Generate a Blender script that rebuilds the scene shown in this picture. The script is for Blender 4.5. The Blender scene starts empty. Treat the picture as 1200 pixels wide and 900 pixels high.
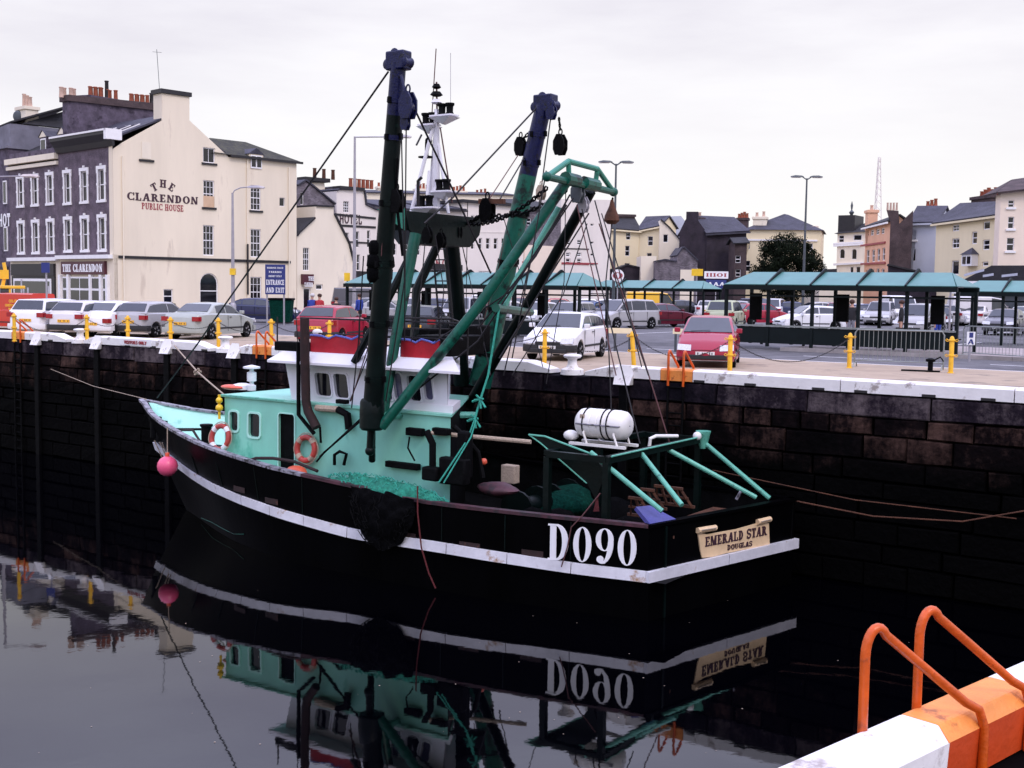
import bpy, math, random
from mathutils import Vector, Matrix, geometry, noise
random.seed(7)
S = bpy.context.scene
COL = S.collection
# ---------------------------------------------------------------- camera
F = 1400.0; TH = math.atan(111.5/F); RHO = 0.0141; CZ = 2.1; ZW = -4.15; ZB = -4.27   # water level; ZB = datum the boat is laid out on before it is set down
COS_T, SIN_T = math.cos(TH), math.sin(TH); COS_R, SIN_R = math.cos(RHO), math.sin(RHO)
cam_d = bpy.data.cameras.new('camera'); cam = bpy.data.objects.new('camera', cam_d); COL.objects.link(cam); S.camera = cam
cam_d.sensor_width = 36; cam_d.lens = F/1200*36; cam_d.clip_start = 0.1; cam_d.clip_end = 4000
R0 = Vector((1,0,0)); U0 = Vector((0,SIN_T,COS_T)); FW = Vector((0,COS_T,-SIN_T))
Rr = R0*COS_R + U0*SIN_R; Uu = U0*COS_R - R0*SIN_R
cam.matrix_world = Matrix(((Rr.x,Uu.x,-FW.x,0),(Rr.y,Uu.y,-FW.y,0),(Rr.z,Uu.z,-FW.z,CZ),(0,0,0,1)))
# ---------------------------------------------------------------- world, sun, exposure
S.view_settings.view_transform = 'Standard'; S.view_settings.look = 'None'; S.view_settings.exposure = 0.0; S.view_settings.gamma = 1.0
W = bpy.data.worlds.new('World'); S.world = W; W.use_nodes = True
wn = W.node_tree.nodes; wl = W.node_tree.links; wn.clear()
wo = wn.new('ShaderNodeOutputWorld'); bg = wn.new('ShaderNodeBackground'); bg.inputs[1].default_value = 1.0
tc = wn.new('ShaderNodeTexCoord'); mp = wn.new('ShaderNodeMapping'); mp.inputs['Scale'].default_value = (1.0,1.0,5.0)
n1 = wn.new('ShaderNodeTexNoise'); n1.inputs['Scale'].default_value = 2.2; n1.inputs['Detail'].default_value = 7; n1.inputs['Roughness'].default_value = .55
rp = wn.new('ShaderNodeValToRGB'); rp.color_ramp.elements[0].position = .36; rp.color_ramp.elements[1].position = .62
rp.color_ramp.elements[0].color = (.74,.70,.77,1); rp.color_ramp.elements[1].color = (.95,.92,.95,1)
sx = wn.new('ShaderNodeSeparateXYZ'); mr = wn.new('ShaderNodeMapRange'); mr.inputs[1].default_value = .05; mr.inputs[2].default_value = .22; mr.inputs[3].default_value = 0; mr.inputs[4].default_value = 1
mx = wn.new('ShaderNodeMix'); mx.data_type = 'RGBA'; mx.inputs[6].default_value = (.97,.94,.93,1)
m2 = wn.new('ShaderNodeMapRange'); m2.inputs[1].default_value = .24; m2.inputs[2].default_value = .46
m3 = wn.new('ShaderNodeMix'); m3.data_type = 'RGBA'; m3.blend_type = 'MULTIPLY'; m3.inputs[7].default_value = (1.80,1.92,2.62,1)
sky = wn.new('ShaderNodeTexSky'); sky.sky_type = 'NISHITA'; sky.sun_disc = False; sky.sun_elevation = math.radians(47); sky.sun_rotation = math.radians(151)
sm = wn.new('ShaderNodeMix'); sm.data_type = 'RGBA'; sm.blend_type = 'ADD'; sm.inputs[0].default_value = .012
wl.new(tc.outputs['Generated'], mp.inputs[0]); wl.new(mp.outputs[0], n1.inputs['Vector']); wl.new(n1.outputs[0], rp.inputs[0])
wl.new(tc.outputs['Generated'], sx.inputs[0]); wl.new(sx.outputs[2], mr.inputs[0]); wl.new(mr.outputs[0], mx.inputs[0]); wl.new(rp.outputs[0], mx.inputs[7])
wl.new(sx.outputs[2], m2.inputs[0]); wl.new(m2.outputs[0], m3.inputs[0]); wl.new(mx.outputs[2], m3.inputs[6]); wl.new(m3.outputs[2], sm.inputs[6]); wl.new(sky.outputs[0], sm.inputs[7]); wl.new(sm.outputs[2], bg.inputs[0]); wl.new(bg.outputs[0], wo.inputs[0])
sd = bpy.data.lights.new('sun','SUN'); sd.energy = 1.0; sd.angle = math.radians(14); sd.color = (1,.88,.70)
sun = bpy.data.objects.new('sun', sd); COL.objects.link(sun)
sun.rotation_euler = Vector((0.30,-0.55,0.68)).normalized().to_track_quat('Z','Y').to_euler(); sun.location = (0,-5,40)

# ---------------------------------------------------------------- pixel to place helpers (authoring aid: real distances are always given)
def ray(px,py):
    dx,dy = px-600,py-450
    a = (dx*COS_R+dy*SIN_R)/F; b = (dy*COS_R-dx*SIN_R)/F
    return Vector((a, COS_T-b*SIN_T, -SIN_T-b*COS_T))
def at(px,py,Y):
    r = ray(px,py); t = Y/r.y; return Vector((r.x*t, Y, CZ+r.z*t))
def atz(px,py,z=0.0):
    r = ray(px,py); t = (z-CZ)/r.z; return Vector((r.x*t, r.y*t, z))

# ---------------------------------------------------------------- materials
MATS = {}
def M(name, col, rough=.6, metal=0.0, var=.18, scale=3.0, bump=.15, stain=None, stain_amt=.5, stain_scale=4.0, stretch=(1,1,1), spec=.5, emit=None, bscale=None, rusty=0, rscale=7):
    if name in MATS: return MATS[name]
    m = bpy.data.materials.new(name); m.use_nodes = True; nt = m.node_tree; N = nt.nodes; L = nt.links
    b = N['Principled BSDF']; b.inputs['Roughness'].default_value = rough; b.inputs['Metallic'].default_value = metal
    b.inputs['Specular IOR Level'].default_value = spec
    t = N.new('ShaderNodeTexCoord'); mp = N.new('ShaderNodeMapping'); mp.inputs['Scale'].default_value = stretch
    L.new(t.outputs['Object'], mp.inputs[0])
    n = N.new('ShaderNodeTexNoise'); n.inputs['Scale'].default_value = scale; n.inputs['Detail'].default_value = 6; n.inputs['Roughness'].default_value = .65
    L.new(mp.outputs[0], n.inputs['Vector'])
    r = N.new('ShaderNodeValToRGB'); r.color_ramp.elements[0].position = .3; r.color_ramp.elements[1].position = .7
    r.color_ramp.elements[0].color = (*[max(0,x*(1-var)) for x in col],1); r.color_ramp.elements[1].color = (*[min(1,x*(1+var)) for x in col],1)
    L.new(n.outputs[0], r.inputs[0]); out = r.outputs[0]
    if stain:
        n2 = N.new('ShaderNodeTexNoise'); n2.inputs['Scale'].default_value = stain_scale; n2.inputs['Detail'].default_value = 8; n2.inputs['Roughness'].default_value = .7
        L.new(mp.outputs[0], n2.inputs['Vector'])
        r2 = N.new('ShaderNodeValToRGB'); p = .75-.35*stain_amt
        r2.color_ramp.elements[0].position = p; r2.color_ramp.elements[1].position = min(1,p+.09)
        L.new(n2.outputs[0], r2.inputs[0])
        x = N.new('ShaderNodeMix'); x.data_type = 'RGBA'; x.inputs[7].default_value = (*stain,1)
        L.new(r2.outputs[0], x.inputs[0]); L.new(out, x.inputs[6]); out = x.outputs[2]
    if rusty:
        m4 = N.new('ShaderNodeMapping'); m4.inputs['Scale'].default_value = (1,1,.35); L.new(t.outputs['Object'], m4.inputs[0])
        n4 = N.new('ShaderNodeTexNoise'); n4.inputs['Scale'].default_value = rscale; n4.inputs['Detail'].default_value = 9; n4.inputs['Roughness'].default_value = .72
        L.new(m4.outputs[0], n4.inputs['Vector']); r4 = N.new('ShaderNodeValToRGB'); r4.color_ramp.elements[0].position = .70-.2*rusty; r4.color_ramp.elements[1].position = .80-.2*rusty
        L.new(n4.outputs[0], r4.inputs[0]); x4 = N.new('ShaderNodeMix'); x4.data_type = 'RGBA'; x4.inputs[7].default_value = (.13,.055,.025,1)
        L.new(r4.outputs[0], x4.inputs[0]); L.new(out, x4.inputs[6]); out = x4.outputs[2]
    L.new(out, b.inputs['Base Color'])
    if bump:
        n3 = N.new('ShaderNodeTexNoise'); n3.inputs['Scale'].default_value = bscale or scale*6; n3.inputs['Detail'].default_value = 5
        L.new(mp.outputs[0], n3.inputs['Vector'])
        bp = N.new('ShaderNodeBump'); bp.inputs['Strength'].default_value = bump; bp.inputs['Distance'].default_value = .02
        L.new(n3.outputs[0], bp.inputs['Height']); L.new(bp.outputs[0], b.inputs['Normal'])
    if emit: b.inputs['Emission Color'].default_value = (*emit,1); b.inputs['Emission Strength'].default_value = 1
    MATS[name] = m; return m
def MBrick(name, c1, c2, mortar, scale, bw=.5, bh=.25, rough=.85, bump=.4, ms=.02):
    m = bpy.data.materials.new(name); m.use_nodes = True; N = m.node_tree.nodes; L = m.node_tree.links; b = N['Principled BSDF']
    b.inputs['Roughness'].default_value = rough
    t = N.new('ShaderNodeTexCoord'); g = N.new('ShaderNodeSeparateXYZ'); a = N.new('ShaderNodeMath'); a.operation = 'ADD'; cb = N.new('ShaderNodeCombineXYZ')
    L.new(t.outputs['Object'], g.inputs[0]); L.new(g.outputs[0], a.inputs[0]); L.new(g.outputs[1], a.inputs[1]); L.new(a.outputs[0], cb.inputs[0]); L.new(g.outputs[2], cb.inputs[1])
    k = N.new('ShaderNodeTexBrick'); k.inputs['Scale'].default_value = scale; k.inputs['Brick Width'].default_value = bw; k.inputs['Row Height'].default_value = bh; k.inputs['Mortar Size'].default_value = ms
    k.inputs['Color1'].default_value = (*c1,1); k.inputs['Color2'].default_value = (*c2,1); k.inputs['Mortar'].default_value = (*mortar,1)
    L.new(cb.outputs[0], k.inputs['Vector'])
    n = N.new('ShaderNodeTexNoise'); n.inputs['Scale'].default_value = 1.3; n.inputs['Detail'].default_value = 8; L.new(t.outputs['Object'], n.inputs['Vector'])
    mr = N.new('ShaderNodeMapRange'); mr.inputs[1].default_value = .3; mr.inputs[2].default_value = .7; mr.inputs[3].default_value = .6; mr.inputs[4].default_value = 1.35; L.new(n.outputs[0], mr.inputs[0])
    x = N.new('ShaderNodeMix'); x.data_type = 'RGBA'; x.blend_type = 'MULTIPLY'; x.inputs[0].default_value = 1; L.new(k.outputs[0], x.inputs[6]); L.new(mr.outputs[0], x.inputs[7])
    L.new(x.outputs[2], b.inputs['Base Color'])
    bp = N.new('ShaderNodeBump'); bp.inputs['Strength'].default_value = bump; bp.inputs['Distance'].default_value = .03; L.new(k.outputs[1], bp.inputs['Height']); bp.invert = True
    L.new(bp.outputs[0], b.inputs['Normal']); MATS[name] = m; return m
rust = (.16,.05,.02)
M('asphalt',(.115,.11,.118),.9,var=.35,scale=1.1,bump=.8,stain=(.06,.058,.065),stain_amt=.62,stain_scale=.12,bscale=30)
M('apron',(.38,.29,.205),.9,var=.25,scale=.5,bump=.4,stain=(.22,.175,.13),stain_amt=.6,stain_scale=.5,bscale=25)
M('pavement',(.33,.28,.27),.9,var=.2,scale=.6,bump=.3)
M('kerb_stone',(.30,.27,.26),.85,var=.25,scale=2)
M('kerb_white',(.80,.77,.76),.6,var=.09,scale=2,bump=.3,stain=(.36,.31,.29),stain_amt=.53,stain_scale=2.2,rusty=.30,rscale=5)
M('kerb_orange_shade',(.55,.055,.004),.55,var=.15,scale=3,bump=.3,stain=(.3,.03,.01),stain_amt=.4,stain_scale=5)  # inner face of the orange kerb: its shade put into a redder, darker colour
M('kerb_orange',(.78,.26,.05),.55,var=.2,scale=3,bump=.4,stain=(.42,.12,.03),stain_amt=.5,stain_scale=5,rusty=.3,rscale=14)
M('tube_orange',(.58,.085,.005),.33,var=.22,scale=6,bump=.25,stain=(.30,.05,.012),stain_amt=.5,stain_scale=9,rusty=.42,rscale=16)
M('yellow',(.80,.44,.02),.5,var=.15,scale=5,bump=.1,stain=(.35,.14,.03),stain_amt=.35,stain_scale=9)
M('white',(.80,.79,.80),.45,var=.06,scale=3,bump=.06)
M('white_rust',(.66,.65,.69),.45,var=.15,scale=2,bump=.3,stain=(.36,.20,.09),stain_amt=.47,stain_scale=1.9,rusty=.35,rscale=4)
M('chain_black',(.02,.018,.02),.5,metal=.4,var=.4)
M('cream',(.78,.68,.53),.85,var=.09,scale=.25,bump=.15,stain=(.64,.54,.42),stain_amt=.47,stain_scale=.5,stretch=(1.6,1.6,.28),rusty=.12,rscale=2.5)
M('cream_pale',(.80,.71,.57),.85,var=.08,scale=.4,bump=.1,stain=(.60,.53,.45),stain_amt=.45,stain_scale=.4,stretch=(1,1,.35))
M('cream_yellow',(.80,.68,.45),.85,var=.08,scale=.4,bump=.1,stain=(.58,.50,.35),stain_amt=.4,stain_scale=.4,stretch=(1,1,.35))
M('lilac_white',(.77,.70,.64),.85,var=.08,scale=.3,bump=.1,stain=(.56,.52,.54),stain_amt=.42,stain_scale=.35,stretch=(1,1,.35))
M('blush',(.80,.67,.55),.85,var=.08,scale=.4,bump=.1)
M('orange_wall',(.74,.42,.27),.85,var=.12,scale=.5,bump=.1)
M('grey_blue',(.46,.48,.56),.85,var=.1,scale=.5,bump=.1)
MBrick('purple_brick',(.12,.085,.11),(.065,.045,.065),(.26,.22,.25),6,rough=.9)
MBrick('dark_brick',(.022,.016,.026),(.035,.024,.035),(.03,.025,.03),7,rough=.95)
MBrick('brown_brick',(.085,.055,.055),(.05,.032,.035),(.09,.07,.07),7,rough=.95)
MBrick('rubble',(.22,.19,.22),(.12,.10,.12),(.16,.14,.15),3.2,bw=.6,bh=.32,rough=.95,bump=.7,ms=.04)
MBrick('slate',(.052,.048,.07),(.03,.028,.045),(.02,.02,.028),3.5,bw=.4,bh=.22,rough=.7,bump=.3)
MBrick('slate_dark',(.018,.017,.022),(.03,.027,.03),(.01,.01,.012),3.5,bw=.4,bh=.22,rough=.8,bump=.3)
MBrick('slate_moss',(.022,.02,.02),(.075,.072,.035),(.012,.012,.012),3.5,bw=.4,bh=.22,rough=.9,bump=.3)
M('grey_render',(.17,.165,.20),.9,var=.3,scale=.8,bump=.2)
M('purple_render',(.095,.075,.105),.95,var=.5,scale=1.6,bump=.5,stain=(.035,.026,.04),stain_amt=.62,stain_scale=1.2)
M('trim_white',(.82,.80,.80),.6,var=.05,scale=3,bump=0)
M('trim_black',(.012,.010,.012),.5,var=.3,bump=0)
M('maroon',(.07,.008,.02),.45,var=.2,bump=0)
M('terracotta',(.30,.08,.04),.85,var=.3,scale=4)
M('buff_pot',(.55,.38,.30),.85,var=.2,scale=4)
M('pane_lilac',(.10,.10,.17),.1,var=.6,scale=2,bump=0)  # lilac reflection on some wheelhouse windows, put into the pane colour
M('pane',(.008,.008,.012),.06,var=.5,scale=1.2,bump=0,spec=.6)
M('curtain',(.45,.43,.45),.8,var=.4,scale=4,bump=0)
M('board',(.62,.42,.27),.8,var=.1,scale=2)
M('door_dark',(.012,.01,.012),.5,bump=0)
M('sign_navy',(.02,.03,.16),.4,var=.1,bump=0)
M('letter_white',(.85,.84,.86),.5,var=.03,bump=0)
M('letter_dark',(.05,.018,.03),.6,var=.1,bump=0)
M('letter_red',(.32,.05,.06),.6,var=.1,bump=0)
M('galv',(.35,.33,.36),.45,metal=.3,var=.15,scale=3,bump=.1)
M('galv_dark',(.07,.08,.09),.5,metal=.2,var=.2)
M('lamp_glass',(.55,.48,.47),.3,bump=0)
M('shelter_green',(.075,.21,.19),.45,var=.12,scale=1.5,bump=.05)
M('shelter_frame',(.004,.008,.009),.5,bump=0,spec=.15)
M('rail_grey',(.25,.27,.26),.4,metal=.4,var=.2,scale=4)
M('tyre',(.006,.006,.007),.8,bump=0,spec=.1)
M('hubcap',(.42,.42,.44),.35,metal=.6,var=.1,bump=0)
M('bumper_black',(.014,.014,.016),.6,bump=0)
M('headlamp',(.62,.62,.66),.12,var=.2,scale=20,bump=0)
M('taillamp',(.30,.008,.015),.2,var=.2,bump=0)
M('car_glass',(.02,.025,.035),.05,var=.3,scale=3,bump=0,spec=.8)
M('plate_yellow',(.80,.42,.03),.4,bump=0); M('plate_white',(.75,.75,.75),.4,bump=0)
M('bark',(.04,.03,.025),.9,scale=8,bump=.6)
M('leaf',(.007,.011,.005),.8,var=.6,scale=1.2,bump=0,spec=.08)
# boat
M('hull_black',(.0012,.0012,.0016),.34,var=.5,scale=.8,bump=.2,stain=(.014,.008,.007),stain_amt=.24,stain_scale=1.6,stretch=(1,1,.3),spec=.02)
M('rail_line',(.26,.25,.29),.5,var=.4,scale=5,stain=(.02,.015,.02),stain_amt=.75,stain_scale=6)
M('rail_red',(.06,.018,.027),.6,var=.5,scale=5,stain=(.02,.012,.015),stain_amt=.7,stain_scale=4)
M('teal_pale',(.24,.60,.47),.45,var=.10,scale=1.4,bump=.2,stain=(.11,.44,.32),stain_amt=.5,stain_scale=1.1,stretch=(1,1,.5),rusty=.28,rscale=4)
M('teal_paler',(.44,.78,.67),.45,var=.06,scale=1.4,bump=.15,stain=(.28,.62,.52),stain_amt=.45,stain_scale=1.4)
M('green_steel',(.004,.095,.062),.4,var=.4,scale=2,bump=.25,stain=(.002,.014,.012),stain_amt=.66,stain_scale=2.0,spec=.35,rusty=.35,rscale=5)
M('green_bright',(.012,.20,.13),.4,var=.2,scale=2,bump=.2,stain=(.01,.10,.07),stain_amt=.5,stain_scale=2.6)
M('green_black',(.0015,.005,.0045),.42,var=.5,scale=2,bump=.3,stain=(.006,.028,.022),stain_amt=.3,stain_scale=3,spec=.15)
M('strut_teal',(.12,.42,.31),.4,var=.2,scale=5,bump=.15,stain=(.02,.10,.08),stain_amt=.5,stain_scale=7,rusty=.3)
M('blue_steel',(.003,.005,.05),.35,var=.6,scale=5,bump=.4,stain=(.002,.002,.01),stain_amt=.65,stain_scale=5,spec=.3)
M('blue_plate',(.05,.05,.22),.5,var=.2,scale=3,bump=.2)
M('wheel_white',(.74,.72,.76),.4,var=.05,scale=1.5,bump=.08,stain=(.5,.42,.36),stain_amt=.3,stain_scale=3,rusty=.22,rscale=5)
M('rust_pipe',(.018,.005,.005),.8,var=.5,scale=6,bump=.5,stain=(.10,.03,.015),stain_amt=.4,stain_scale=8)
M('rust_iron',(.085,.03,.014),.85,var=.5,scale=4,bump=.6)
M('net_dark_green',(.003,.035,.024),.9,var=.6,scale=14,bump=1,bscale=60,spec=.05)
M('net_green',(.012,.20,.13),.85,var=.5,scale=14,bump=1,bscale=60)
M('net_black',(.0025,.0025,.003),.9,var=.5,scale=14,bump=1,bscale=50,spec=.04)
M('rope_beige',(.42,.33,.25),.85,var=.3,scale=30,bump=.5)
M('rope_green',(.03,.30,.22),.85,var=.3,scale=20,bump=.5)
M('rope_blue',(.12,.15,.50),.85,var=.3,scale=20,bump=.5)
M('rope_red',(.10,.012,.014),.85,var=.3,scale=20,bump=.5)
M('wire_dark',(.012,.010,.012),.6,metal=.3,bump=0)
M('wire_red',(.10,.035,.035),.6,metal=.2,bump=0)
M('black_gear',(.003,.003,.0035),.6,var=.5,scale=4,bump=.4,spec=.06)
M('pink_buoy',(.80,.10,.22),.35,var=.08,scale=3,bump=.05)
M('orange_buoy',(.75,.12,.06),.4,bump=0)
M('lifebuoy_red',(.40,.045,.035),.5,var=.2,scale=5)
M('red_canvas',(.40,.006,.018),.6,var=.2,scale=2,bump=.3,stain=(.25,.006,.015),stain_amt=.4,stain_scale=3)
M('raft_white',(.80,.77,.74),.4,var=.05,scale=3,bump=.05,stain=(.5,.42,.36),stain_amt=.3,stain_scale=4)
M('scroll',(.78,.56,.33),.5,var=.12,scale=3,bump=.05,stain=(.62,.40,.22),stain_amt=.4,stain_scale=4)
M('yellow_lamp',(.80,.50,.02),.35,bump=0)
M('skin',(.5,.28,.2),.6,bump=0); M('hair_brown',(.05,.02,.012),.8); M('hair_grey',(.55,.52,.52),.8)
M('cloth_blue',(.02,.045,.28),.8); M('cloth_red',(.42,.02,.03),.8); M('cloth_black',(.012,.011,.014),.8); M('cloth_grey',(.2,.2,.23),.8)
def quay_mat(name, c1, c2, c3, alg):
    m = bpy.data.materials.new(name); m.use_nodes = True; N = m.node_tree.nodes; L = m.node_tree.links; b = N['Principled BSDF']; b.inputs['Roughness'].default_value = .8
    b.inputs['Specular IOR Level'].default_value = .04
    g = N.new('ShaderNodeNewGeometry'); oi = N.new('ShaderNodeObjectInfo')
    n = N.new('ShaderNodeTexNoise'); n.inputs['Scale'].default_value = 1.1; n.inputs['Detail'].default_value = 10; n.inputs['Roughness'].default_value = .75; L.new(g.outputs['Position'], n.inputs['Vector'])
    mpp = N.new('ShaderNodeMapping'); mpp.inputs['Scale'].default_value = (2.2,2.2,.22); L.new(g.outputs['Position'], mpp.inputs[0])
    ns = N.new('ShaderNodeTexNoise'); ns.inputs['Scale'].default_value = 1.0; ns.inputs['Detail'].default_value = 6; ns.inputs['Roughness'].default_value = .7; L.new(mpp.outputs[0], ns.inputs['Vector'])
    nf = N.new('ShaderNodeTexNoise'); nf.inputs['Scale'].default_value = 9; nf.inputs['Detail'].default_value = 8; nf.inputs['Roughness'].default_value = .8; L.new(g.outputs['Position'], nf.inputs['Vector'])
    a0 = N.new('ShaderNodeMath'); a0.operation = 'MULTIPLY_ADD'; a0.inputs[1].default_value = .55; L.new(ns.outputs[0], a0.inputs[0]); L.new(n.outputs[0], a0.inputs[2])
    a1 = N.new('ShaderNodeMath'); a1.operation = 'MULTIPLY_ADD'; a1.inputs[1].default_value = .45; L.new(nf.outputs[0], a1.inputs[0]); L.new(a0.outputs[0], a1.inputs[2])
    a3 = N.new('ShaderNodeMath'); a3.operation = 'SUBTRACT'; a3.inputs[1].default_value = .50; L.new(a1.outputs[0], a3.inputs[0])
    ad = N.new('ShaderNodeMath'); ad.operation = 'MULTIPLY_ADD'; ad.inputs[1].default_value = .26; L.new(oi.outputs['Random'], ad.inputs[0]); L.new(a3.outputs[0], ad.inputs[2])
    r = N.new('ShaderNodeValToRGB'); e = r.color_ramp.elements; e[0].position = .45; e[0].color = (*c1,1); e[1].position = .88; e[1].color = (*c3,1); k = e.new(.64); k.color = (*c2,1)
    L.new(ad.outputs[0], r.inputs[0])
    sp = N.new('ShaderNodeSeparateXYZ'); L.new(g.outputs['Position'], sp.inputs[0])
    a2 = N.new('ShaderNodeMath'); a2.operation = 'MULTIPLY_ADD'; a2.inputs[1].default_value = 1.5; L.new(n.outputs[0], a2.inputs[0]); L.new(sp.outputs[2], a2.inputs[2])
    mr = N.new('ShaderNodeMapRange'); mr.inputs[1].default_value = -.95; mr.inputs[2].default_value = .1; L.new(a2.outputs[0], mr.inputs[0])
    x = N.new('ShaderNodeMix'); x.data_type = 'RGBA'; x.inputs[6].default_value = (*alg,1); L.new(mr.outputs[0], x.inputs[0]); L.new(r.outputs[0], x.inputs[7])
    L.new(x.outputs[2], b.inputs['Base Color'])
    n3 = N.new('ShaderNodeTexNoise'); n3.inputs['Scale'].default_value = 7; n3.inputs['Detail'].default_value = 8; L.new(g.outputs['Position'], n3.inputs['Vector'])
    bp = N.new('ShaderNodeBump'); bp.inputs['Strength'].default_value = .8; bp.inputs['Distance'].default_value = .05; L.new(n3.outputs[0], bp.inputs['Height']); L.new(bp.outputs[0], b.inputs['Normal'])
    MATS[name] = m
quay_mat('quay_block',(.002,.0015,.002),(.007,.004,.0045),(.075,.042,.034),(.0006,.0005,.0006))
quay_mat('quay_coping',(.006,.005,.008),(.018,.013,.019),(.12,.095,.10),(.01,.008,.01))
M('quay_back',(.003,.0025,.003),.9,spec=.02)
def water_mat():
    m = bpy.data.materials.new('water'); m.use_nodes = True; N = m.node_tree.nodes; L = m.node_tree.links; b = N['Principled BSDF']
    b.inputs['Base Color'].default_value = (.0003,.0003,.0009,1); b.inputs['Roughness'].default_value = .025; b.inputs['IOR'].default_value = 1.33
    g = N.new('ShaderNodeNewGeometry'); n = N.new('ShaderNodeTexNoise'); n.inputs['Scale'].default_value = .9; n.inputs['Detail'].default_value = 4
    n2 = N.new('ShaderNodeTexNoise'); n2.inputs['Scale'].default_value = 6; n2.inputs['Detail'].default_value = 3
    L.new(g.outputs['Position'], n.inputs['Vector']); L.new(g.outputs['Position'], n2.inputs['Vector'])
    a = N.new('ShaderNodeMath'); a.operation = 'MULTIPLY_ADD'; a.inputs[1].default_value = .12; L.new(n2.outputs[0], a.inputs[0]); L.new(n.outputs[0], a.inputs[2])
    bp = N.new('ShaderNodeBump'); bp.inputs['Strength'].default_value = .10; bp.inputs['Distance'].default_value = .02; L.new(a.outputs[0], bp.inputs['Height']); L.new(bp.outputs[0], b.inputs['Normal'])
    MATS['water'] = m
water_mat()

# ---------------------------------------------------------------- mesh builder
class MB:
    def __init__(s): s.v=[]; s.f=[]; s.m=[]
    def add(s, vs, fs, mi=0):
        o=len(s.v); s.v += [Vector(v) for v in vs]; s.f += [tuple(i+o for i in f) for f in fs]; s.m += [mi]*len(fs); return s
    def box(s, a, b, mi=0):
        x0,y0,z0=a; x1,y1,z1=b
        if x0>x1:x0,x1=x1,x0
        if y0>y1:y0,y1=y1,y0
        if z0>z1:z0,z1=z1,z0
        return s.add([(x0,y0,z0),(x1,y0,z0),(x1,y1,z0),(x0,y1,z0),(x0,y0,z1),(x1,y0,z1),(x1,y1,z1),(x0,y1,z1)],[(0,3,2,1),(4,5,6,7),(0,1,5,4),(1,2,6,5),(2,3,7,6),(3,0,4,7)],mi)
    def bar(s, p, q, w, h, mi=0, up=(0,0,1)):
        p=Vector(p);q=Vector(q);d=(q-p).normalized();u=Vector(up)
        if abs(d.dot(u))>.98:u=Vector((1,0,0))
        r=d.cross(u).normalized();u=r.cross(d); r*=w/2;u*=h/2
        return s.add([p-r-u,p+r-u,p+r+u,p-r+u,q-r-u,q+r-u,q+r+u,q-r+u],[(0,1,2,3),(7,6,5,4),(0,4,5,1),(1,5,6,2),(2,6,7,3),(3,7,4,0)],mi)
    def path(s, pts, r, n=8, mi=0, closed=False, r2=None):
        P=[Vector(p) for p in pts]; k=len(P); rings=[]; u=None
        for i,p in enumerate(P):
            a=P[(i-1)%k] if (closed or i>0) else p; b=P[(i+1)%k] if (closed or i<k-1) else p
            d=(b-a).normalized()
            if u is None:
                u=Vector((0,0,1)) if abs(d.z)<.9 else Vector((1,0,0))
            u=(u-d*u.dot(d)); u=u.normalized() if u.length>1e-5 else d.orthogonal().normalized(); w=d.cross(u)
            rr = r if r2 is None else r+(r2-r)*i/(k-1)
            rings.append([p+u*(math.cos(2*math.pi*j/n)*rr)+w*(math.sin(2*math.pi*j/n)*rr) for j in range(n)])
        vs=[v for g in rings for v in g]; fs=[]
        for i in range(k if closed else k-1):
            for j in range(n):
                a=i*n+j;b=i*n+(j+1)%n;c=((i+1)%k)*n+(j+1)%n;d=((i+1)%k)*n+j; fs.append((a,b,c,d))
        if not closed: fs.append(tuple(range(n))[::-1]); fs.append(tuple((k-1)*n+j for j in range(n)))
        return s.add(vs,fs,mi)
    def tube(s,p,q,r,n=10,mi=0,r2=None): return s.path([p,q],r,n,mi,False,r2)
    def lathe(s, prof, c=(0,0,0), n=14, mi=0, axis=None):
        c=Vector(c); A=Vector(axis).normalized() if axis else Vector((0,0,1)); X=A.orthogonal().normalized(); Y=A.cross(X)
        vs=[];fs=[]
        for r,z in prof:
            for j in range(n):
                t=2*math.pi*j/n; vs.append(c+A*z+X*(r*math.cos(t))+Y*(r*math.sin(t)))
        for i in range(len(prof)-1):
            for j in range(n): fs.append((i*n+j,i*n+(j+1)%n,(i+1)*n+(j+1)%n,(i+1)*n+j))
        fs.append(tuple(range(n))[::-1]); fs.append(tuple((len(prof)-1)*n+j for j in range(n)))
        return s.add(vs,fs,mi)
    def ball(s,c,r,mi=0,n=14,sc=(1,1,1)):
        c=Vector(c);vs=[];fs=[];k=8
        for i in range(1,k):
            a=math.pi*i/k
            for j in range(n):
                t=2*math.pi*j/n; vs.append(c+Vector((r*sc[0]*math.sin(a)*math.cos(t),r*sc[1]*math.sin(a)*math.sin(t),r*sc[2]*math.cos(a))))
        for i in range(k-2):
            for j in range(n): fs.append((i*n+j,(i+1)*n+j,(i+1)*n+(j+1)%n,i*n+(j+1)%n))
        t0=len(vs);vs.append(c+Vector((0,0,r*sc[2])));vs.append(c-Vector((0,0,r*sc[2])))
        for j in range(n): fs.append((t0,j,(j+1)%n)); fs.append((t0+1,(k-2)*n+(j+1)%n,(k-2)*n+j))
        return s.add(vs,fs,mi)
    def prism(s, poly, fn, t0, t1, holes=(), mi=0):
        """poly in 2D; fn(u,v,t)->3D; closed slab from t0 to t1 with holes"""
        loops=[list(poly)]+[list(h) for h in holes]
        flat=[p for l in loops for p in l]
        tris=geometry.tessellate_polygon([[Vector((p[0],p[1],0)) for p in l] for l in loops])
        n=len(flat); vs=[fn(p[0],p[1],t0) for p in flat]+[fn(p[0],p[1],t1) for p in flat]
        fs=[tuple(t) for t in tris]+[tuple(i+n for i in reversed(t)) for t in tris]; o=0
        for l in loops:
            k=len(l)
            for i in range(k): a=o+i;b=o+(i+1)%k; fs.append((a,b,b+n,a+n))
            o+=k
        return s.add(vs,fs,mi)
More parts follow.
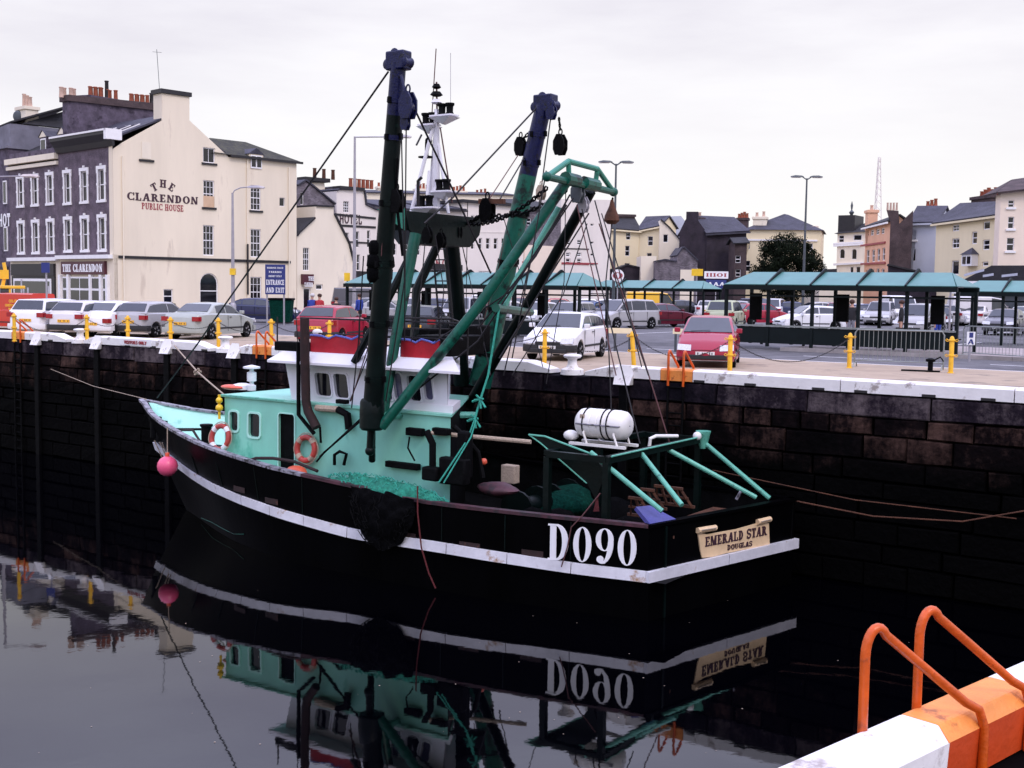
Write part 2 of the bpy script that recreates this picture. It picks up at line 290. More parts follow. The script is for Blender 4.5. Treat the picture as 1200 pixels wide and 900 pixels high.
    def slab(s, quad, th, mi=0):
        q=[Vector(v) for v in quad]; nn=(q[1]-q[0]).cross(q[2]-q[0]).normalized()
        if nn.z<0: nn=-nn
        k=len(q); vs=q+[v+nn*th for v in q]
        fs=[tuple(range(k))[::-1],tuple(i+k for i in range(k))]+[(i,(i+1)%k,(i+1)%k+k,i+k) for i in range(k)]
        return s.add(vs,fs,mi)
    def mesh(s,name,mats,smooth=35,recalc=True):
        me=bpy.data.meshes.new(name); me.from_pydata([tuple(v) for v in s.v],[],s.f)
        if isinstance(mats,str): mats=[mats]
        for m in mats: me.materials.append(MATS[m])
        me.polygons.foreach_set('material_index',s.m)
        if recalc:
            import bmesh
            bm=bmesh.new();bm.from_mesh(me);bmesh.ops.recalc_face_normals(bm,faces=bm.faces);bm.to_mesh(me);bm.free()
        if smooth:
            me.polygons.foreach_set('use_smooth',[True]*len(me.polygons)); me.set_sharp_from_angle(angle=math.radians(smooth))
        me.update(); return me
    def obj(s,name,mats,parent=None,loc=None,rz=0,smooth=35,bevel=0,kind=None,recalc=True):
        me=s.mesh(name,mats,smooth,recalc)
        return link(name,me,parent,loc,rz,bevel,kind)
def link(name,me,parent=None,loc=None,rz=0,bevel=0,kind=None):
    o=bpy.data.objects.new(name,me); COL.objects.link(o)
    if parent is not None: o.parent=parent
    if loc is not None: o.location=loc
    if rz: o.rotation_euler=(0,0,rz)
    if bevel:
        b=o.modifiers.new('bevel','BEVEL'); b.width=bevel; b.segments=2; b.limit_method='ANGLE'
    if kind: o['kind']=kind
    return o
def tag(o,label=None,cat=None,group=None,kind=None):
    if label: o['label']=label
    if cat: o['category']=cat
    if group: o['group']=group
    if kind: o['kind']=kind
    return o
def thing(name,label,cat,loc,rz=0,group=None):
    e=bpy.data.objects.new(name,None); COL.objects.link(e); e.location=loc; e.rotation_euler=(0,0,rz); e.empty_display_size=.3
    return tag(e,label,cat,group)
def copy_tree(o,parent=None):
    c=o.copy(); COL.objects.link(c)
    if parent is not None: c.parent=parent
    for ch in list(o.children): copy_tree(ch,c)
    return c

# ---------------------------------------------------------------- lettering
def arc(cx,cy,rx,ry,a0,a1,n=14): return [(cx+rx*math.cos(math.radians(a0+(a1-a0)*i/n)),cy+ry*math.sin(math.radians(a0+(a1-a0)*i/n))) for i in range(n+1)]
def band(outer,inner): return list(outer)+list(reversed(inner))
def glyph(ch,T,t,sf):
    R=lambda a,b,c,d:[(a,b),(c,b),(c,d),(a,d)]
    Q=lambda x0,y0,x1,y1,w:[(x0,y0),(x0+w,y0),(x1+w,y1),(x1,y1)]
    def stem(x,y0=0,y1=1):
        p=[R(x,y0,x+T,y1)]
        if sf: p+=[R(x-sf,0,x+T+sf,t)] if y0==0 else []; p+=[R(x-sf,1-t,x+T+sf,1)] if y1==1 else []
        return p
    P=[];w=.7
    if ch==' ': return [],.35
    if ch=='I': P=stem(.08);w=T+.16
    elif ch=='L': P=stem(.08)+[R(.08,0,.6,t),R(.6-t*.8,0,.6,.35)];w=.66
    elif ch=='T': w=.7;P=stem(.35-T/2)+[R(.02,1-t,.68,1),R(.02,.7,.02+t*.8,1),R(.68-t*.8,.7,.68,1)]
    elif ch=='E': P=stem(.08)+[R(.08,0,.6,t),R(.08,1-t,.58,1),R(.08,.5-t/2,.48,.5+t/2),R(.6-t*.8,0,.6,.32),R(.58-t*.8,.72,.58,1)];w=.66
    elif ch=='F': P=stem(.08)+[R(.08,1-t,.58,1),R(.08,.5-t/2,.48,.5+t/2)];w=.62
    elif ch=='H': P=stem(.08)+stem(.7-T)+[R(.1,.5-t/2,.66,.5+t/2)];w=.78
    elif ch=='N': P=[R(.08,0,.08+t*1.1,1),R(.72-t*1.1,0,.72,1),Q(.72-T,0,.06,1,T)];P+=[R(0,0,.3,t),R(.55,1-t,.8,1)] if sf else [];w=.8
    elif ch=='M': P=[R(.08,0,.08+t*1.1,1),*stem(.9-T),Q(.42,0,.08,1,T),Q(.42,0,.9-t*1.6,1,t*1.2)];P+=[R(0,0,.28,t)] if sf else [];w=.98
    elif ch=='A': P=[Q(.04,0,.32,1,t*1.3),Q(.72-T,0,.32,1,T),R(.16,.28,.6,.28+t)];P+=[R(-.02,0,.24,t),R(.46,0,.82,t)] if sf else [];w=.8
    elif ch in 'RPBD':
        P=stem(.08)
        if ch=='D': P+=[band(arc(.3,.5,.38,.5,-90,90),arc(.28,.5,.40-T,.5-t,-90,90)),R(.1,0,.3,t),R(.1,1-t,.3,1)];w=.74
        else:
            P+=[band(arc(.34,.735,.28,.265,-90,90),arc(.34,.735,.28-T*.9,.265-t,-90,90)),R(.1,1-t,.34,1),R(.1,.47,.34,.47+t)]
            if ch=='R': P+=[Q(.74-T,0,.30,.5,T)]+([R(.52,0,.82,t)] if sf else []);w=.8
            if ch=='B': P+=[band(arc(.34,.26,.32,.26,-90,90),arc(.34,.26,.32-T*.9,.26-t,-90,90)),R(.1,0,.34,t)];w=.72
            if ch=='P': w=.68
    elif ch=='O': P=[('ring',arc(.4,.5,.38,.5,0,360,24)[:-1],arc(.4,.5,.38-T,.5-t,0,360,24)[:-1])];w=.8
    elif ch=='0': P=[('ring',arc(.3,.5,.29,.5,0,360,24)[:-1],arc(.3,.5,.29-T,.5-t*.6,0,360,24)[:-1])];w=.62
    elif ch=='9':
        P=[('ring',arc(.3,.68,.28,.32,0,360,24)[:-1],arc(.3,.68,.28-T*.95,.32-t*.6,0,360,24)[:-1]),band(arc(.22,.62,.36,.62,-75,0),arc(.20,.62,.38-T,.62-t,-75,0)),arc(.17,.12,.11,.1,0,360,12)[:-1],band(arc(.24,.12,.18,.12,180,300,8),arc(.24,.12,.11,.05,180,300,8))];w=.62
    elif ch in 'CGU':
        if ch=='U': P=[R(.08,.35,.08+T,1),R(.7-t*1.1,.35,.7,1),band(arc(.39,.36,.31,.36,180,360),arc(.39+(T-t)/2,.36,.31-(T+t)/2,.36-t,180,360))];P+=[R(0,1-t,.36,1),R(.55,1-t,.78,1)] if sf else [];w=.78
        else:
            P=[band(arc(.42,.5,.38,.5,48,312,20),arc(.42,.5,.38-T,.5-t,56,304,20)),R(.64,.62,.64+t,1),R(.64,0 if ch=='C' else 0,.64+t,.3)];w=.78
            if ch=='G': P+=[R(.45,.4,.78,.4+t),R(.64-T/2,0,.64+T/2,.42)]
    elif ch=='S':
        pts=arc(.36,.73,.24,.23,30,270,10)+arc(.36,.27,.26,.23,88,-150,10)
        o=[];i_=[];n=len(pts)
        for k,p in enumerate(pts):
            a=pts[max(0,k-1)];b=pts[min(n-1,k+1)];d=Vector((b[0]-a[0],b[1]-a[1])).normalized();ww=(T*.45 if 7<k<15 else t*.7)
            o.append((p[0]-d.y*ww,p[1]+d.x*ww));i_.append((p[0]+d.y*ww,p[1]-d.x*ww))
        P=[band(o,i_),R(.56,.68,.56+t*.8,1),R(.06,0,.06+t*.8,.32)];w=.7
    elif ch=='X': P=[Q(.02,0,.58,1,t*1.3),Q(.66-T,0,.04,1,T)];w=.78
    elif ch=='Y': P=[R(.3,0,.3+T,.5),Q(.3,.45,.0,1,T),Q(.38,.45,.62,1,t*1.3)];w=.76
    elif ch=='V': P=[Q(.32,0,.04,1,T),Q(.36,0,.64,1,t*1.3)];w=.76
    elif ch=='K': P=stem(.08)+[Q(.2,.45,.55,1,t*1.4),Q(.74-T,0,.28,.55,T)];w=.78
    elif ch=='W': P=[Q(.22,0,.02,1,T),Q(.22,0,.46,1,t),Q(.64,0,.42,1,T),Q(.68,0,.88,1,t)];w=1.0
    else: P=[R(.1,.1,.5,.9)];w=.6
    return P,w
def text(mb,txt,fn,height,width=None,T=.2,t=.11,sf=.07,gap=.08,th=.02,mi=0,y0=0,x0=0):
    """fn(u,v,out)->3D. width scales the line to fit; returns its width"""
    xs=0;L=[]
    for ch in txt:
        P,w=glyph(ch,T,t,sf); L.append((P,xs)); xs+=w+gap
    xs-=gap; kx=(width/xs) if width else height; k=0
    for P,x in L:
        for p in P:
            k+=1; hol=[]
            if p and p[0]=='ring': hol=[[(x0+(x+a)*kx,y0+b*height) for a,b in p[2]]]; p=p[1]
            pl=[(x0+(x+a)*kx,y0+b*height) for a,b in p]
            mb.prism(pl,fn,0,th+(k%9)*.0011,holes=hol,mi=mi)
    return xs*kx
# ================================================================ harbour and ground
def Frame(o, xdir):
    x = Vector((xdir[0],xdir[1],0)).normalized(); y = Vector((-x.y,x.x,0)); o = Vector((o[0],o[1],0))
    f = lambda a,b,z=0.0: o + x*a + y*b + Vector((0,0,z))
    inv = lambda p: ((Vector(p)-o).dot(x), (Vector(p)-o).dot(y))
    return f, inv, math.atan2(x.y,x.x)
_qa=atz(0,396,0); _qb=atz(1200,472.5,0); QD=(_qb-_qa).normalized(); QO=(_qb.x,_qb.y); Q, QI, QR = Frame(QO,(QD.x,QD.y))
NA = atz(901.7,900,.28); NB = atz(1200,771.7,.28); nd = (NA-NB)
NF, NI, NR = Frame(NB,(nd.x,nd.y))
def K0():   # where the near and the far quay meet, right of the picture
    d1=(NB-NA).normalized(); d2=QD; w=Vector((QO[0],QO[1],0))-NB; w.z=0
    den=d1.x*d2.y-d1.y*d2.x; t=(w.x*d2.y-w.y*d2.x)/den; p=NB+d1*t; p.z=0; return p
KC = K0()
def sheet(name,pts,mat,z,kind='structure',label=None):
    mb=MB(); mb.add([(p[0],p[1],z) for p in pts],[tuple(range(len(pts)))]); o=mb.obj(name,mat,smooth=0,kind=kind)
    if label:o['label']=label
    return o
sheet('ground',[Q(-1500,.42),Q(600,.42),Q(600,1500),Q(-1500,1500)],'asphalt',0,label='grey asphalt of the harbour road and car park')
qx = QI(KC)[0]
sheet('near_quay_ground',[NF(80,.5),NF(NI(KC)[0],.5),Q(qx+.6,.4),Q(120,.4),Q(120,-90)],'asphalt',-.004,label='concrete ground of the near quay')
w=sheet('water',[(-700,-200),(300,-200),(300,500),(-700,500)],'water',ZW,label='still dark harbour water mirroring the sky'); 
sheet('quay_apron',[Q(-120,.44),Q(60,.44),Q(60,10.3),Q(-120,10.3)],'apron',.006,label='worn pinkish concrete strip along the quay edge')
mb=MB(); mb.add([Q(-34,16,.012),Q(60,16,.012),Q(60,23,.012),Q(-34,23,.012)],[(0,1,2,3)]); 
pv=MB(); 
a=[Q(-12,16),Q(60,16),Q(60,23),Q(-12,23)]
pv.add([p+Vector((0,0,z)) for z in (0,.12) for p in a],[(4,5,6,7),(0,1,5,4),(1,2,6,5),(2,3,7,6),(3,0,4,7)]); pv.obj('pavement','pavement',smooth=0,kind='structure')['label']='brown pavement in front of the bus shelter'
ks=[]
for i in range(36):
    mb=MB(); x=-12+i*2.0; mb.box((0,0,0),(1.99,.15,.135)); o=mb.obj('kerb_stone','kerb_stone',loc=Q(x,15.85),rz=QR,kind='structure')
mk=MB()
for x in range(-40,40,6): mk.add([Q(x,13.1,.004),Q(x+3,13.1,.004),Q(x+3,13.22,.004),Q(x,13.22,.004)],[(0,1,2,3)])
mk.add([Q(-60,10.35,.004),Q(50,10.35,.004),Q(50,10.47,.004),Q(-60,10.47,.004)],[(0,1,2,3)])
for x in range(-30,30,3):
    mk.add([Q(x,26,.004),Q(x+.12,26,.004),Q(x+.12,31,.004),Q(x,31,.004)],[(0,1,2,3)]); mk.add([Q(x,40,.004),Q(x+.12,40,.004),Q(x+.12,50,.004),Q(x,50,.004)],[(0,1,2,3)])
mk.obj('road_markings','trim_white',smooth=0,kind='structure')['label']='worn white lines on the road and parking bays'

# ---- far quay wall: backing, block by block masonry, coping, fenders, kerb
qw = thing('quay_wall','long dark stone quay wall across the water with white kerb on top',None,Q(0,0),QR); qw['kind']='structure'
mb=MB(); mb.box((-150,.40,-6),(60,1.5,-.02)); mb.box((-150,.0,-6),(-38,.40,-.01)); mb.box((4.0,.0,-6),(60,.40,-.01)); mb.obj('wall_core','quay_back',qw,smooth=0)
rng=random.Random(3); cache={}
def block(x0,x1,z0,z1,mat):
    L=round((x1-x0)*5)/5; H=round(z1-z0,2); v=rng.randrange(4); k=(L,H,v,mat)
    if k not in cache:
        r=random.Random(v*7+int(L*10)); mb=MB(); j=lambda:r.uniform(-.04,.03)
        pts=[]
        for (a,c) in ((0.012,.012),(L-.012,.012),(L-.012,H-.012),(.012,H-.012)): pts.append((a+j()*.5,c+j()*.5))
        fr=[(p[0],.05+j(),p[1]) for p in pts]; bk=[(p[0],.42,p[1]) for p in pts]
        mid=[(p[0]+(.03 if p[0]<L/2 else -.03)-0,-.0+j()*.6,p[1]+(.03 if p[1]<H/2 else -.03)) for p in pts]
        vs=bk+fr+mid; fs=[(8,9,10,11)]+[(4+i,4+(i+1)%4,8+(i+1)%4,8+i) for i in range(4)]+[(i,(i+1)%4,4+(i+1)%4,4+i) for i in range(4)]
        mb.add(vs,fs); cache[k]=mb.mesh('stone_block',mat,smooth=0)
    o=link('stone_block',cache[k],qw,(x0,0,z0)); o.scale.x=(x1-x0)/L; return o
hs=[.40,.52,.44,.38,.50,.46,.42,.52,.5]; zt_=-.50; rows=[(-.02,-.50,1.9,'quay_coping')]
for i,h in enumerate(hs): rows.append((zt_,zt_-h,1.25 if i<3 else 1.7,'quay_block')); zt_-=h
rows=rows
for zt,zb,Lm,mat in rows:
    x=-38.0
    while x<3.9:
        L=Lm*rng.choice((.55,.75,.9,1.0,1.15,1.4)); x1=min(4.0,x+L)
        if 4.0-x1<.5: x1=4.0
        block(x,x1,zb,zt,mat); x=x1
def qx_at(px): # where a picture column meets the quay edge line
    r=ray(px,430); t=1.0; import mathutils
    # intersect ground line
    ox,oy=QO; dx,dy=QD.x,QD.y; n=math.hypot(dx,dy);dx/=n;dy/=n
    den=dx*r.y-dy*r.x; s=(-(ox*r.y-oy*r.x))/den; return s
ladx=[qx_at(p) for p in (22,307,793)]; bolx=[qx_at(p) for p in (88,258,665)]
def kerb_piece(x0,x1,s0=0,s1=0,mat='kerb_white',name='kerb_block'):
    mb=MB(); pts=[(0,0),(.42,0),(.45,.05),(.45,.24),(.41,.28),(.05,.28),(0,.24)]
    if 1:
        n=len(pts); vs=[]; 
        for x,sc in ((x0,.35 if s0 else 1),(x0+(s0 or .0001),1),(x1-(s1 or .0001),1),(x1,.35 if s1 else 1)):
            vs+= [(x-x0,p[0]-.01,p[1]*sc) for p in pts]
        fs=[tuple(range(n)),tuple(3*n+i for i in range(n))[::-1]]+[(k*n+i,k*n+(i+1)%n,(k+1)*n+(i+1)%n,(k+1)*n+i) for k in range(3) for i in range(n)]
        mb.add(vs,fs)
    return mb.obj(name,mat,qw,(x0,0,0),smooth=30)
cuts=sorted([(b-.5,b+.5,'b') for b in bolx]+[(l-.42,l+.42,'l') for l in ladx])
x=-60.0; sl=0
for c0,c1,k in cuts+[(14,14,'e')]:
    n=max(1,round((c0-x)/3.4)); st=(c0-x)/n
    for i in range(n): kerb_piece(x+i*st+.012,x+(i+1)*st-.012, sl if i==0 else 0, .7 if (k=='b' and i==n-1) else 0)
    if k=='l': kerb_piece(c0+.004,c1-.004,0,0,'kerb_orange','painted_kerb_block')
    x=c1; sl=.7 if k=='b' else 0
for px in (45,115,197,276,733):     # timber fenders with white painted heads
    xx=qx_at(px); mb=MB(); mb.box((-.12,-.10,-5.0),(.12,.02,-.14)); mb.obj('fender_timber','black_gear',qw,(xx,0,0),bevel=.02)
    mb=MB(); mb.add([(-.26,-.06,.10),(.26,-.06,.10),(.22,-.20,-.16),(-.22,-.20,-.16),(-.16,0.0,.30),(.16,0.0,.30),(.22,0,-.16),(-.22,0,-.16)],[(0,1,5,4),(0,3,2,1),(0,4,7,3),(1,2,6,5),(3,7,6,2)]); mb.obj('fender_head','kerb_white',qw,(xx,0,0),smooth=60)
for px in (820,880,960,1010,1090,1160,150,180,240,60):     # scuppers under the kerb
    mb=MB(); mb.box((-.14,-.022,.0),(.14,.01,.055)); mb.obj('scupper','trim_black',qw,(qx_at(px),0,0),smooth=0)
for px,y in ((820,478),(905,488),(700,470),(520,500)):
    pass
# white board with small red lettering on the kerb
mb=MB(); mb.box((-.85,-.035,.03),(.85,-.012,.25)); sgn=mb.obj('kerb_notice','white',qw,(qx_at(160),0,0))
mb=MB(); text(mb,'VISITORS ONLY',lambda u,v,o:Vector((u,-.036-o,v)),.11,1.2,T=.17,sf=0,x0=-.6,y0=.08); mb.obj('lettering','letter_red',sgn,smooth=0)

# near quay wall and kerb
nq = thing('near_quay_wall','near quay edge at the bottom right with white and orange painted kerb',None,NF(0,0),NR); nq['kind']='structure'
kc=NI(KC)[0]
mb=MB(); mb.box((kc-.2,0,-6),(80,.5,-.012)); mb.obj('wall_core','quay_back',nq,smooth=0)
ob0=NI(atz(1163,793,.28))[0]; ob1=NI(atz(1060,836.7,.28))[0]
def nkerb(x0,x1,mat,name):
    mb=MB(); pts=[(0,0),(.225,0),(.24,.215),(.19,.28),(.02,.28),(0,.265)]; n=len(pts); vs=[(x-x0,p[0],p[1]) for x in (x0,x1) for p in pts]
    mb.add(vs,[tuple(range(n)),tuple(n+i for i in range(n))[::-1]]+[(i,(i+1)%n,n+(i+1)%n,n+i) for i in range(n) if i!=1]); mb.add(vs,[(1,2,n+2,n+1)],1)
    return mb.obj(name,[mat,'kerb_orange_shade' if mat=='kerb_orange' else mat],nq,(x0,0,0),smooth=0,bevel=.012)
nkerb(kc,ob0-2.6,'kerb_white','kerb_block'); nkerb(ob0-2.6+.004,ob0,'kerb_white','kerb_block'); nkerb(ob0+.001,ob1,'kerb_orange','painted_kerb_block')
nkerb(ob1+.001,ob1+3,'kerb_white','kerb_block'); nkerb(ob1+3.01,ob1+7,'kerb_white','kerb_block')
# corner kerb out of frame
def ladder(loc,rz,label,hgt,hoops=(-.2,.2),near=False):
    t=thing('quay_ladder',label,'ladder',loc,rz,'ladders on the quay walls')
    r=.0205 if near else .03; yo=.01 if near else -.04; ye=.25 if near else .47
    for hx in hoops:
        sk=-(hoops[1]-hoops[0])*1.34 if near else 0
        mb=MB(); P=[(hx,yo,-.12),(hx,yo,.28)]
        top=.28+hgt
        P+=[(hx,yo,top-.12)]+[(hx,yo+(.022 if near else .06)*(1-math.cos(a)),top-.12+.12*math.sin(a)) for a in [math.radians(d) for d in (15,30,45,60,75,90,105,120,135)]]
        P+=[(hx,ye-.04,.34),(hx,ye-.012,.30),(hx,ye,.22),(hx,ye,.0)]
        P=[(x+sk*min(1,max(0,(y-yo)/(ye-yo))),y,z) for x,y,z in P]
        mb.path(P,r,12); mb.obj('handrail','tube_orange',t)
    for i in range(14):
        z=-.15-i*.3
        if z<ZW+.1: break
        mb=MB(); mb.tube((hoops[0],-.03,z),(hoops[1],-.03,z),.018,8); mb.obj('rung','black_gear',t)
    for hx in hoops:
        mb=MB(); mb.tube((hx,-.03,-.1),(hx,-.07,ZW-.5),.03,8); mb.obj('stile','black_gear',t)
    return t
h1=NI(atz(1017,857,.28))[0]; h2=NI(atz(1079,829,.28))[0]
ladder(NF((h1+h2)/2,0),NR,'big orange tubular ladder handrails over the near kerb at bottom right',.43,(-(abs(h1-h2))/2,abs(h1-h2)/2),True)
for x,l in zip(ladx,('orange ladder handrails on the far kerb beside the red van','orange ladder handrails on the far kerb between grey saloon and fishing boat','orange ladder handrails on the far kerb below the dark red hatchback')):
    ladder(Q(x,0),QR,l,.42)
# mooring bollards
def bollard(x,label):
    t=thing('mooring_bollard',label,'bollard',Q(x,.22,.08),QR,'white mooring bollards on the quay edge')
    mb=MB(); mb.lathe([(.30,-.1),(.29,.03),(.16,.08),(.12,.16),(.115,.26),(.13,.30)]); mb.obj('post','kerb_white',t)
    mb=MB(); mb.lathe([(.13,.30),(.21,.325),(.235,.365),(.21,.40),(.08,.42)]); mb.obj('cap','kerb_white',t)
for x,l in zip(bolx,('white mooring bollard in the kerb gap below the silver hatchbacks','white mooring bollard in the kerb gap below the silver saloon','white mooring bollard in the kerb gap in front of the white hatchback')): bollard(x,l)
# yellow posts and chains
pp=[(17,400),(102,402),(150,403.5),(200,406),(256,407),(318,409),(386,411),(545,421),(638,427),(743,431.5),(855,437.5),(995,431.5),(1114,437.5)]
pl=['in front of the red van','in front of the silver hatchback','beside the small bubble-shaped white hatchback','between the grey hatchback and the silver saloon','in front of the silver saloon','alone near the orange ladder, right of the silver saloon','in front of the red hatchback behind the wheelhouse','seen through the rigging beside the black car','in front of the white hatchback','leaning slightly, between the white hatchback and the dark red one','in front of the dark red hatchback','at the left end of the crowd barriers','between the two crowd barriers']
PP=[]
pm=None
for i,(px,py) in enumerate(pp):
    p=atz(px,py,0); PP.append(p)
    if pm is None:
        t=thing('yellow_post','','post',p,QR,'yellow chain posts along the quay')
        mb=MB(); mb.lathe([(.09,0),(.09,.02),(.062,.03),(.062,.92),(.05,.97),(.02,1.0)],n=12); mb.obj('post','yellow',t)
        for z in (.45,.86):
            mb=MB(); mb.lathe([(.064,0),(.088,.012),(.088,.045),(.064,.057)],c=(0,0,z),n=12); mb.obj('collar','yellow',t)
            mb=MB(); mb.path([(-.09,0,z+.03),(-.14,0,z+.06),(-.17,0,z+.03),(-.14,0,z),(-.09,0,z+.0)],.012,6); mb.path([(.09,0,z+.03),(.14,0,z+.06),(.17,0,z+.03),(.14,0,z),(.09,0,z+.0)],.012,6); mb.obj('chain_eye','yellow',t)
        pm=t
    else: t=copy_tree(pm); t.location=p
    t['label']='yellow chain post '+pl[i]
PP[9];
[o for o in bpy.data.objects if o.get('label','').startswith('yellow chain post leaning')][0].rotation_euler=(.03,-.07,QR)
def chain(a,b,label,sag,mat='chain_black',name='chain',step=.075,r=.006,group='chains between the yellow posts'):
    a=Vector(a);b=Vector(b);n=max(4,int((b-a).length*1.06/step)); mb=MB()
    P=[a.lerp(b,i/n)-Vector((0,0,sag*4*(i/n)*(1-i/n))) for i in range(n+1)]
    for i in range(n):
        p,q=P[i],P[i+1]; d=(q-p).normalized(); u=d.orthogonal().normalized()
        if i%2: u=d.cross(u)
        m=(p+q)/2; L=(q-p).length*.72
        mb.path([m+d*(L*math.cos(x))+u*(L*.34*math.sin(x)) for x in [k*math.pi/3 for k in range(6)]],r,4,closed=True)
    o=mb.obj(name,mat); tag(o,label,'chain',group); return o
for i,j,sg in ((0,1,.5),(1,2,.25),(2,3,.25),(3,4,.25),(4,5,.3),(5,6,.3),(7,8,.3),(8,9,.45),(9,10,.5),(10,11,.62)):
    chain(PP[i]+Vector((0,0,.86)),PP[j]+Vector((0,0,.86)),'sagging dark chain running right from the yellow post '+['by the red van','by the pearly hatchback','by the bubble car','between hatchback and silver saloon','before the silver saloon','right of the silver saloon','','before the white hatchback','right of the white hatchback','before the dark red hatchback','',''][i],sg)
# crowd barriers
def barrier(a,b,label):
    a=Vector(a);b=Vector(b);L=(b-a).length;rz=math.atan2(b.y-a.y,b.x-a.x)
    t=thing('crowd_barrier',label,'barrier',a,rz,'galvanised crowd barriers')
    mb=MB(); mb.path([(0,0,.12),(0,0,.98),(.06,0,1.08),(L-.06,0,1.08),(L,0,.98),(L,0,.12)],.021,8); mb.tube((0,0,.2),(L,0,.2),.016,8); mb.obj('frame','rail_grey',t)
    n=int(L/.125)
    me=None
    for i in range(1,n):
        if me is None: m=MB(); m.tube((0,0,.2),(0,0,1.07),.008,6); me=m.mesh('bar','rail_grey')
        link('bar',me,t,(i*L/n,0,0))
    for x in (.02,L-.02):
        m=MB(); m.path([(x,-.32,0),(x,-.22,.13),(x,.22,.13),(x,.32,0)],.018,8); m.obj('foot','rail_grey',t)
    return t
b0=atz(1001,430,0); b1=atz(1105,434,0); barrier(b0,b1,'galvanised crowd barrier between the two right-hand yellow posts')
barrier(atz(1128,420,0),atz(1232,427,0),'galvanised crowd barrier at the right edge, right of the last yellow post')
# scrap anchor beside the barrier
t=thing('rusty_winch','small dark iron winch beside the foot of the crowd barrier','winch',atz(1090,436,0),QR+.2)
mb=MB(); mb.lathe([(.16,0),(.16,.02),(.07,.03),(.07,.25),(.13,.27),(.13,.33),(.05,.36)],c=(0,0,.02)); mb.obj('drum','black_gear',t)
mb=MB(); mb.box((-.75,-.1,0),(.25,.1,.045)); mb.obj('base_plate','black_gear',t)
mb=MB(); mb.path([(.05,0,.3),(.25,0,.42),(.32,.1,.3)],.02,6); mb.obj('crank','black_gear',t)

# ---------------------------------------------------------------- street lamps and signs
def post_lamp(px,py_top,Y,label,h,kind):
    top=at(px,py_top,Y); base=Vector((top.x,top.y,0)); t=thing('street_lamp',label,'street lamp',base,0,'street lamps'); h=top.z
    mb=MB(); mb.path([(0,0,0),(0,0,h*.5),(0,0,h)],.11,10,r2=.055); mb.lathe([(.16,0),(.16,1.1),(.11,1.2)],n=10); mb.obj('pole','galv' if kind!='dark' else 'galv_dark',t)
    return t,h
def head(t,p,d,mat='galv_dark'):
    d=Vector(d).normalized(); e=Vector((-d.y,d.x,0)); mb=MB(); p=Vector(p)
    pr=[(0,.08,.05),(.15,.16,.10),(.55,.19,.12),(.85,.10,.06)]
    vs=[];
    for x,w,h in pr: vs+=[p+d*x-e*w, p+d*x+e*w, p+d*x+e*w*.7+Vector((0,0,h)), p+d*x-e*w*.7+Vector((0,0,h))]
    fs=[(0,1,2,3),(12,15,14,13)]+[(k*4+i,k*4+(i+1)%4,k*4+4+(i+1)%4,k*4+4+i) for k in range(3) for i in range(4)]
    mb.add(vs,fs); mb.obj('lamp_head',mat,t)
    m=MB(); m.box((-.3,-.12,-.04),(.3,.12,0)); o=m.obj('lamp_glass','lamp_glass',t,p+d*.5-Vector((0,0,.002)),math.atan2(d.y,d.x))
for px,py,Y,l in ((722,192,73,'tall double-headed street lamp right of the boat rigging'),(945.6,209,81,'tall double-headed street lamp in front of the big dark tree')):
    t,h=post_lamp(px,py,Y,l,10,'dark'); 
    for sgn in (-1,1):
        m=MB(); m.tube((0,0,h-.1),(sgn*.3,0,h+.1),.04,8); m.obj('bracket','galv_dark',t); head(t,(sgn*.22,0,h+.08),(sgn,.12,0),'galv_dark')
t,h=post_lamp(415.8,160,63,'tall grey street lamp with a long single arm behind the left derrick',9,'galv')
m=MB(); m.tube((0,0,h-.03),(2.2,0,h+.02),.035,8); m.obj('arm','galv',t); head(t,(2.1,0,h),(1,0,0),'galv')
t,h=post_lamp(272.5,226,60,'pale street lamp with curved arm against the cream pub wall',8,'galv')
m=MB(); m.path([(0,0,h-.05),(.1,0,h+.12),(.4,0,h+.26),(.8,0,h+.3)],.03,8); m.obj('arm','galv',t); head(t,(.75,0,h+.26),(1,0,0),'galv')
m=MB(); m.box((-.13,-.14,0),(.13,.14,.32)); m.obj('control_box','yellow_lamp',t,(0,0,2.6))
t,h=post_lamp(-5,206,56,'street lamp at the left edge whose arm reaches over the dark shops',8,'galv')
m=MB(); m.tube((0,0,h-.04),(1.25,0,h),.03,8); m.obj('arm','galv',t); head(t,(1.15,0,h-.02),(1,0,0),'lamp_glass')
def sign_post(px,py_top,Y,label,plates,cat='road sign',r=.04,group=None,pole='galv'):
    top=at(px,py_top,Y); t=thing('road_sign',label,cat,(top.x,top.y,0),0,group)
    m=MB(); m.tube((0,0,0),(0,0,top.z),r,8); m.obj('pole',pole,t)
    for shape,zc,w,hh,mat,txt,tm in plates:
        m=MB()
        if shape=='disc': m.lathe([(w/2,-.015),(w/2,.015)],axis=(0,-1,0),c=(0,-.07,top.z+zc),n=20)
        else: m.box((-w/2,-.09,top.z+zc-hh/2),(w/2,-.06,top.z+zc+hh/2))
        pl_=m.obj('sign_plate',mat,t)
        if txt:
            k=len(txt); m=MB()
            for r_,(line,th_,col) in enumerate(txt):
                text(m,line,lambda u,v,o:Vector((u,-.092-o,v)),th_,w*.86,sf=0.0 if len(line)<3 else .05,x0=-w*.43,y0=top.z+zc+hh/2-(r_+1)*hh/k+(hh/k-th_)/2,th=.006)
            m.obj('lettering',tm,pl_,smooth=0)
    return t
sign_post(54,308,50,'grey pole with a small dark sign in front of the black shopfront',[('box',-.2,.34,.42,'sign_navy',None,None)])
sign_post(817,314,95,'pole carrying a yellow signal box left of the dark brick house',[('box',-.35,.9,.55,'yellow_lamp',None,None),('box',-1.6,.35,.35,'white',None,None)])
sign_post(407,320,62,'thin pole with a yellow box beside the tall lamp at the hotel',[('box',-.2,.3,.42,'yellow_lamp',None,None)],pole='galv_dark')
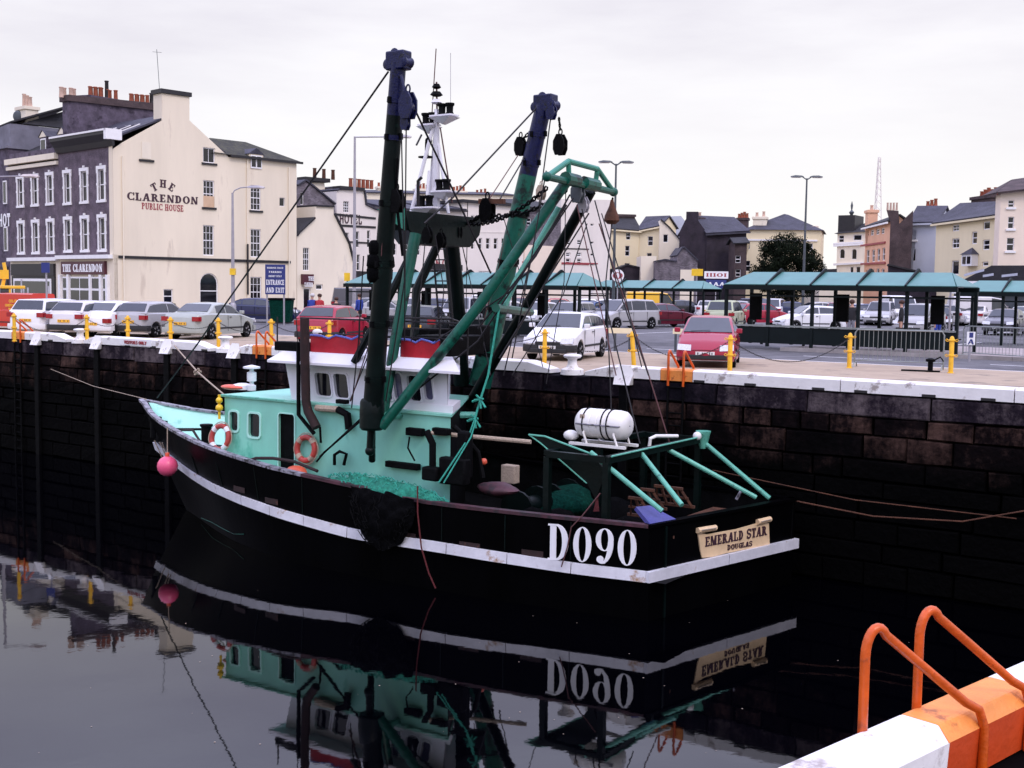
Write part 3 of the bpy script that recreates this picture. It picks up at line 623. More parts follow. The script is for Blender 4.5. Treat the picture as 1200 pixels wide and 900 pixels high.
sign_post(724,319,72,'round white speed sign on the lamp post right of the rigging',[('disc',-.2,.75,.75,'white',[('0',.4,0)],'letter_red')])
sign_post(839,330,100,'blue and red signboard in the street before the dark brick house',[('box',-.2,1.7,.7,'sign_navy',[('AAA',.3,0)],'letter_white'),('box',.55,2.0,.6,'white',[('IIIOI',.3,0)],'letter_red')])
sign_post(1115,322,44,'white bus stop flag at the right end of the green shelter',[('box',-.22,.24,.46,'white',[('I',.2,0)],'letter_dark')],'bus stop')
sign_post(1137,392,38,'low white and blue notice board behind the crowd barrier',[('box',-.12,.26,.42,'white',[('I',.16,0),('A',.16,0)],'sign_navy')],'notice')
# car park board
c=at(323,345,62); A=at(311,345,62); B=at(334.5,345,62); zt=at(323,310,62).z; zb=at(323,345,62).z; wdt=(B-A).length
t=thing('entrance_sign','tall navy car park sign with white words ENTRANCE AND EXIT on two legs','sign',(A.x,A.y,0),0)
m=MB(); m.box((0,-.05,zb),(wdt,0,zt)); bd=m.obj('board','sign_navy',t)
H=zt-zb
for line,y,hh,wf in (('HARBOUR COACH',.86,.055,.8),('PARKING',.72,.06,.62),('SHORT STAY',.58,.06,.66),('ENTRANCE',.32,.17,.9),('AND EXIT',.06,.17,.9)):
    m=MB(); text(m,line,lambda u,v,o:Vector((u,-.052-o,v)),hh*H,wdt*wf,x0=wdt*(1-wf)/2,y0=zb+y*H,T=.19,th=.01); m.obj('lettering','letter_white',bd,smooth=0)
for x in (.08,wdt-.08): m=MB(); m.tube((x,.03,0),(x,.03,zt),.045,8); m.obj('leg','galv',t)
# wheeled bin behind the sign
p=at(330,372,66); t=thing('wheelie_bin','dark green wheeled refuse bin behind the entrance sign','bin',(p.x,p.y,0))
m=MB(); m.add([(-.5,-.4,.1),(.5,-.4,.1),(.5,.4,.1),(-.5,.4,.1),(-.6,-.5,1.3),(.6,-.5,1.3),(.6,.5,1.3),(-.6,.5,1.3)],[(0,3,2,1),(4,5,6,7),(0,1,5,4),(1,2,6,5),(2,3,7,6),(3,0,4,7)]); m.obj('body','net_dark_green',t)
m=MB(); m.box((-.65,-.55,1.3),(.65,.55,1.42)); m.obj('lid','black_gear',t,bevel=.03)

# ---------------------------------------------------------------- bus shelters
def shelter(xa,xb,yc,label,bay=1.62,dp=1.3,panel=True,base=0.0,zl=2.25,zr=2.72,group='green roofed bus shelters'):
    n=max(2,round((xb-xa)/bay)); L=(xb-xa); st=L/n
    t=thing('bus_shelter',label,'bus shelter',Q(xa,yc,base),QR,group)
    hip=.55
    for i in range(n):          # roof panels facing the water and away
        x0=i*st+.03;x1=(i+1)*st-.03
        a=x0+(hip if i==0 else 0)*0; r0=hip if i==0 else x0; r1=L-hip if i==n-1 else x1
        m=MB(); m.slab([(x0,-dp,zl),(x1,-dp,zl),(r1,0,zr),(r0,0,zr)],.03); m.obj('roof_panel','shelter_green',t,smooth=0)
        m=MB(); m.slab([(x0,dp,zl),(x1,dp,zl),(r1,.01,zr),(r0,.01,zr)],.03); m.obj('roof_panel','shelter_green',t,smooth=0)
    for x,xx in ((0,hip),(L,L-hip)):
        m=MB(); m.slab([(x,-dp,zl),(x,dp,zl),(xx,0,zr)],.03); m.obj('roof_panel','shelter_green',t,smooth=0)
    for i in range(1,n):
        m=MB(); m.bar((i*st,-dp-.04,zl-.02),(i*st,0,zr+.10),.06,.14); m.bar((i*st,dp+.04,zl-.02),(i*st,0,zr+.10),.06,.14); m.obj('rafter','shelter_frame',t,smooth=0)
    for y in (-dp,dp):
        m=MB(); m.box((-.04,y-.05,zl-.17),(L+.04,y+.05,zl-.005)); m.obj('fascia','shelter_frame',t,smooth=0)
        m=MB(); m.box((0,y*.85-.03,zl-.42),(L,y*.85+.03,zl-.36)); m.obj('glazing_rail','shelter_frame',t,smooth=0)
    for i in range(n+1):
        for y in (-dp*.85,dp*.85):
            m=MB(); m.box((-.055,-.055,0),(.055,.055,zl-.16)); m.obj('post','shelter_frame',t,(i*st,y,0),smooth=0)
    for i in range(0,n):
        if panel:
            m=MB(); m.box((i*st+.06,-dp*.85-.02,.12),((i+1)*st-.06,-dp*.85+.02,.72)); m.obj('kick_panel','shelter_frame',t,smooth=0)
            if i%2==0:
                m=MB(); m.box((i*st+.5,-.1,.95),(i*st+.95,0,1.95)); m.obj('timetable','black_gear',t,smooth=0)
    if panel:
        m=MB(); m.box((.0,-dp*.85-.06,.73),(L,-dp*.85+.06,.79)); m.obj('sill_rail','trim_white' if 0 else 'rail_grey',t,smooth=0)
        m=MB(); m.box((.3,.2,.42),(L-.3,.6,.47)); 
        for i in range(n): m.box((i*st+.75,.35,0),(i*st+.83,.45,.42))
        m.obj('bench','shelter_frame',t,smooth=0)
    return t
def q_of(px,py,z=0): return QI(atz(px,py,z))
a=q_of(866,404.5,.12); b=at(1132,350,44)
xa=a[0]; yc=a[1]+1.1
def qx_row(px,y): # x on the row at quay offset y for a picture column
    r=ray(px,430); o=Q(0,y); x=QD; den=x.x*r.y-x.y*r.x; return -(o.x*r.y-o.y*r.x)/den
shelter(qx_row(864,yc),qx_row(1130,yc),yc,'long green roofed bus shelter on the right in front of the car park',base=.12)
yb=q_of(694,399)[1]+1.1
shelter(qx_row(425,yb),qx_row(694,yb),yb,'long green roofed bus shelter behind the boat rigging and white hatchback',base=0,zr=2.8)
yd=yc+24
shelter(qx_row(700,yd),qx_row(832,yd),yd,'farther pale green bus shelter behind the burgundy saloon',panel=False,bay=2.0)
ye=yc+12
shelter(qx_row(1128,ye),qx_row(1290,ye),ye,'green roofed bus shelter at the right edge below the market roof',panel=False,bay=2.0)
def low_rail(px0,py0,px1,py1,label,mat='white'):
    a=atz(px0,py0,0);b=atz(px1,py1,0);L=(b-a).length; t=thing('low_rail',label,'railing',a,math.atan2(b.y-a.y,b.x-a.x),'low painted rails by the road')
    m=MB(); m.box((0,-.05,.62),(L,.05,.80)); m.obj('top_rail',mat,t)
    n=max(2,int(L/1.1))
    for i in range(n+1): m=MB(); m.box((-.04,-.04,0),(.04,.04,.62)); m.obj('post','galv_dark',t,(.1+i*(L-.2)/n,0,0))
low_rail(700,411,741,412,'low cream and yellow rail right of the white hatchback','cream_yellow')
low_rail(788,412,826,413,'short cream rail behind the dark red hatchback','cream_yellow')
# ================================================================ buildings
class Face:
    """vertical wall plane of a building: u along the wall, v = height"""
    def __init__(s, parent, mw, o, du, inn):
        s.p=parent; s.mw=mw; s.o=Vector(o); s.du=Vector(du).normalized(); s.inn=Vector(inn).normalized()
        s.wo=mw@s.o; s.wd=(mw.to_3x3()@s.du); s.wn=(mw.to_3x3()@s.inn)
    def uv(s,px,py):
        r=ray(px,py); c=Vector((0,0,CZ)); t=(s.wo-c).dot(s.wn)/r.dot(s.wn); p=c+r*t-s.wo
        return (p.dot(s.wd),p.z+s.wo.z)
    def P(s,u,v,t=0): return s.o+s.du*u+s.inn*t+Vector((0,0,v))
    def fn(s): return lambda u,v,o: s.P(u,v,-o)
    def wall(s,mb,outline,holes,mi=0,reveal=.14):
        loops=[list(outline)]+[list(h) for h in holes]; flat=[p for l in loops for p in l]
        tr=geometry.tessellate_polygon([[Vector((p[0],p[1],0)) for p in l] for l in loops])
        mb.add([s.P(p[0],p[1],0) for p in flat],[tuple(t) for t in tr],mi)
        for h in holes:
            k=len(h); mb.add([s.P(p[0],p[1],0) for p in h]+[s.P(p[0],p[1],reveal) for p in h],[(i,(i+1)%k,(i+1)%k+k,i+k) for i in range(k)],mi)
WC={}
def window(face,u0,v0,u1,v1,style='sash',sill=None,arch=False,surround=None,rev=.14,mat='trim_white'):
    """window part set into an opening: frame + pane (+ bars, sill, surround) ; returns hole outline"""
    w=round((u1-u0)/.08)*.08; h=round((v1-v0)/.08)*.08; w=max(w,.24);h=max(h,.24)
    uc=(u0+u1)/2; u0=uc-w/2; v1=v0+h
    al=abs(face.du.x)>.5
    k=(w,h,style,arch,mat,rev)
    if k not in WC:
        f=.07 if w>.6 else .045; m=MB(); mp=MB(); mc=MB()
        outer=[(0,0),(w,0),(w,h),(0,h)]; inner=[(f,f),(w-f,f),(w-f,h-f),(f,h-f)]
        if arch:
            hh=h-w/2; outer=[(0,0),(w,0)]+[(w/2+w/2*math.cos(math.radians(a)),hh+w/2*math.sin(math.radians(a))) for a in range(0,181,20)]
            r2=w/2-f; inner=[(f,f),(w-f,f)]+[(w/2+r2*math.cos(math.radians(a)),hh+r2*math.sin(math.radians(a))) for a in range(0,181,20)]
        fn=lambda u,v,t: Vector((u,rev-.07+t,v))
        m.prism(outer,fn,0,.06,holes=[inner])
        mp.prism([(p[0]*.999,p[1]*.999) for p in inner],fn,.045,.055)
        nb={'sash':(0,1),'six':(2,3),'four':(1,1),'casement':(1,0),'plain':(0,0),'two':(0,1),'dark':(0,0),'nine':(2,3)}[style if style in ('sash','six','four','casement','plain','two','dark','nine') else 'sash']
        bars=MB()
        for i in range(nb[0]): x=w*(i+1)/(nb[0]+1); bars.box((x-.014,rev-.055,f),(x+.014,rev-.027,h-f-(w*.3 if arch else 0)))
        for i in range(nb[1]):
            z=h*(i+1)/(nb[1]+1); tk=.03 if (nb[1]==1 or i==1) else .014; bars.box((f,rev-.062,z-tk),(w-f,rev-.029,z+tk))
        WC[k]=(m.mesh('frame',mat,0),mp.mesh('pane','pane',0),bars.mesh('glazing_bars',mat,0) if bars.v else None)
    fm,pm_,bm_=WC[k]
    # orient: local x->du, local y->inn
    rot=Matrix((( face.du.x,face.inn.x,0,0),(face.du.y,face.inn.y,0,0),(0,0,1,0),(0,0,0,1)))
    o=link('window',fm,face.p); o.matrix_local=Matrix.Translation(face.P(u0,v0,0))@rot
    p=link('pane',pm_,o)
    if bm_: link('glazing_bars',bm_,o)
    if sill:
        m=MB(); m.box((-.12,-.10,-.14),(w+.12,.02,-.003)); link('sill',m.mesh('sill',sill,0),o)
    if surround:
        m=MB(); s=.16
        m.box((-s,-.05,0),(0,.03,h)); m.box((w,-.05,0),(w+s,.03,h)); m.box((-s-.06,-.07,h),(w+s+.06,.03,h+.22)); m.box((w/2-.09,-.09,h+.22),(w/2+.09,.02,h+.36))
        m.box((-s-.06,-.08,-.16),(w+s+.06,.03,0)); m.box((-s-.05,-.062,h*.48),(0-.001,.031,h*.56)); m.box((w+.001,-.062,h*.48),(w+s+.05,.031,h*.56)); m.box((-s-.06,-.062,h-.25),(-.001,.032,h-.001)); m.box((w+.001,-.062,h-.25),(w+s+.06,.032,h-.001))
        link('surround',m.mesh('surround',surround,0),o)
    if arch:
        hh=h-w/2; return [(u0,v0),(u0+w,v0)]+[(u0+w/2+w/2*math.cos(math.radians(a)),v0+hh+w/2*math.sin(math.radians(a))) for a in range(0,181,20)]
    return [(u0,v0),(u0+w,v0),(u0+w,v1),(u0,v1)]
def chimney(parent,c,size,mat,pots=3,pot='terracotta',cap='same',rz=0,axis='x',poth=.55):
    """c = base centre; size = w,d,h"""
    w,d,h=size; m=MB(); m.box((-w/2,-d/2,0),(w/2,d/2,h)); 
    capm=mat if cap=='same' else cap
    o=m.obj('chimney',mat,parent,c,rz,smooth=0)
    m=MB(); m.box((-w/2-.1,-d/2-.1,h-.25),(w/2+.1,d/2+.1,h-.02)); m.obj('chimney_cap',capm,o,smooth=0)
    me=None; L=w if axis=='x' else d
    for i in range(pots):
        if me is None: m=MB(); m.lathe([(.17,0),(.15,.1),(.12,poth-.1),(.15,poth-.05),(.15,poth)],n=10); me=m.mesh('chimney_pot',pot)
        q=(-L/2+L*(i+.5)/pots); p=link('chimney_pot',me,o,((q,0,h-.02) if axis=='x' else (0,q,h-.02))); p.scale.z=.8+.45*((i*37)%5)/5
    return o
def bldg(name,label,cat,L,R,D,outline,wins,mat,roof=None,side=True,group=None,base_trim=None,z0=0.0):
    """L,R=(px,Y) feet of the visible wall; outline: picture points of its top edge left to right, wins=(x0,y0,x1,y1,style,opts)"""
    a=at(L[0],400,L[1]); b=at(R[0],400,R[1]); a.z=b.z=0; rz=math.atan2(b.y-a.y,b.x-a.x); t=thing(name,label,cat,a,rz,group)
    mw=Matrix.Translation(a)@Matrix.Rotation(rz,4,'Z'); W_=(b-a).length
    f=Face(t,mw,(0,0,0),(1,0,0),(0,1,0)); top=[f.uv(*p) for p in outline]
    top[0]=(0,top[0][1]); top[-1]=(W_,top[-1][1])
    out=[(0,z0),(W_,z0)]+top[::-1]
    holes=[]
    for w in wins:
        x0,y0,x1,y1=w[:4]; st=w[4] if len(w)>4 else 'sash'; op=w[5] if len(w)>5 else {}
        xm,ym=(x0+x1)/2,(y0+y1)/2; u0=f.uv(x0,ym)[0];u1=f.uv(x1,ym)[0];v0=f.uv(xm,y1)[1];v1=f.uv(xm,y0)[1]
        holes.append(window(f,u0,max(v0,.02),u1,v1,st,**op))
    mb=MB(); f.wall(mb,out,holes)
    k=len(out); vs=[f.P(p[0],p[1],0) for p in out]+[f.P(p[0],p[1],D) for p in out]
    mb.add(vs,[(i,(i+1)%k,(i+1)%k+k,i+k) for i in range(k)]+[tuple(range(k,2*k))])
    mb.obj('wall',mat,t,smooth=0,recalc=True)
    if roof:
        kind=roof[0]; rm=roof[2]
        if kind=='ridge':      # ridge parallel to the wall
            rise=roof[1]; zl,zr_=top[0][1],top[-1][1]; m=MB(); rl=rr_=None
            if isinstance(rise,tuple):
                fm_=Face(t,mw,(0,D/2,0),(1,0,0),(0,1,0)); rl=fm_.uv(L[0],rise[0])[1]-zl; rr_=fm_.uv(R[0],rise[1])[1]-zr_; rise=None
            rl=rise if rl is None else rl; rr_=rise if rr_ is None else rr_
            m.slab([f.P(-.2,zl-.03,-.25),f.P(W_+.2,zr_-.03,-.25),f.P(W_+.2,zr_+rr_,D/2),f.P(-.2,zl+rl,D/2)],.12)
            m.slab([f.P(-.2,zl-.03,D+.25),f.P(W_+.2,zr_-.03,D+.25),f.P(W_+.2,zr_+rr_,D/2+.01),f.P(-.2,zl+rl,D/2+.01)],.12)
            m.add([f.P(0,zl-.02,0.02),f.P(0,zl-.02,D),f.P(0,zl+rl,D/2),f.P(W_,zr_-.02,0.02),f.P(W_,zr_-.02,D),f.P(W_,zr_+rr_,D/2)],[(0,1,2),(3,5,4)],1)
            m.obj('roof',[rm,mat],t,smooth=0,recalc=True)
            if len(roof)>3: 
                m=MB(); m.bar(f.P(-.25,zl-.1,-.3),f.P(W_+.25,zr_-.1,-.3),.12,.14); m.obj('gutter',roof[3],t,smooth=0)
        if kind=='gable':
            for p,q in zip(top,top[1:]):
                if abs(p[0]-q[0])<.15: continue
                m=MB(); m.slab([f.P(p[0],p[1]+.01,-.15),f.P(q[0],q[1]+.01,-.15),f.P(q[0],q[1]+.01,D),f.P(p[0],p[1]+.01,D)],.12); m.obj('roof',rm,t,smooth=0)
        if kind=='hip':
            rise=roof[1]; zl,zr_=top[0][1],top[-1][1]; e=.25; h=min(D/2,W_/2-.2); m=MB(); n0=[f.P(-e,zl,-e),f.P(W_+e,zr_,-e),f.P(W_+e,zr_,D+e),f.P(-e,zl,D+e),f.P(h,zl+rise,D/2),f.P(W_-h,zr_+rise,D/2)]
            m.add(n0,[(0,1,5,4),(1,2,5),(2,3,4,5),(3,0,4),(0,3,2,1)]); m.obj('roof',rm,t,smooth=0)
    return t,f,W_,top
def band_(t,f,p0,p1,h,proud,mat,name='string_course'):
    a=f.uv(*p0);b=f.uv(*p1); m=MB(); m.prism([(a[0],a[1]-h/2),(b[0],b[1]-h/2),(b[0],b[1]+h/2),(a[0],a[1]+h/2)],f.fn(),-.01,proud); return m.obj(name,mat,t,smooth=0)

# ---------------------------------------------------------------- the pub on the corner
C=at(134.5,380,77.7); C.z=0; ES=Vector((.686,.728,0)); rz=math.atan2(ES.y,ES.x)
cl=thing('corner_pub','tall cream gabled public house with dark brick front and big painted name on its side','pub',C,rz)
mw=Matrix.Translation(C)@Matrix.Rotation(rz,4,'Z')
S1=Face(cl,mw,(0,0,0),(1,0,0),(0,1,0)); F1=Face(cl,mw,(0,0,0),(0,1,0),(1,0,0))
u=lambda x,y:S1.uv(x,y)
WL=u(347.5,300)[0]; FWd=F1.uv(68.5,250)[0]
top=[(0,u(134.5,175)[1]),u(143,167),u(190,141),u(190,113),u(222,113.5),u(222,141),u(268,184),(WL,u(347,190.5)[1])]
ridge_u=(u(190,141)[0]+u(222,141)[0])/2; RD=FWd
holes=[]; 
def sw(x0,y0,x1,y1,st,**k):
    xm,ym=(x0+x1)/2,(y0+y1)/2; h=window(S1,u(x0,ym)[0],u(xm,y1)[1],u(x1,ym)[0],u(xm,y0)[1],st,**k); holes.append(h); return h
sw(238,173,252,191,'casement',sill='trim_black'); h=sw(238,212,251.5,243,'nine',sill='trim_black')
m=MB(); m.box((h[0][0]+.02,-.0,h[0][1]+.02),(h[1][0]-.02,.05,h[0][1]+(h[2][1]-h[0][1])*.42)); m.obj('boarding','board',cl,(0,.03,0))
sw(238,264,251,299.5,'nine'); sw(293.5,217,306,246.5,'nine',sill='trim_black'); sw(293.5,268,306,301.5,'nine'); sw(293.5,324,306.5,360,'six'); sw(327.5,231.5,334,242,'plain')
sw(191.5,338.5,203,355.5,'two',sill='trim_black'); sw(234.5,319.5,255.5,362,'sash',arch=True,mat='trim_white')
blind=[u(166,167),u(178,168.5)]
mb=MB(); out=[(0,0),(WL,0)]+top[::-1]; S1.wall(mb,out,holes)
# back and far faces
D0=FWd
mb.add([S1.P(0,0,D0),S1.P(WL,0,D0),S1.P(WL,top[-1][1],D0),S1.P(0,top[0][1],D0)],[(0,1,2,3)]); mb.add([S1.P(WL,0,0),S1.P(WL,0,D0),S1.P(WL,top[-1][1],D0),S1.P(WL,top[-1][1],0)],[(0,1,2,3)])
mb.obj('side_wall','cream',cl,smooth=0,recalc=False)
# chimney on the gable
a=top[2];b=top[4]; m=MB(); m.box((a[0]+.01,.015,a[1]-1.2),(b[0]-.01,1.1,b[1]-.01)); ch=m.obj('chimney','cream',cl,smooth=0)
m=MB(); m.box((a[0]-.12,-.12,b[1]+.002),(b[0]+.12,1.22,b[1]+.28)); m.obj('chimney_cap','trim_black',ch,smooth=0)
m=MB(); m.tube((a[0]+.2,.6,b[1]),(a[0]-.0,.6,b[1]+2.9),.02,6); m.bar((a[0]-.3,.6,b[1]+2.7),(a[0]+.35,.6,b[1]+2.75),.02,.02); m.obj('aerial','galv_dark',ch)
# blind window, string course, pipes
m=MB(); q0=u(166,187.5);q1=u(178.5,189); m.prism([(q0[0]-.2,q0[1]-.09),(q1[0]+.1,q0[1]-.09),(q1[0]+.1,q0[1]+.05),(q0[0]-.2,q0[1]+.05)],S1.fn(),-.01,.1); m.obj('blind_sill','trim_black',cl,smooth=0)
m=MB(); m.prism([(q0[0],q0[1]+.1),(q1[0]-.1,q0[1]+.1),(q1[0]-.1,u(172,166.5)[1]),(q0[0],u(172,166.5)[1])],S1.fn(),-.01,.03); m.obj('blind_panel','cream_pale',cl,smooth=0)
zc=3.72+0*1; zc=(u(160,301.2)[1]+u(330,307.4)[1])/2
m=MB(); m.prism([(.3,zc-.09),(u(340,307)[0],zc-.09),(u(340,307)[0],zc+.09),(.3,zc+.09)],S1.fn(),-.01,.09); m.obj('string_course','trim_black',cl,smooth=0)
for x,y0,y1 in ((144,183,368),(338,196,372),(289.5,186,300)):
    m=MB(); uu=u(x,280)[0]; m.tube(S1.P(uu,.2,-.08),S1.P(uu,u(x,y0)[1],-.08),.045,8); m.obj('downpipe','cream_pale',cl)
m=MB(); uu=u(289.3,320)[0]; m.tube(S1.P(uu,u(289,345)[1],-.12),S1.P(uu,u(289,286)[1],-.12),.07,8); m.obj('vent_pipe','trim_black',cl)
# painted name
def line(txt,pa,pb,hpx,mat,fs=1,**k):
    a=u(*pa);b=u(*pb); hh=u(pa[0],pa[1]-hpx)[1]-a[1]; dz=(b[1]-a[1])/(b[0]-a[0]); m=MB()
    text(m,txt,lambda x,v,o:S1.P(a[0]+x,a[1]+v,-.004-o),hh,b[0]-a[0],**k); m.obj('painted_name',mat,cl,smooth=0)
line('CLARENDON',(148.5,234),(232,239.5),9.2,'letter_dark',T=.22,t=.12,th=.012)
line('PUBLIC HOUSE',(166,245),(215,248),7.6,'letter_red',T=.2,t=.12,th=.012)
m=MB()
for ch_,cx_,cy_,deg in (('T',180.6,219.3,30),('H',191,215.2,-2),('E',201.4,219.6,-32)):
    rot=math.radians(deg); P,wg=glyph(ch_,.22,.12,.07); o=u(cx_,cy_); sc=u(190,210)[1]-u(190,219.2)[1]; kk=0
    for p in P:
        kk+=1; m.prism([((x-wg/2)*sc*1.2,(y-.5)*sc) for x,y in p],lambda x,v,t_:S1.P(o[0]+x*math.cos(rot)-v*math.sin(rot),o[1]+x*math.sin(rot)+v*math.cos(rot),-.004-t_),0,.012+kk*.001)
m.obj('painted_name','letter_dark',cl,smooth=0)
# brick front (seen at the left of the corner)
zt=F1.uv(134,170)[1]; zf=F1.uv(100,299)[1]
fh=[]
for xs,(y0,y1) in (((79.5,99.3,119.5),(198,233)),((79.5,99.3,119.5),(257,297))):
    for i,x in enumerate(xs):
        yo=[(204,238),(201,236),(196,234)][i] if y0==198 else [(260,292),(257.5,293),(256,293)][i]
        uc=F1.uv(x,250)[0]; v0=F1.uv(x,yo[1])[1]; v1=F1.uv(x,yo[0])[1]
        v0=round((F1.uv(99.3,236 if y0==198 else 293)[1]),2); hh=1.98 if y0==198 else 2.1
        fh.append(window(F1,uc-.42,v0,uc+.42,v0+hh,'sash',surround='trim_white'))
mb=MB(); F1.wall(mb,[(0.0,zf),(FWd,zf),(FWd,zt),(0,zt)],fh); mb.obj('front_wall','purple_brick',cl,smooth=0,recalc=False)
m=MB(); m.box((-.01,.0,zf),(.05-.09,.45,zt)); m.obj('quoin','cream',cl,smooth=0)
m=MB(); m.prism([(0,zt-.05),(0,zt+.45),(-.1,zt+.9),(-.55,zt+.9),(-.55,zt+.7),(-.25,zt+.3),(-.12,zt-.05)],lambda a,b,t_:Vector((a,t_,b)),-.25,FWd); m.obj('cornice','trim_black',cl,smooth=0)
m=MB(); m.box((-.62,-.28,zt+.9),(-.02,FWd,zt+1.02)); m.obj('gutter','trim_white',cl,smooth=0)
m=MB(); m.box((-.62,-.3,zt+.35),(.5,-.005,zt+1.02)); m.obj('corner_bracket','trim_white',cl,smooth=0)
# shopfront of the pub
m=MB(); m.box((-.02,0,0),(.25,FWd,zf-.01)); m.obj('shopfront_wall','cream',cl,smooth=0)
fz=F1.uv(100,322)[1]
m=MB(); m.box((-.35,.1,zf-.25),(-.021,FWd-.05,zf-.002)); m.obj('shop_cornice','trim_white',cl,smooth=0)
m=MB(); a=F1.uv(75,330);b=F1.uv(126,329); m.box((-.22,b[0],zf-1.28),(-.022,a[0],zf-.42)); fb=m.obj('fascia_board','maroon',cl,smooth=0)
m=MB(); W2=a[0]-b[0]; text(m,'THE CLARENDON',lambda x,v,o:Vector((-.222-o,a[0]-.25-x,zf-1.12+v)),.52,W2-.5,T=.24,t=.12,th=.01); m.obj('lettering','letter_white',fb,smooth=0)
for i,(x0,x1,st) in enumerate(((76,80.5,'plain'),(85,107,'casement'),(110,119,'dark'),(123,127,'plain'))):
    uA=F1.uv(x1,350)[0];uB=F1.uv(x0,350)[0]; m=MB(); m.box((-.14,uA,.25),(-.024,uB,zf-1.45)); w_=m.obj('shop_window','trim_white',cl,smooth=0)
    m=MB(); nn=2 if x1-x0>12 else 1
    for k in range(nn):
        ww=(uB-uA)/nn; m.box((-.155,uA+k*ww+.06,.5),(-.141,uA+(k+1)*ww-.06,zf-2.35)); m.box((-.155,uA+k*ww+.06,zf-2.2),(-.141,uA+(k+1)*ww-.06,zf-1.55))
    m.obj('pane','pane',w_,smooth=0)
for x in (73,83,109,121,128.5):
    uA=F1.uv(x,350)[0]; m=MB(); m.box((-.24,uA-.13,0),(-.022,uA+.13,zf-1.3)); m.obj('pilaster','trim_white',cl,smooth=0)
# roofs of the pub
zr=top[2][1]-.02; ye=0.12
m=MB(); m.slab([(-.1,ye,top[1][1]+.1),(ridge_u,ye,zr+.5),(ridge_u,D0-.05,zr+.5),(-.1,D0-.05,top[1][1]+.1)],.12)
m.slab([(ridge_u+.01,ye,zr+.5),(u(268,184)[0],ye,top[6][1]+.08),(u(268,184)[0],D0,top[6][1]+.08),(ridge_u+.01,D0,zr+.5)],.12); rf=m.obj('roof','slate',cl,smooth=0)
dz=(zr+.5-top[1][1]-.1)/(ridge_u+.1)
for yy in (1.1,2.3,4.2):
    m=MB(); P=lambda x,y,h:(x,y,top[1][1]+.1+dz*(x+.1)+.12+h)
    m.slab([P(1.0,yy,.02),P(2.6,yy,.02),P(2.6,yy+.75,.02),P(1.0,yy+.75,.02)],.06); k_=m.obj('skylight','trim_white',rf,smooth=0)
    m=MB(); m.slab([P(1.1,yy+.09,.085),P(2.5,yy+.09,.085),P(2.5,yy+.66,.085),P(1.1,yy+.66,.085)],.01); m.obj('pane','pane',rf,smooth=0)
# rear wing roof, hipped at the far end
e0=u(268,184)[0]; zE=top[7][1]; a=u(246,161.5);b=u(319,168.7)
rz_=S1.uv(246,161.5)
bk=3.2
def up(px,py,y):   # point on plane local y
    f_=Face(cl,mw,(0,y,0),(1,0,0),(0,1,0)); q=f_.uv(px,py); return Vector((q[0],y,q[1]))
r0=up(246,161.5,bk); r1=up(319,168.7,bk)
m=MB(); m.add([(e0-1.2,-.18,zE+.05),(WL+.35,-.18,zE+.05),(WL+.35,2*bk,zE+.05),(e0-1.2,2*bk,zE+.05),r0,(WL-2.2,bk,r0.z)],[(0,1,5,4),(1,2,5),(2,3,4,5),(3,0,4),(0,3,2,1)]); m.obj('rear_roof','slate_moss',cl,smooth=0)
m=MB(); m.box((e0,-.28,zE-.1),(WL+.4,-.185,zE+.06)); m.obj('gutter','trim_black',cl,smooth=0)
d0=u(291.5,197);d1=u(308,176)
m=MB(); m.box((d0[0],-.05,zE-.02),(d1[0],1.5,d1[1]-.35)); m.add([(d0[0]-.1,-.1,d1[1]-.35),(d1[0]+.1,-.1,d1[1]-.35),(d1[0]+.1,1.6,d1[1]-.35),(d0[0]-.1,1.6,d1[1]-.35),((d0[0]+d1[0])/2,-.1,d1[1]+.1),((d0[0]+d1[0])/2,1.9,d1[1]+.1)],[(0,1,4),(1,2,5,4),(3,0,4,5)],1)
dm=m.obj('dormer',['cream','slate'],cl,smooth=0)
m=MB(); m.box((d0[0]+.12,-.075,d0[1]+.02),(d1[0]-.12,-.051,d1[1]-.42)); q=m.obj('dormer_frame','trim_white',dm,smooth=0)
m=MB(); cx=(d0[0]+d1[0])/2; m.box((d0[0]+.2,-.085,d0[1]+.12),(cx-.06,-.076,d1[1]-.5)); m.box((cx+.06,-.085,d0[1]+.12),(d1[0]-.2,-.076,d1[1]-.5)); m.obj('pane','pane',q if False else dm,smooth=0)
# plinth
m=MB(); m.box((u(325,368)[0],-.04,0),(WL,-.001,.5)); m.obj('plinth','maroon',cl,smooth=0)

# huge party chimney wall between the two fronts
y1=F1.uv(68.5,200)[0]
pc_=thing('chimney_wall','huge dark rendered party chimney wall crowned with red clay pots behind the corner pub','chimney',mw@Vector((0,y1,0)),rz)
FP=Face(pc_,Matrix.Translation(mw@Vector((0,y1,0)))@Matrix.Rotation(rz,4,'Z'),(0,0,0),(1,0,0),(0,1,0))
tp=[FP.uv(70.5,200),FP.uv(70.5,111),FP.uv(105,111),FP.uv(188,123),FP.uv(188,160)]
z0=7.5; ux0=max(.8,tp[0][0]); 
m=MB(); m.prism([(ux0,z0),(tp[4][0],z0),(tp[3][0],FP.uv(150,117)[1]-.15),(tp[2][0],tp[2][1]),(ux0,tp[1][1])],FP.fn(),-.9,.05); m.obj('stack','purple_render',pc_,smooth=0)
zt_=FP.uv(150,117)[1]
m=MB(); m.prism([(ux0-.15,tp[1][1]-.35),(tp[3][0]+.1,zt_-.5),(tp[3][0]+.1,zt_+.02),(ux0-.15,tp[1][1]+.05)],FP.fn(),-1.05,.2); m.obj('stack_cap','brown_brick',pc_,smooth=0)
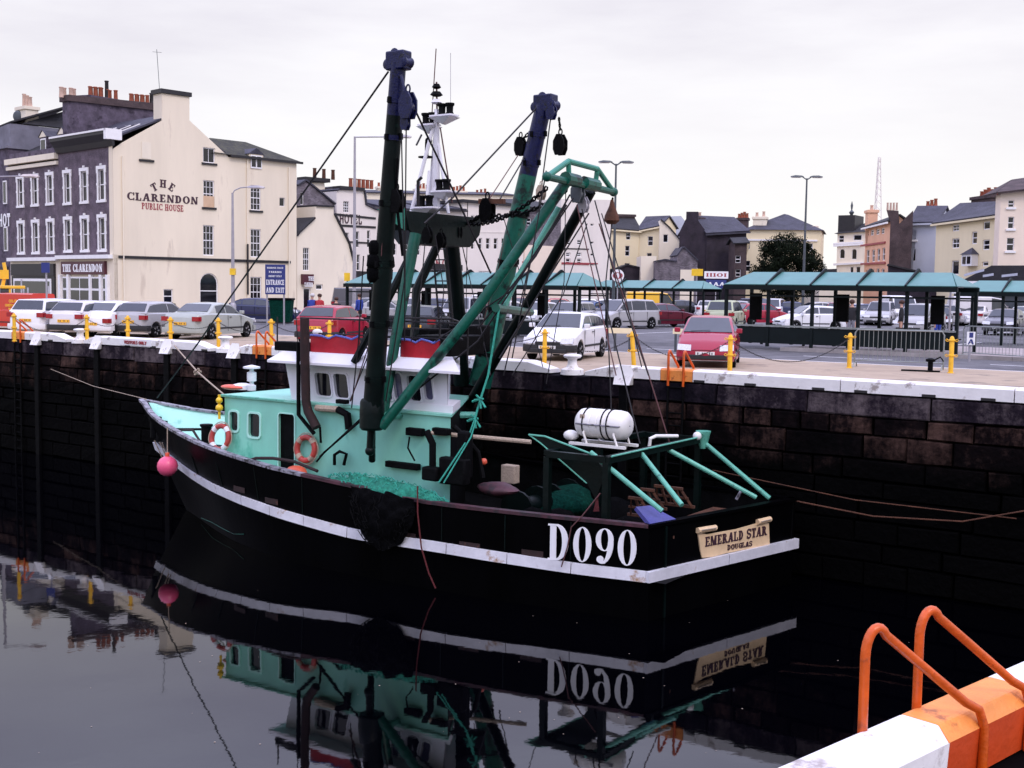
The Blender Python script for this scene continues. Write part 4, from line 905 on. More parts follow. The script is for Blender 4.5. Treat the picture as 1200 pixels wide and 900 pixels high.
def pots(px0,px1,n,mat,hh):
    for i in range(n):
        px=px0+(px1-px0)*i/max(1,n-1); q=FP.uv(px,112+.14*(px-105)); zz=tp[1][1]+(zt_-tp[1][1])*(q[0]-ux0)/(tp[3][0]-ux0)
        m=MB(); m.lathe([(.17,-.1),(.15,.1),(.13,hh-.1),(.17,hh-.04),(.15,hh)],n=8); m.obj('chimney_pot',mat,pc_,FP.P(q[0],zz,.4+.25*(i%2)))
pots(75,92,4,'buff_pot',.62); pots(109,124,6,'terracotta',.85); pots(129,139,3,'terracotta',1.1 if 0 else .75); pots(157,176,7,'terracotta',.62); pots(128.5,129,1,'trim_black',1.35); pots(181,182,1,'trim_black',.8)

# left shop building of the pair
LS=thing('dark_shop_house','dark brick house with black shopfront and two roof dormers left of the pub','house',mw@Vector((0,y1,0)),rz)
mwL=Matrix.Translation(mw@Vector((0,y1,0)))@Matrix.Rotation(rz,4,'Z'); FL=Face(LS,mwL,(0,0,0),(0,1,0),(1,0,0))
WL2=FL.uv(11.5,260)[0]; fh=[]
zt2=FL.uv(40,196)[1]
for x in (24.5,41.5,59):
    uc=FL.uv(x,250)[0]
    for yb,hh in ((237,1.95),(293,2.1)):
        v0=FL.uv(41.5,yb+2.5)[1]; fh.append(window(FL,uc-.42,v0,uc+.42,v0+hh,'sash',surround='trim_white'))
zf2=zf-.1
mb=MB(); FL.wall(mb,[(0.02,zf2),(WL2,zf2),(WL2,zt2),(0.02,zt2)],fh); mb.add([(0,WL2,0),(9,WL2,0),(9,WL2,zt2),(0,WL2,zt2),(9,0,zt2),(9,0,0)],[(0,1,2,3),(1,5,4,2)]); mb.obj('front_wall','purple_brick',LS,smooth=0,recalc=False)
for k_,(za,zb_,pr) in enumerate(((zt2-.02,zt2+.22,.18),(zt2+.36,zt2+.75,.30))):
    m=MB(); m.box((-pr,-.0,za),(.1,WL2+.1,zb_)); m.obj('cornice','cream_pale',LS,smooth=0)
m=MB(); m.box((-.05,0.01,zt2+.75),(.3,WL2,zt2+1.15)); m.obj('parapet','purple_render',LS,smooth=0)
m=MB(); m.slab([(.3,.0,zt2+.9),(5.5,0,zt2+3.4),(5.5,WL2,zt2+3.4),(.3,WL2,zt2+.9)],.12); m.slab([(5.51,.0,zt2+3.4),(10,0,zt2+.9),(10,WL2,zt2+.9),(5.51,WL2,zt2+3.4)],.12); m.obj('roof','slate_dark',LS,smooth=0)
for px in (59,85):
    # dormers
    fx=Face(LS,mwL,(1.2,0,0),(0,1,0),(1,0,0)); q=fx.uv(px-(6 if px<70 else 9),168); yy=q[0]
    if px>70: yy=-.9+ .0; 
    yy=fx.uv(54,168)[0] if px<70 else fx.uv(76,168)[0]
    zz=zt2+1.0
    m=MB(); m.box((1.0,yy-.55,zz),(3.6,yy+.55,zz+1.25)); m.add([(.9,yy-.65,zz+1.25),(.9,yy+.65,zz+1.25),(.9,yy,zz+1.75),(4.4,yy-.65,zz+1.25),(4.4,yy+.65,zz+1.25),(4.4,yy,zz+1.75)],[(0,2,5,3),(1,4,5,2)],1); m.add([(.95,yy-.6,zz+1.25),(.95,yy+.6,zz+1.25),(.95,yy,zz+1.7)],[(0,1,2)],2)
    dm=m.obj('dormer',['purple_render','slate','cream_pale'],LS if px<70 else cl if 0 else LS,smooth=0,recalc=False)
    m=MB(); m.box((.97,yy-.42,zz+.1),(.995,yy+.42,zz+1.15)); m.obj('dormer_frame','trim_white',dm,smooth=0); m=MB(); m.box((.95,yy-.32,zz+.2),(.965,yy+.32,zz+1.05)); m.obj('pane','pane',dm,smooth=0)
m=MB(); m.box((-.02,0.02,0),(.3,WL2,zf2-.01)); m.obj('shopfront_wall','cream_pale',LS,smooth=0)
m=MB(); m.box((-.3,.05,zf2-.25),(-.021,WL2,zf2-.002)); m.obj('shop_cornice','trim_white',LS,smooth=0)
a=FL.uv(16,330)[0];b=FL.uv(66,330)[0]; m=MB(); m.box((-.2,b,zf2-1.3),(-.022,a,zf2-.45)); m.obj('fascia_board','trim_black',LS,smooth=0)
m=MB(); m.box((-.15,b,.1),(-.022,a,zf2-1.32)); q=m.obj('shop_surround','trim_black',LS,smooth=0)
a=FL.uv(19,350)[0];b=FL.uv(63,350)[0]; m=MB(); m.box((-.19,b,.5),(-.151,a,zf2-1.5)); q2=m.obj('shop_window','trim_white',LS,smooth=0); m=MB(); m.box((-.2,b+.2,.6),(-.191,a-.2,zf2-1.68)); m.obj('pane','pane',q2,smooth=0)
for x,y0_,y1_ in ((29,327,342),(36,337,348),(60,336,347)):
    uu=FL.uv(x,340)[0]; m=MB(); m.lathe([(.14,0),(.16,.1),(.07,.45),(.1,.6),(.05,.75)],c=(-.3,uu,1.0),n=8); 
m=MB()
for x,z_,hh in ((28.5,1.0,1.3),(31,1.0,.6),(36,.9,.8),(60.5,.95,.9)):
    uu=FL.uv(x,340)[0]; m.box((-.212,uu-.13,z_),(-.201,uu+.13,z_+hh))
m.obj('window_display','curtain',q2,smooth=0)

# hotel wall at the far left
HL=thing('grey_hotel','taller grey rendered hotel at the far left edge with white letters HOT','hotel',mwL@Vector((0,WL2,0)),rz)
mwH=mwL@Matrix.Translation((0,WL2,0)); FH=Face(HL,mwH,(-.0,0,0),(0,1,0),(1,0,0)); SH=Face(HL,mwH,(0,0,0),(1,0,0),(0,1,0))
zt3=FH.uv(0,180)[1]+.35; zt3=max(zt3,zt2+1.6)
fh=[]
for x,(ya,yb) in ((2,(220,250)),):
    pass
m=MB(); m.box((0,0.01,0),(12,12,zt3)); m.obj('wall','purple_render',HL,smooth=0)
for v0,v1 in ((zf2+.5,zf2+2.3),(zt2-2.4,zt2-.7)):
    m=MB(); m.box((-.06,.35,v0),(-.001,.95,v1)); w_=m.obj('window','trim_white',HL,smooth=0); m=MB(); m.box((-.075,.45,v0+.1),(-.061,.85,v1-.1)); m.obj('pane','pane',w_,smooth=0)
# shop at its ground floor
m=MB(); m.box((-.08,.4,0),(-.001,11,3.2)); m.obj('shopfront','trim_black',HL,smooth=0)
q=SH.uv(42,160)
m=MB(); m.box((.2,-.0,zt3),(12,3.2,zt3+1.75)); m.obj('parapet','grey_render',HL,smooth=0)
m=MB(); m.box((-.2,-.1,zt3-.05),(12,3.3,zt3+.12)); m.obj('cornice','grey_render',HL,smooth=0)
m=MB(); m.slab([(.2,3.2,zt3+1.5),(.2,-.1,zt3+1.8),(5,-.1,zt3+3.6),(5,3.2,zt3+3.2)],.12); m.slab([(1,0,zt3+1.76),(9,0,zt3+1.76),(6,2,zt3+3.6)],.1); m.obj('roof','slate_dark',HL,smooth=0)
g=chimney(HL,(2.2,1.6,zt3+1.3),(1.0,1.5,2.0),'cream_pale',3,'buff_pot','same',axis='y',poth=.9)
m=MB(); m.lathe([(.42,0),(.36,.08),(.3,.1)],c=(1.6,1.9,zt3+2.6),axis=(-1,-.6,0),n=14); m.obj('satellite_dish','galv_dark',HL)
a=FH.uv(14,257); b=FH.uv(0,257)
m=MB(); hh=.95; text(m,'HOT',lambda x,v,o:Vector((-.05-o,a[0]+2.05-x,a[1]-.5+v)),hh,1.9,T=.18,t=.16,sf=0,th=.02); m.obj('lettering','letter_white',HL,smooth=0)

# ---------------------------------------------------------------- terrace right of the pub
PE=mw@Vector((WL,0,0)); EV=ES.normalized()
def onS(px,off=0.0):   # depth Y where picture column meets the street line of the pub's side wall
    r=ray(px,380); x=EV; o=PE-Vector((-EV.y,EV.x,0))*(-off)*1.0; den=x.x*r.y-x.y*r.x; s=-(o.x*r.y-o.y*r.x)/den; return (o+x*s).y
def W5(x0,y0,x1,y1,st='six',**k): return (x0,y0,x1,y1,st,k)
t,f,W_,tp=bldg('cream_pub_annex','low cream gabled house with small pub door, right of the corner pub','house',(348,onS(348)+.1),(413,onS(413)),8,
  [(348,277),(351,273),(369,256),(370,242),(391,243),(391,251),(408,285),(413,307)],
  [W5(355,290.5,362.5,317,'nine'),W5(370,333.5,378.5,339.5,'plain'),W5(355.5,338,364,371,'dark')],'cream_pale',('gable',0,'slate_dark'))
m=MB(); a=f.uv(352.5,333);b=f.uv(365,321.5); m.prism([(a[0],a[1]),(b[0],a[1]),(b[0],b[1]),(a[0],b[1])],f.fn(),-.01,.3); s_b=m.obj('door_sign','maroon',t,smooth=0)
m=MB(); text(m,'THE',lambda x,v,o:f.P(a[0]+.45+x,b[1]-.48+v,-.302-o),.32,.55,th=.01); text(m,'CLARENDON',lambda x,v,o:f.P(a[0]+.1+x,b[1]-.92+v,-.302-o),.32,b[0]-a[0]-.2,th=.01); m.obj('lettering','letter_white',s_b,smooth=0)
m=MB(); m.prism([(a[0]+.2,.02),(b[0]-.1,.02),(b[0]-.1,a[1]),(a[0]+.2,a[1])],f.fn(),.0,.02); 
t,f,W_,tp=bldg('stone_lean_to','steep little stone gable squeezed between the corner pub and cream annex','house',(347.6,onS(348)+4),(392,onS(392)+4),6,[(347.6,218),(349,218),(358,212),(392,240)],[W5(352,225,356,240,'plain')],'rubble',('gable',0,'slate'))
t,f,W_,tp=bldg('chimney_gable_house','white rendered rear gable with broad black capped chimney above the cream annex','house',(357,onS(357)+8),(399,onS(399)+8),7,[(357,240),(360,214),(380,214),(381,222),(392,220),(399,232)],[W5(383,234,389,242,'plain')],'cream_pale',('gable',0,'slate'))
q=f.uv(359,214);q2=f.uv(381,214); m=MB(); m.box((q[0]-.3,-.3,q[1]+.14),(q2[0]+.3,.9,q[1]+.45)); cp=m.obj('chimney_cap','trim_black',t,smooth=0)
for k in range(3): m=MB(); m.lathe([(.16,0),(.14,.7),(.17,.8)],n=8); m.obj('chimney_pot','rust_iron',cp,(q[0]+1.0+k*.9,.3,q[1]+.45))
# the pub block stands nearer than the first layout: set it down at its true distance on its raised pavement
KP=.983
def bring(o,k):
    c=Vector((0,0,CZ)); o.location=c+(Vector(o.location)-c)*k; o.scale=(k,k,k)
for o in [o for o in bpy.data.objects if o.parent is None and o.name in ('corner_pub','chimney_wall','dark_shop_house','grey_hotel','cream_pub_annex','stone_lean_to','chimney_gable_house')]: bring(o,KP)
zt_p=CZ-CZ*KP; pn=Vector((ES.y,-ES.x,0)).normalized(); fa=C*KP; fb=(C+ES.normalized()*26)*KP; fn_=Vector((-ES.y,ES.x,0)).normalized()
m=MB(); pts=[fa+pn*1.6-ES.normalized()*1.6,fb+pn*1.6,fb+fn_*1.0,fa+fn_*1.0+ES.normalized()*.2,fa+fn_*22+ES.normalized()*.2,fa+fn_*22-ES.normalized()*1.6]
m.add([Vector((p.x,p.y,z)) for z in (.005,zt_p-.01) for p in pts],[(6,7,8,9,10,11)]+[(i,(i+1)%6,6+(i+1)%6,6+i) for i in range(6)]); m.obj('raised_pavement','pavement',smooth=0,kind='structure')['label']='raised pavement round the foot of the cream pub'
# white hotel
H1=onS(397)+3.0; H2=onS(455)+3.0
t,f,W_,tp=bldg('white_hotel','white hotel with its name on a banded panel, behind the left derrick','hotel',(394,H1),(452,H2),9,
  [(394,224),(397.5,222.5),(426,223.5),(428,240),(440,246),(452,248)],
  [W5(402.5,236,409,249,'six'),W5(417,271,421,290,'sash'),W5(418,298,422,317,'sash'),W5(430,270,434,290,'sash'),W5(430,298,435,317,'sash'),W5(404,272,409,288,'sash'),W5(444,262,449,290,'nine'),W5(444,298,449,318,'nine')],'lilac_white',('gable',0,'slate'))
a=f.uv(391,250);b=f.uv(437,268); 
band_(t,f,(392,251),(440,256),.16,.06,'trim_black'); band_(t,f,(396,264),(440,266.5),.16,.06,'trim_black'); band_(t,f,(410,283.5),(452,286),.12,.06,'trim_black')
band_(t,f,(414,321),(452,323),.5,.06,'trim_black')
m=MB(); a=f.uv(397.5,261.5); b=f.uv(424,263); text(m,'HOTEL',lambda x,v,o:f.P(a[0]+x,a[1]+v,-.02-o),.75,b[0]-a[0],T=.16,t=.14,sf=0,th=.02); m.obj('lettering','letter_dark',t,smooth=0)
m=MB(); q=f.uv(397,223);q2=f.uv(426,223); m.box((q[0],-.2,q[1]+.1),(q2[0],.8,q[1]+.35)); cp=m.obj('chimney_cap','trim_black',t,smooth=0)
for k in range(6): m=MB(); m.lathe([(.16,0),(.14,.6),(.18,.7)],n=8); m.obj('chimney_pot','terracotta',cp,(q[0]+1.4+k*.42,.3,q[1]+.35))
# terrace behind the gantry
rowY=lambda px:onS(px)+2.5
def grid(xs,ys,w,st='sash',dy=0):
    out=[]
    for i,x in enumerate(xs):
        for (a,b) in ys: out.append((x-w/2,a+dy*i,x+w/2,b+dy*i,st,{}))
    return out
t,f,W_,tp=bldg('dormered_terrace_house','white terrace house with oval dormer window between derrick and radio mast','house',(452,rowY(452)),(500,rowY(500)),9,[(452,244),(500,247)],grid((462,476,490),((262,274),(286,299)),5.5),'lilac_white',('ridge',(238,239),'slate','trim_black'))
t,f,W_,tp=bldg('cream_terrace_shop','pale terrace house over dark shop windows behind the green gantry','house',(500,rowY(500)),(541,rowY(541)),9,[(500,244),(541,246)],grid((497+11,525),((266,276),(295,305)),6)+[(503,316,520,328,'dark',{}),(523,316,538,329,'dark',{})],'lilac_white',('ridge',(239,240),'slate','trim_black'))
m=MB(); a=f.uv(485,329);b=f.uv(522,333); band_(t,f,(486+15,312),(541,314),.5,.12,'trim_black','shop_fascia')
m=MB(); a=f.uv(487+14,338); text(m,'AN CO',lambda x,v,o:f.P(.4+x,3.9+v,-.02-o),.6,2.2,sf=0,th=.02); m.obj('lettering','letter_red',t,smooth=0)
t,f,W_,tp=bldg('long_white_block','long plain white block with rows of narrow paired windows behind the rigging','office block',(541,rowY(541)),(612,rowY(612)),10,[(541,237),(612,239)],
  grid((554,563,572,581,590,598,606),((252,259),(279,292)),4.2)+[(561,318,576,323,'six',{}),(540+4,318,550,330,'dark',{})]+grid((586,600),((316,324),),6),'lilac_white',('flat',0,None))
band_(t,f,(541,271.5),(612,272.5),.10,.03,'lilac_white')
m=MB(); m.box((-.3,-.3,tp[0][1]),(W_+.3,10,tp[0][1]+.25)); m.obj('roof','slate_dark',t,smooth=0)
t,f,W_,tp=bldg('stone_bay_house','grey stone fronted house with slate roof behind the green A-frame','house',(612,rowY(612)),(655,rowY(655)),9,[(612,243),(655,245)],grid((620,632,645),((256,264),),5)+grid((622,640),((297,302),),8,'dark'),'rubble',('ridge',(238,238),'slate_dark','trim_black'))
band_(t,f,(612,307),(700,309),.12,.06,'letter_red')
m=MB(); a=f.uv(613,330);b=f.uv(655,289); m.prism([(0.02,.02),(W_-.02,.02),(W_-.02,b[1]),(.02,b[1])],f.fn(),.0,.15); m.obj('front_bay','blush',t,smooth=0)
t,f,W_,tp=bldg('white_end_block','tall plain white end block with small windows left of the lamp post','office block',(655,rowY(655)),(713,rowY(713)),12,[(655,233),(713,234)],
  grid((666,679),((281,287),(296,301),(303,310)),5)+grid((694,),((262,265),(283,286),(297,300),(308,311)),4,'dark')+[(665,321,682,326,'dark',{})],'lilac_white',('flat',0,None))
band_(t,f,(655,291),(690,292),.10,.05,'trim_black'); band_(t,f,(655,309),(690,310),.10,.05,'letter_red')
# backdrop skyline houses behind the hotel row
t,f,W_,tp=bldg('far_terrace','far cream terrace roofline with chimneys seen above the rigging','terrace',(430,128),(600,136),8,[(430,226),(600,229)],[],'cream_pale',('ridge',.5,'slate'))
for x in (3,7.5,12): chimney(t,(x,3,tp[0][1]),(1.6,.8,1.0),'cream_pale',4)
chimney(t,(14.8,3,tp[0][1]),(1.5,.8,.8),'rubble',3)

# ---------------------------------------------------------------- right hand town
chimney_of=lambda t,f,px0,px1,py0,py1,mat,n,pot='terracotta',d=1.2,y=3.0: chimney(t,((f.uv(px0,py1)[0]+f.uv(px1,py1)[0])/2,y,f.uv(px0,py1)[1]),(abs(f.uv(px1,py1)[0]-f.uv(px0,py1)[0]),d,f.uv(px0,py0)[1]-f.uv(px0,py1)[1]),mat,n,pot)
t,f,W_,tp=bldg('cream_corner_house','cream house with two narrow windows and dark slate roof right of the lamp post','house',(711,122),(746,122.5),5,[(711,268),(746,271)],[W5(733.5,273,739,281,'sash'),W5(732.5,288,738,300,'sash'),W5(732,308,738,313,'dark')],'cream_yellow',('ridge',(256,257),'slate_dark','cream_yellow'))
chimney_of(t,f,724,751,249,268,'brown_brick',0)
t,f,W_,tp=bldg('cream_bay_house','cream bow fronted house with grey slate roof beside the cream corner house','house',(746,122.6),(770,121.6),5,[(746,271),(770,265)],[W5(759,277,765,288,'sash'),W5(757.5,296,764,302,'dark')],'cream_yellow',('ridge',(255,254),'slate','cream_yellow'))
t,f,W_,tp=bldg('pale_step_house','pale narrow rendered house with lower slate wing left of the dark brick house','house',(770,121),(793,121),8,[(770,262),(774,258),(784,267),(793,281)],[W5(777,275,783,284,'dark')],'cream_pale',('gable',0,'slate_dark'))
t,f,W_,tp=bldg('grey_gable_house','plain grey rendered gable wall rising behind the pale narrow house','house',(771,131),(800,131),3,[(771,254),(798,253),(800,260)],[],'grey_blue',('flat',0,None))
t,f,W_,tp=bldg('low_slate_sheds','dark yard sheds with slate roofs below the cream houses','shed',(713,112),(770,112),6,[(713,317),(728,314),(735,311),(748,314),(770,322)],[],'dark_brick',('gable',0,'slate_dark'))
t,f,W_,tp=bldg('cream_yard_wall','low cream rendered outbuilding in front of the dark brick house','outbuilding',(749,111),(767,111),4,[(749,300),(767,300)],[],'cream_pale',('flat',0,None))
t,f,W_,tp=bldg('stone_outbuilding','rough stone outbuilding with pale base against the dark brick house','outbuilding',(766,109.5),(815,109.5),5,[(766,307),(779,305),(793,307),(794,300),(801,290),(815,306)],[],'rubble',('gable',0,'slate'))
m=MB(); q=f.uv(797,330); m.prism([(q[0],.02),(W_-.3,.02),(W_-.3,f.uv(800,316)[1]),(q[0],f.uv(800,316)[1])],f.fn(),-.0,.05); m.obj('painted_base','cream_pale',t,smooth=0)
# dark brick house: gable facing left, long front
t,f,W_,tp=bldg('dark_brick_house','very dark brick house with steep gable and chimney left of the big tree','house',(793,111),(826,110.5),8,[(793,272),(803,258),(806,254),(815,254),(826,274)],[],'dark_brick',('flat',0,None))
m=MB(); q=f.uv(804,253);q2=f.uv(818,253); m.box((q[0],.2,q[1]-1),(q2[0],1.2,q[1]+.4)); m.obj('chimney','dark_brick',t,smooth=0)
t2,f2,W2_,tp2=bldg('dark_brick_terrace','long dark brick house front under purple slate roof facing the car park','house',(825,110.4),(871,111.5),6,[(825,274),(871,271)],grid((858,867),((287,295),(309,316)),5)+[(856,330,866,336,'dark',{})],'dark_brick',('ridge',(254,256),'slate','slate'))
chimney_of(t2,f2,830,838,253,262,'buff_pot' if 0 else 'brown_brick',2,'buff_pot')
m=MB(); m.prism([(.02,.02),(.02,5),(.021,5)],f2.fn(),0,.01)
t,f,W_,tp=bldg('brown_narrow_house','narrow brown house with pale lintels between dark brick front and cream house','house',(858,108),(872,108.1),2,[(858,286),(872,285)],[W5(862,300,868,308,'sash'),W5(862,316,868,324,'sash')],'brown_brick',('ridge',.5,'slate_dark'))
t,f,W_,tp=bldg('cream_tree_house','big cream house with purple slate hipped roof behind the dark tree','house',(870,117),(958,115),8,[(870,269),(958,270)],grid((876,),((285,292),(305,318)),6)+grid((950,),((285,294),(305,318)),5),'cream_yellow',('hip',1.75,'slate'))
chimney_of(t,f,881,897,253,270,'cream_pale',2,'buff_pot',y=1.5); chimney_of(t,f,952,957,264,272,'blush',0,y=1.5); chimney_of(t,f,857,870,251,264,'brown_brick',4,'terracotta',y=6)
band_(t,f,(870,281),(958,282),.16,.1,'trim_white')
# corner building with round front
t,f,W_,tp=bldg('white_turret_house','ornate white corner house with arched windows under a black turret roof','house',(977,110.5),(1012,109),6,[(977,274),(1012,271)],
  [W5(983,276,989,284,'sash'),W5(1000,275,1010,282,'dark'),W5(984,292,990,303,'plain',arch=True),W5(998,291.5,1004,304,'plain',arch=True),W5(996,313,1000,328,'plain'),W5(1003,312,1008,330,'dark')],'cream_pale',('hip',.9,'slate_dark'))
for y0,y1_ in (((977,286),(1012,284)),((977,288),(1012,286)),((977,310),(1012,308))): band_(t,f,y0,y1_,.18,.16,'trim_white')
m=MB(); q=f.uv(978,274);q2=f.uv(1000,274); m.box((q[0]+.2,.3,q[1]),(q2[0],3,q[1]+1.7)); m.obj('turret','trim_black',t,smooth=0)
m=MB(); m.lathe([(.1,0),(.25,.3),(.06,.5),(.12,.9),(.02,1.3)],c=(q[0]+1.2,1,q[1]+1.7),n=8); m.obj('finial','galv_dark',t)
t,f,W_,tp=bldg('low_white_shop','low white flat fronted shop beside the tree and turret house','shop',(958,104),(980,104),6,[(958,317),(980,316)],[],'cream_pale',('flat',0,None))
band_(t,f,(958,319),(980,318),.45,.2,'slate_dark','shop_fascia')
# orange house, its end wall, grey-blue house
t,f,W_,tp=bldg('orange_house','orange painted three storey house with rows of narrow windows','house',(1009.5,104),(1038,95),1.2,[(1009.5,268),(1038,261)],
  grid((1016,1022,1028.5,1034.5),((270,277),),4,'sash',-1.0)+grid((1017,1023.5,1029.5,1035.5),((293,308),),3.6,'sash',-.9)+grid((1016.5,1022.5,1028.5,1034.5),((316,335),),3.6,'sash',-.5),'orange_wall',('ridge',(266,256),'slate_dark','trim_white'))
band_(t,f,(1009.5,288),(1038,284),.16,.1,'letter_red'); band_(t,f,(1009.5,309.5),(1038,308),.16,.1,'letter_red')
chimney_of(t,f,1012,1015.5,247,270,'orange_wall',1,'buff_pot',d=.8,y=.5)
t,f,W_,tp=bldg('brown_gable_end','windowless brown brick gable end with tall chimney right of the orange house','house',(1038,94.8),(1064,94.3),.8,[(1038,262),(1039,246),(1053,247),(1054,262),(1064,246.5)],[],'brown_brick',('flat',0,None))
for k in range(4): q=f.uv(1040+k*3.6,246); m=MB(); m.lathe([(.09,0),(.07,.5),(.09,.6)],n=8); m.obj('chimney_pot','buff_pot',t,(q[0],.5,q[1]))
t,f,W_,tp=bldg('low_dark_garage','low dark walled yard with white doorway below the brown gable end','outbuilding',(1038,91),(1098,90),2,[(1038,311),(1040,311),(1075,319),(1090,326),(1098,330)],[W5(1041,322,1047,337,'plain')],'dark_brick',('gable',0,'slate_dark'))
t,f,W_,tp=bldg('blue_grey_house','pale blue-grey house with slate roof between brown gable and cream terrace','house',(1062,95.5),(1092,94.5),6,[(1062,262),(1092,261)],[W5(1066.5,269,1074,281,'sash',sill='trim_white'),W5(1066,291.5,1073,306,'dark')],'grey_blue',('ridge',(243,243),'slate','grey_blue'))
chimney_of(t,f,1072,1086,238,250,'brown_brick',3,'terracotta',y=4.0)
t,f,W_,tp=bldg('cream_terrace_right','long cream terrace with small bay window and blue slate roof at right','house',(1091.5,90.5),(1165,82),4,[(1091.5,263),(1165,253)],
  [W5(1116,263,1124,271,'four'),W5(1115.5,279,1124,291,'four'),W5(1138.5,272,1145,286,'sash'),W5(1152,260,1160,269,'dark'),W5(1151.5,281,1159.5,293,'sash'),W5(1151,306,1158,312,'dark'),W5(1115,305,1123.5,322,'dark'),W5(1135.5,300,1145,311,'casement')],'cream_yellow',('ridge',(244,241),'slate','cream_yellow'))
chimney_of(t,f,1101,1124,230,250,'brown_brick',6,'terracotta',y=3.2,d=1.4)
q=f.uv(1134,312);q2=f.uv(1146.5,298); m=MB(); m.box((q[0],-.5,q[1]),(q2[0],-.001,q2[1])); m.add([(q[0]-.1,-.6,q2[1]),(q2[0]+.1,-.6,q2[1]),(q2[0]+.1,0,q2[1]),(q[0]-.1,0,q2[1]),((q[0]+q2[0])/2,-.1,q2[1]+.5)],[(0,1,4),(1,2,4),(3,0,4)],1); bw=m.obj('bay_window',['trim_white','slate'],t,smooth=0,recalc=False)
m=MB(); cx=(q[0]+q2[0])/2; m.box((q[0]+.15,-.52,q[1]+.15),(cx-.08,-.501,q2[1]-.15)); m.box((cx+.08,-.52,q[1]+.15),(q2[0]-.15,-.501,q2[1]-.15)); m.obj('pane','pane',bw,smooth=0)
t,f,W_,tp=bldg('tall_curved_house','tall blush coloured house with eaves roof at the right edge of the picture','house',(1165,81.5),(1240,81),1.2,[(1165,227),(1180,222.5),(1200,220.5),(1240,219)],
  [W5(1181.5,234,1188.5,243,'two',sill='trim_white'),W5(1181,254,1188.5,268,'two',sill='trim_white'),W5(1180,279,1188,294,'two',sill='trim_white')],'blush',None)
m=MB(); m.slab([f.P(-.4,tp[0][1]-.05,-.5),f.P(W_,tp[-1][1],-.5),f.P(W_,tp[-1][1]+1.1,4),f.P(1.8,tp[1][1]+.95,4)],.12); m.slab([f.P(-.4,tp[0][1]-.05,-.5),f.P(1.8,tp[1][1]+.95,4),f.P(-.4,tp[0][1],3)],.12); m.obj('roof','brown_brick',t,smooth=0)
# market hall
a=at(1110,400,62);b=at(1245,400,58);a.z=b.z=0; rzm=math.atan2(b.y-a.y,b.x-a.x)
mk=thing('market_hall','low market hall with wide black roof and white fascia behind the right shelter','market hall',a,rzm); fm=Face(mk,Matrix.Translation(a)@Matrix.Rotation(rzm,4,'Z'),(0,0,0),(1,0,0),(0,1,0)); Wm=(b-a).length
zf1=fm.uv(1160,344)[1]; zf0=fm.uv(1160,338)[1]
m=MB(); q0=fm.uv(1106,333)
m.prism([(0,fm.uv(1112,335)[1]),(Wm,fm.uv(1160,336)[1]),(Wm,fm.uv(1200,311)[1]),(fm.uv(1160,311)[0],fm.uv(1160,311)[1])],fm.fn(),-12,-.2); m.obj('roof','slate_dark',mk,smooth=0)
m=MB(); m.box((fm.uv(1118,340)[0],-.25,zf1-.02),(Wm,-.05,zf1+.62)); fs_=m.obj('fascia','trim_white',mk,smooth=0)
m=MB()
for px in (1143,1181): q=fm.uv(px,341); text(m,'MARKET',lambda x,v,o:Vector((q[0]+x,-.252-o,q[1]-.12+v)),.24,.85,sf=.04,th=.01)
m.obj('lettering','letter_red',fs_,smooth=0)
m=MB(); m.box((fm.uv(1118,340)[0],0,0),(Wm,.2,zf1)); m.obj('wall','galv_dark',mk,smooth=0)
for x0,y0,x1,y1 in ((1132,324,1155,318),(1154,325,1166,323),(1176,325,1194,323)):
    q=fm.uv(x0,y0);q2=fm.uv(x1,y1); m=MB(); m.prism([(q[0],q[1]),(q2[0],q2[1]),(q2[0],q2[1]+.12),(q[0],q[1]+.12)],fm.fn(),.18,.24); m.obj('roof_light','grey_blue',mk,smooth=0)
for o in [o for o in bpy.data.objects if o.parent is None]:
    k={'orange_house':1.25,'brown_gable_end':1.25,'low_dark_garage':1.25,'blue_grey_house':1.25,'cream_terrace_right':1.25,'tall_curved_house':1.2,'market_hall':1.5,'white_turret_house':1.27,'low_white_shop':1.15,
       'cream_corner_house':1.08,'cream_bay_house':1.08,'pale_step_house':1.08,'grey_gable_house':1.08,'low_slate_sheds':1.1,'cream_yard_wall':1.1,'stone_outbuilding':1.1,'dark_brick_house':1.1,'dark_brick_terrace':1.1,'brown_narrow_house':1.1,'cream_tree_house':1.12}.get(o.name)
    if k: bring(o,k)
# lattice mast far away
p=at(1028,250,230); t=thing('radio_tower','very thin pale lattice radio tower far behind the orange house','radio tower',(p.x,p.y,0))
zt_=at(1028,184,230).z; m=MB(); w0=1.6
P=[(math.cos(a)*w0,math.sin(a)*w0) for a in (0,2.094,4.189)]
for x,y in P: m.tube((x,y,0),(x*.15,y*.15,zt_),.09,5)
n=22
for i in range(n):
    k0=1-.85*i/n;k1=1-.85*(i+1)/n
    for j in range(3):
        a=P[j];b=P[(j+1)%3]; m.tube((a[0]*k0,a[1]*k0,zt_*i/n),(b[0]*k1,b[1]*k1,zt_*(i+1)/n),.05,4)
m.obj('lattice','lilac_white',t)

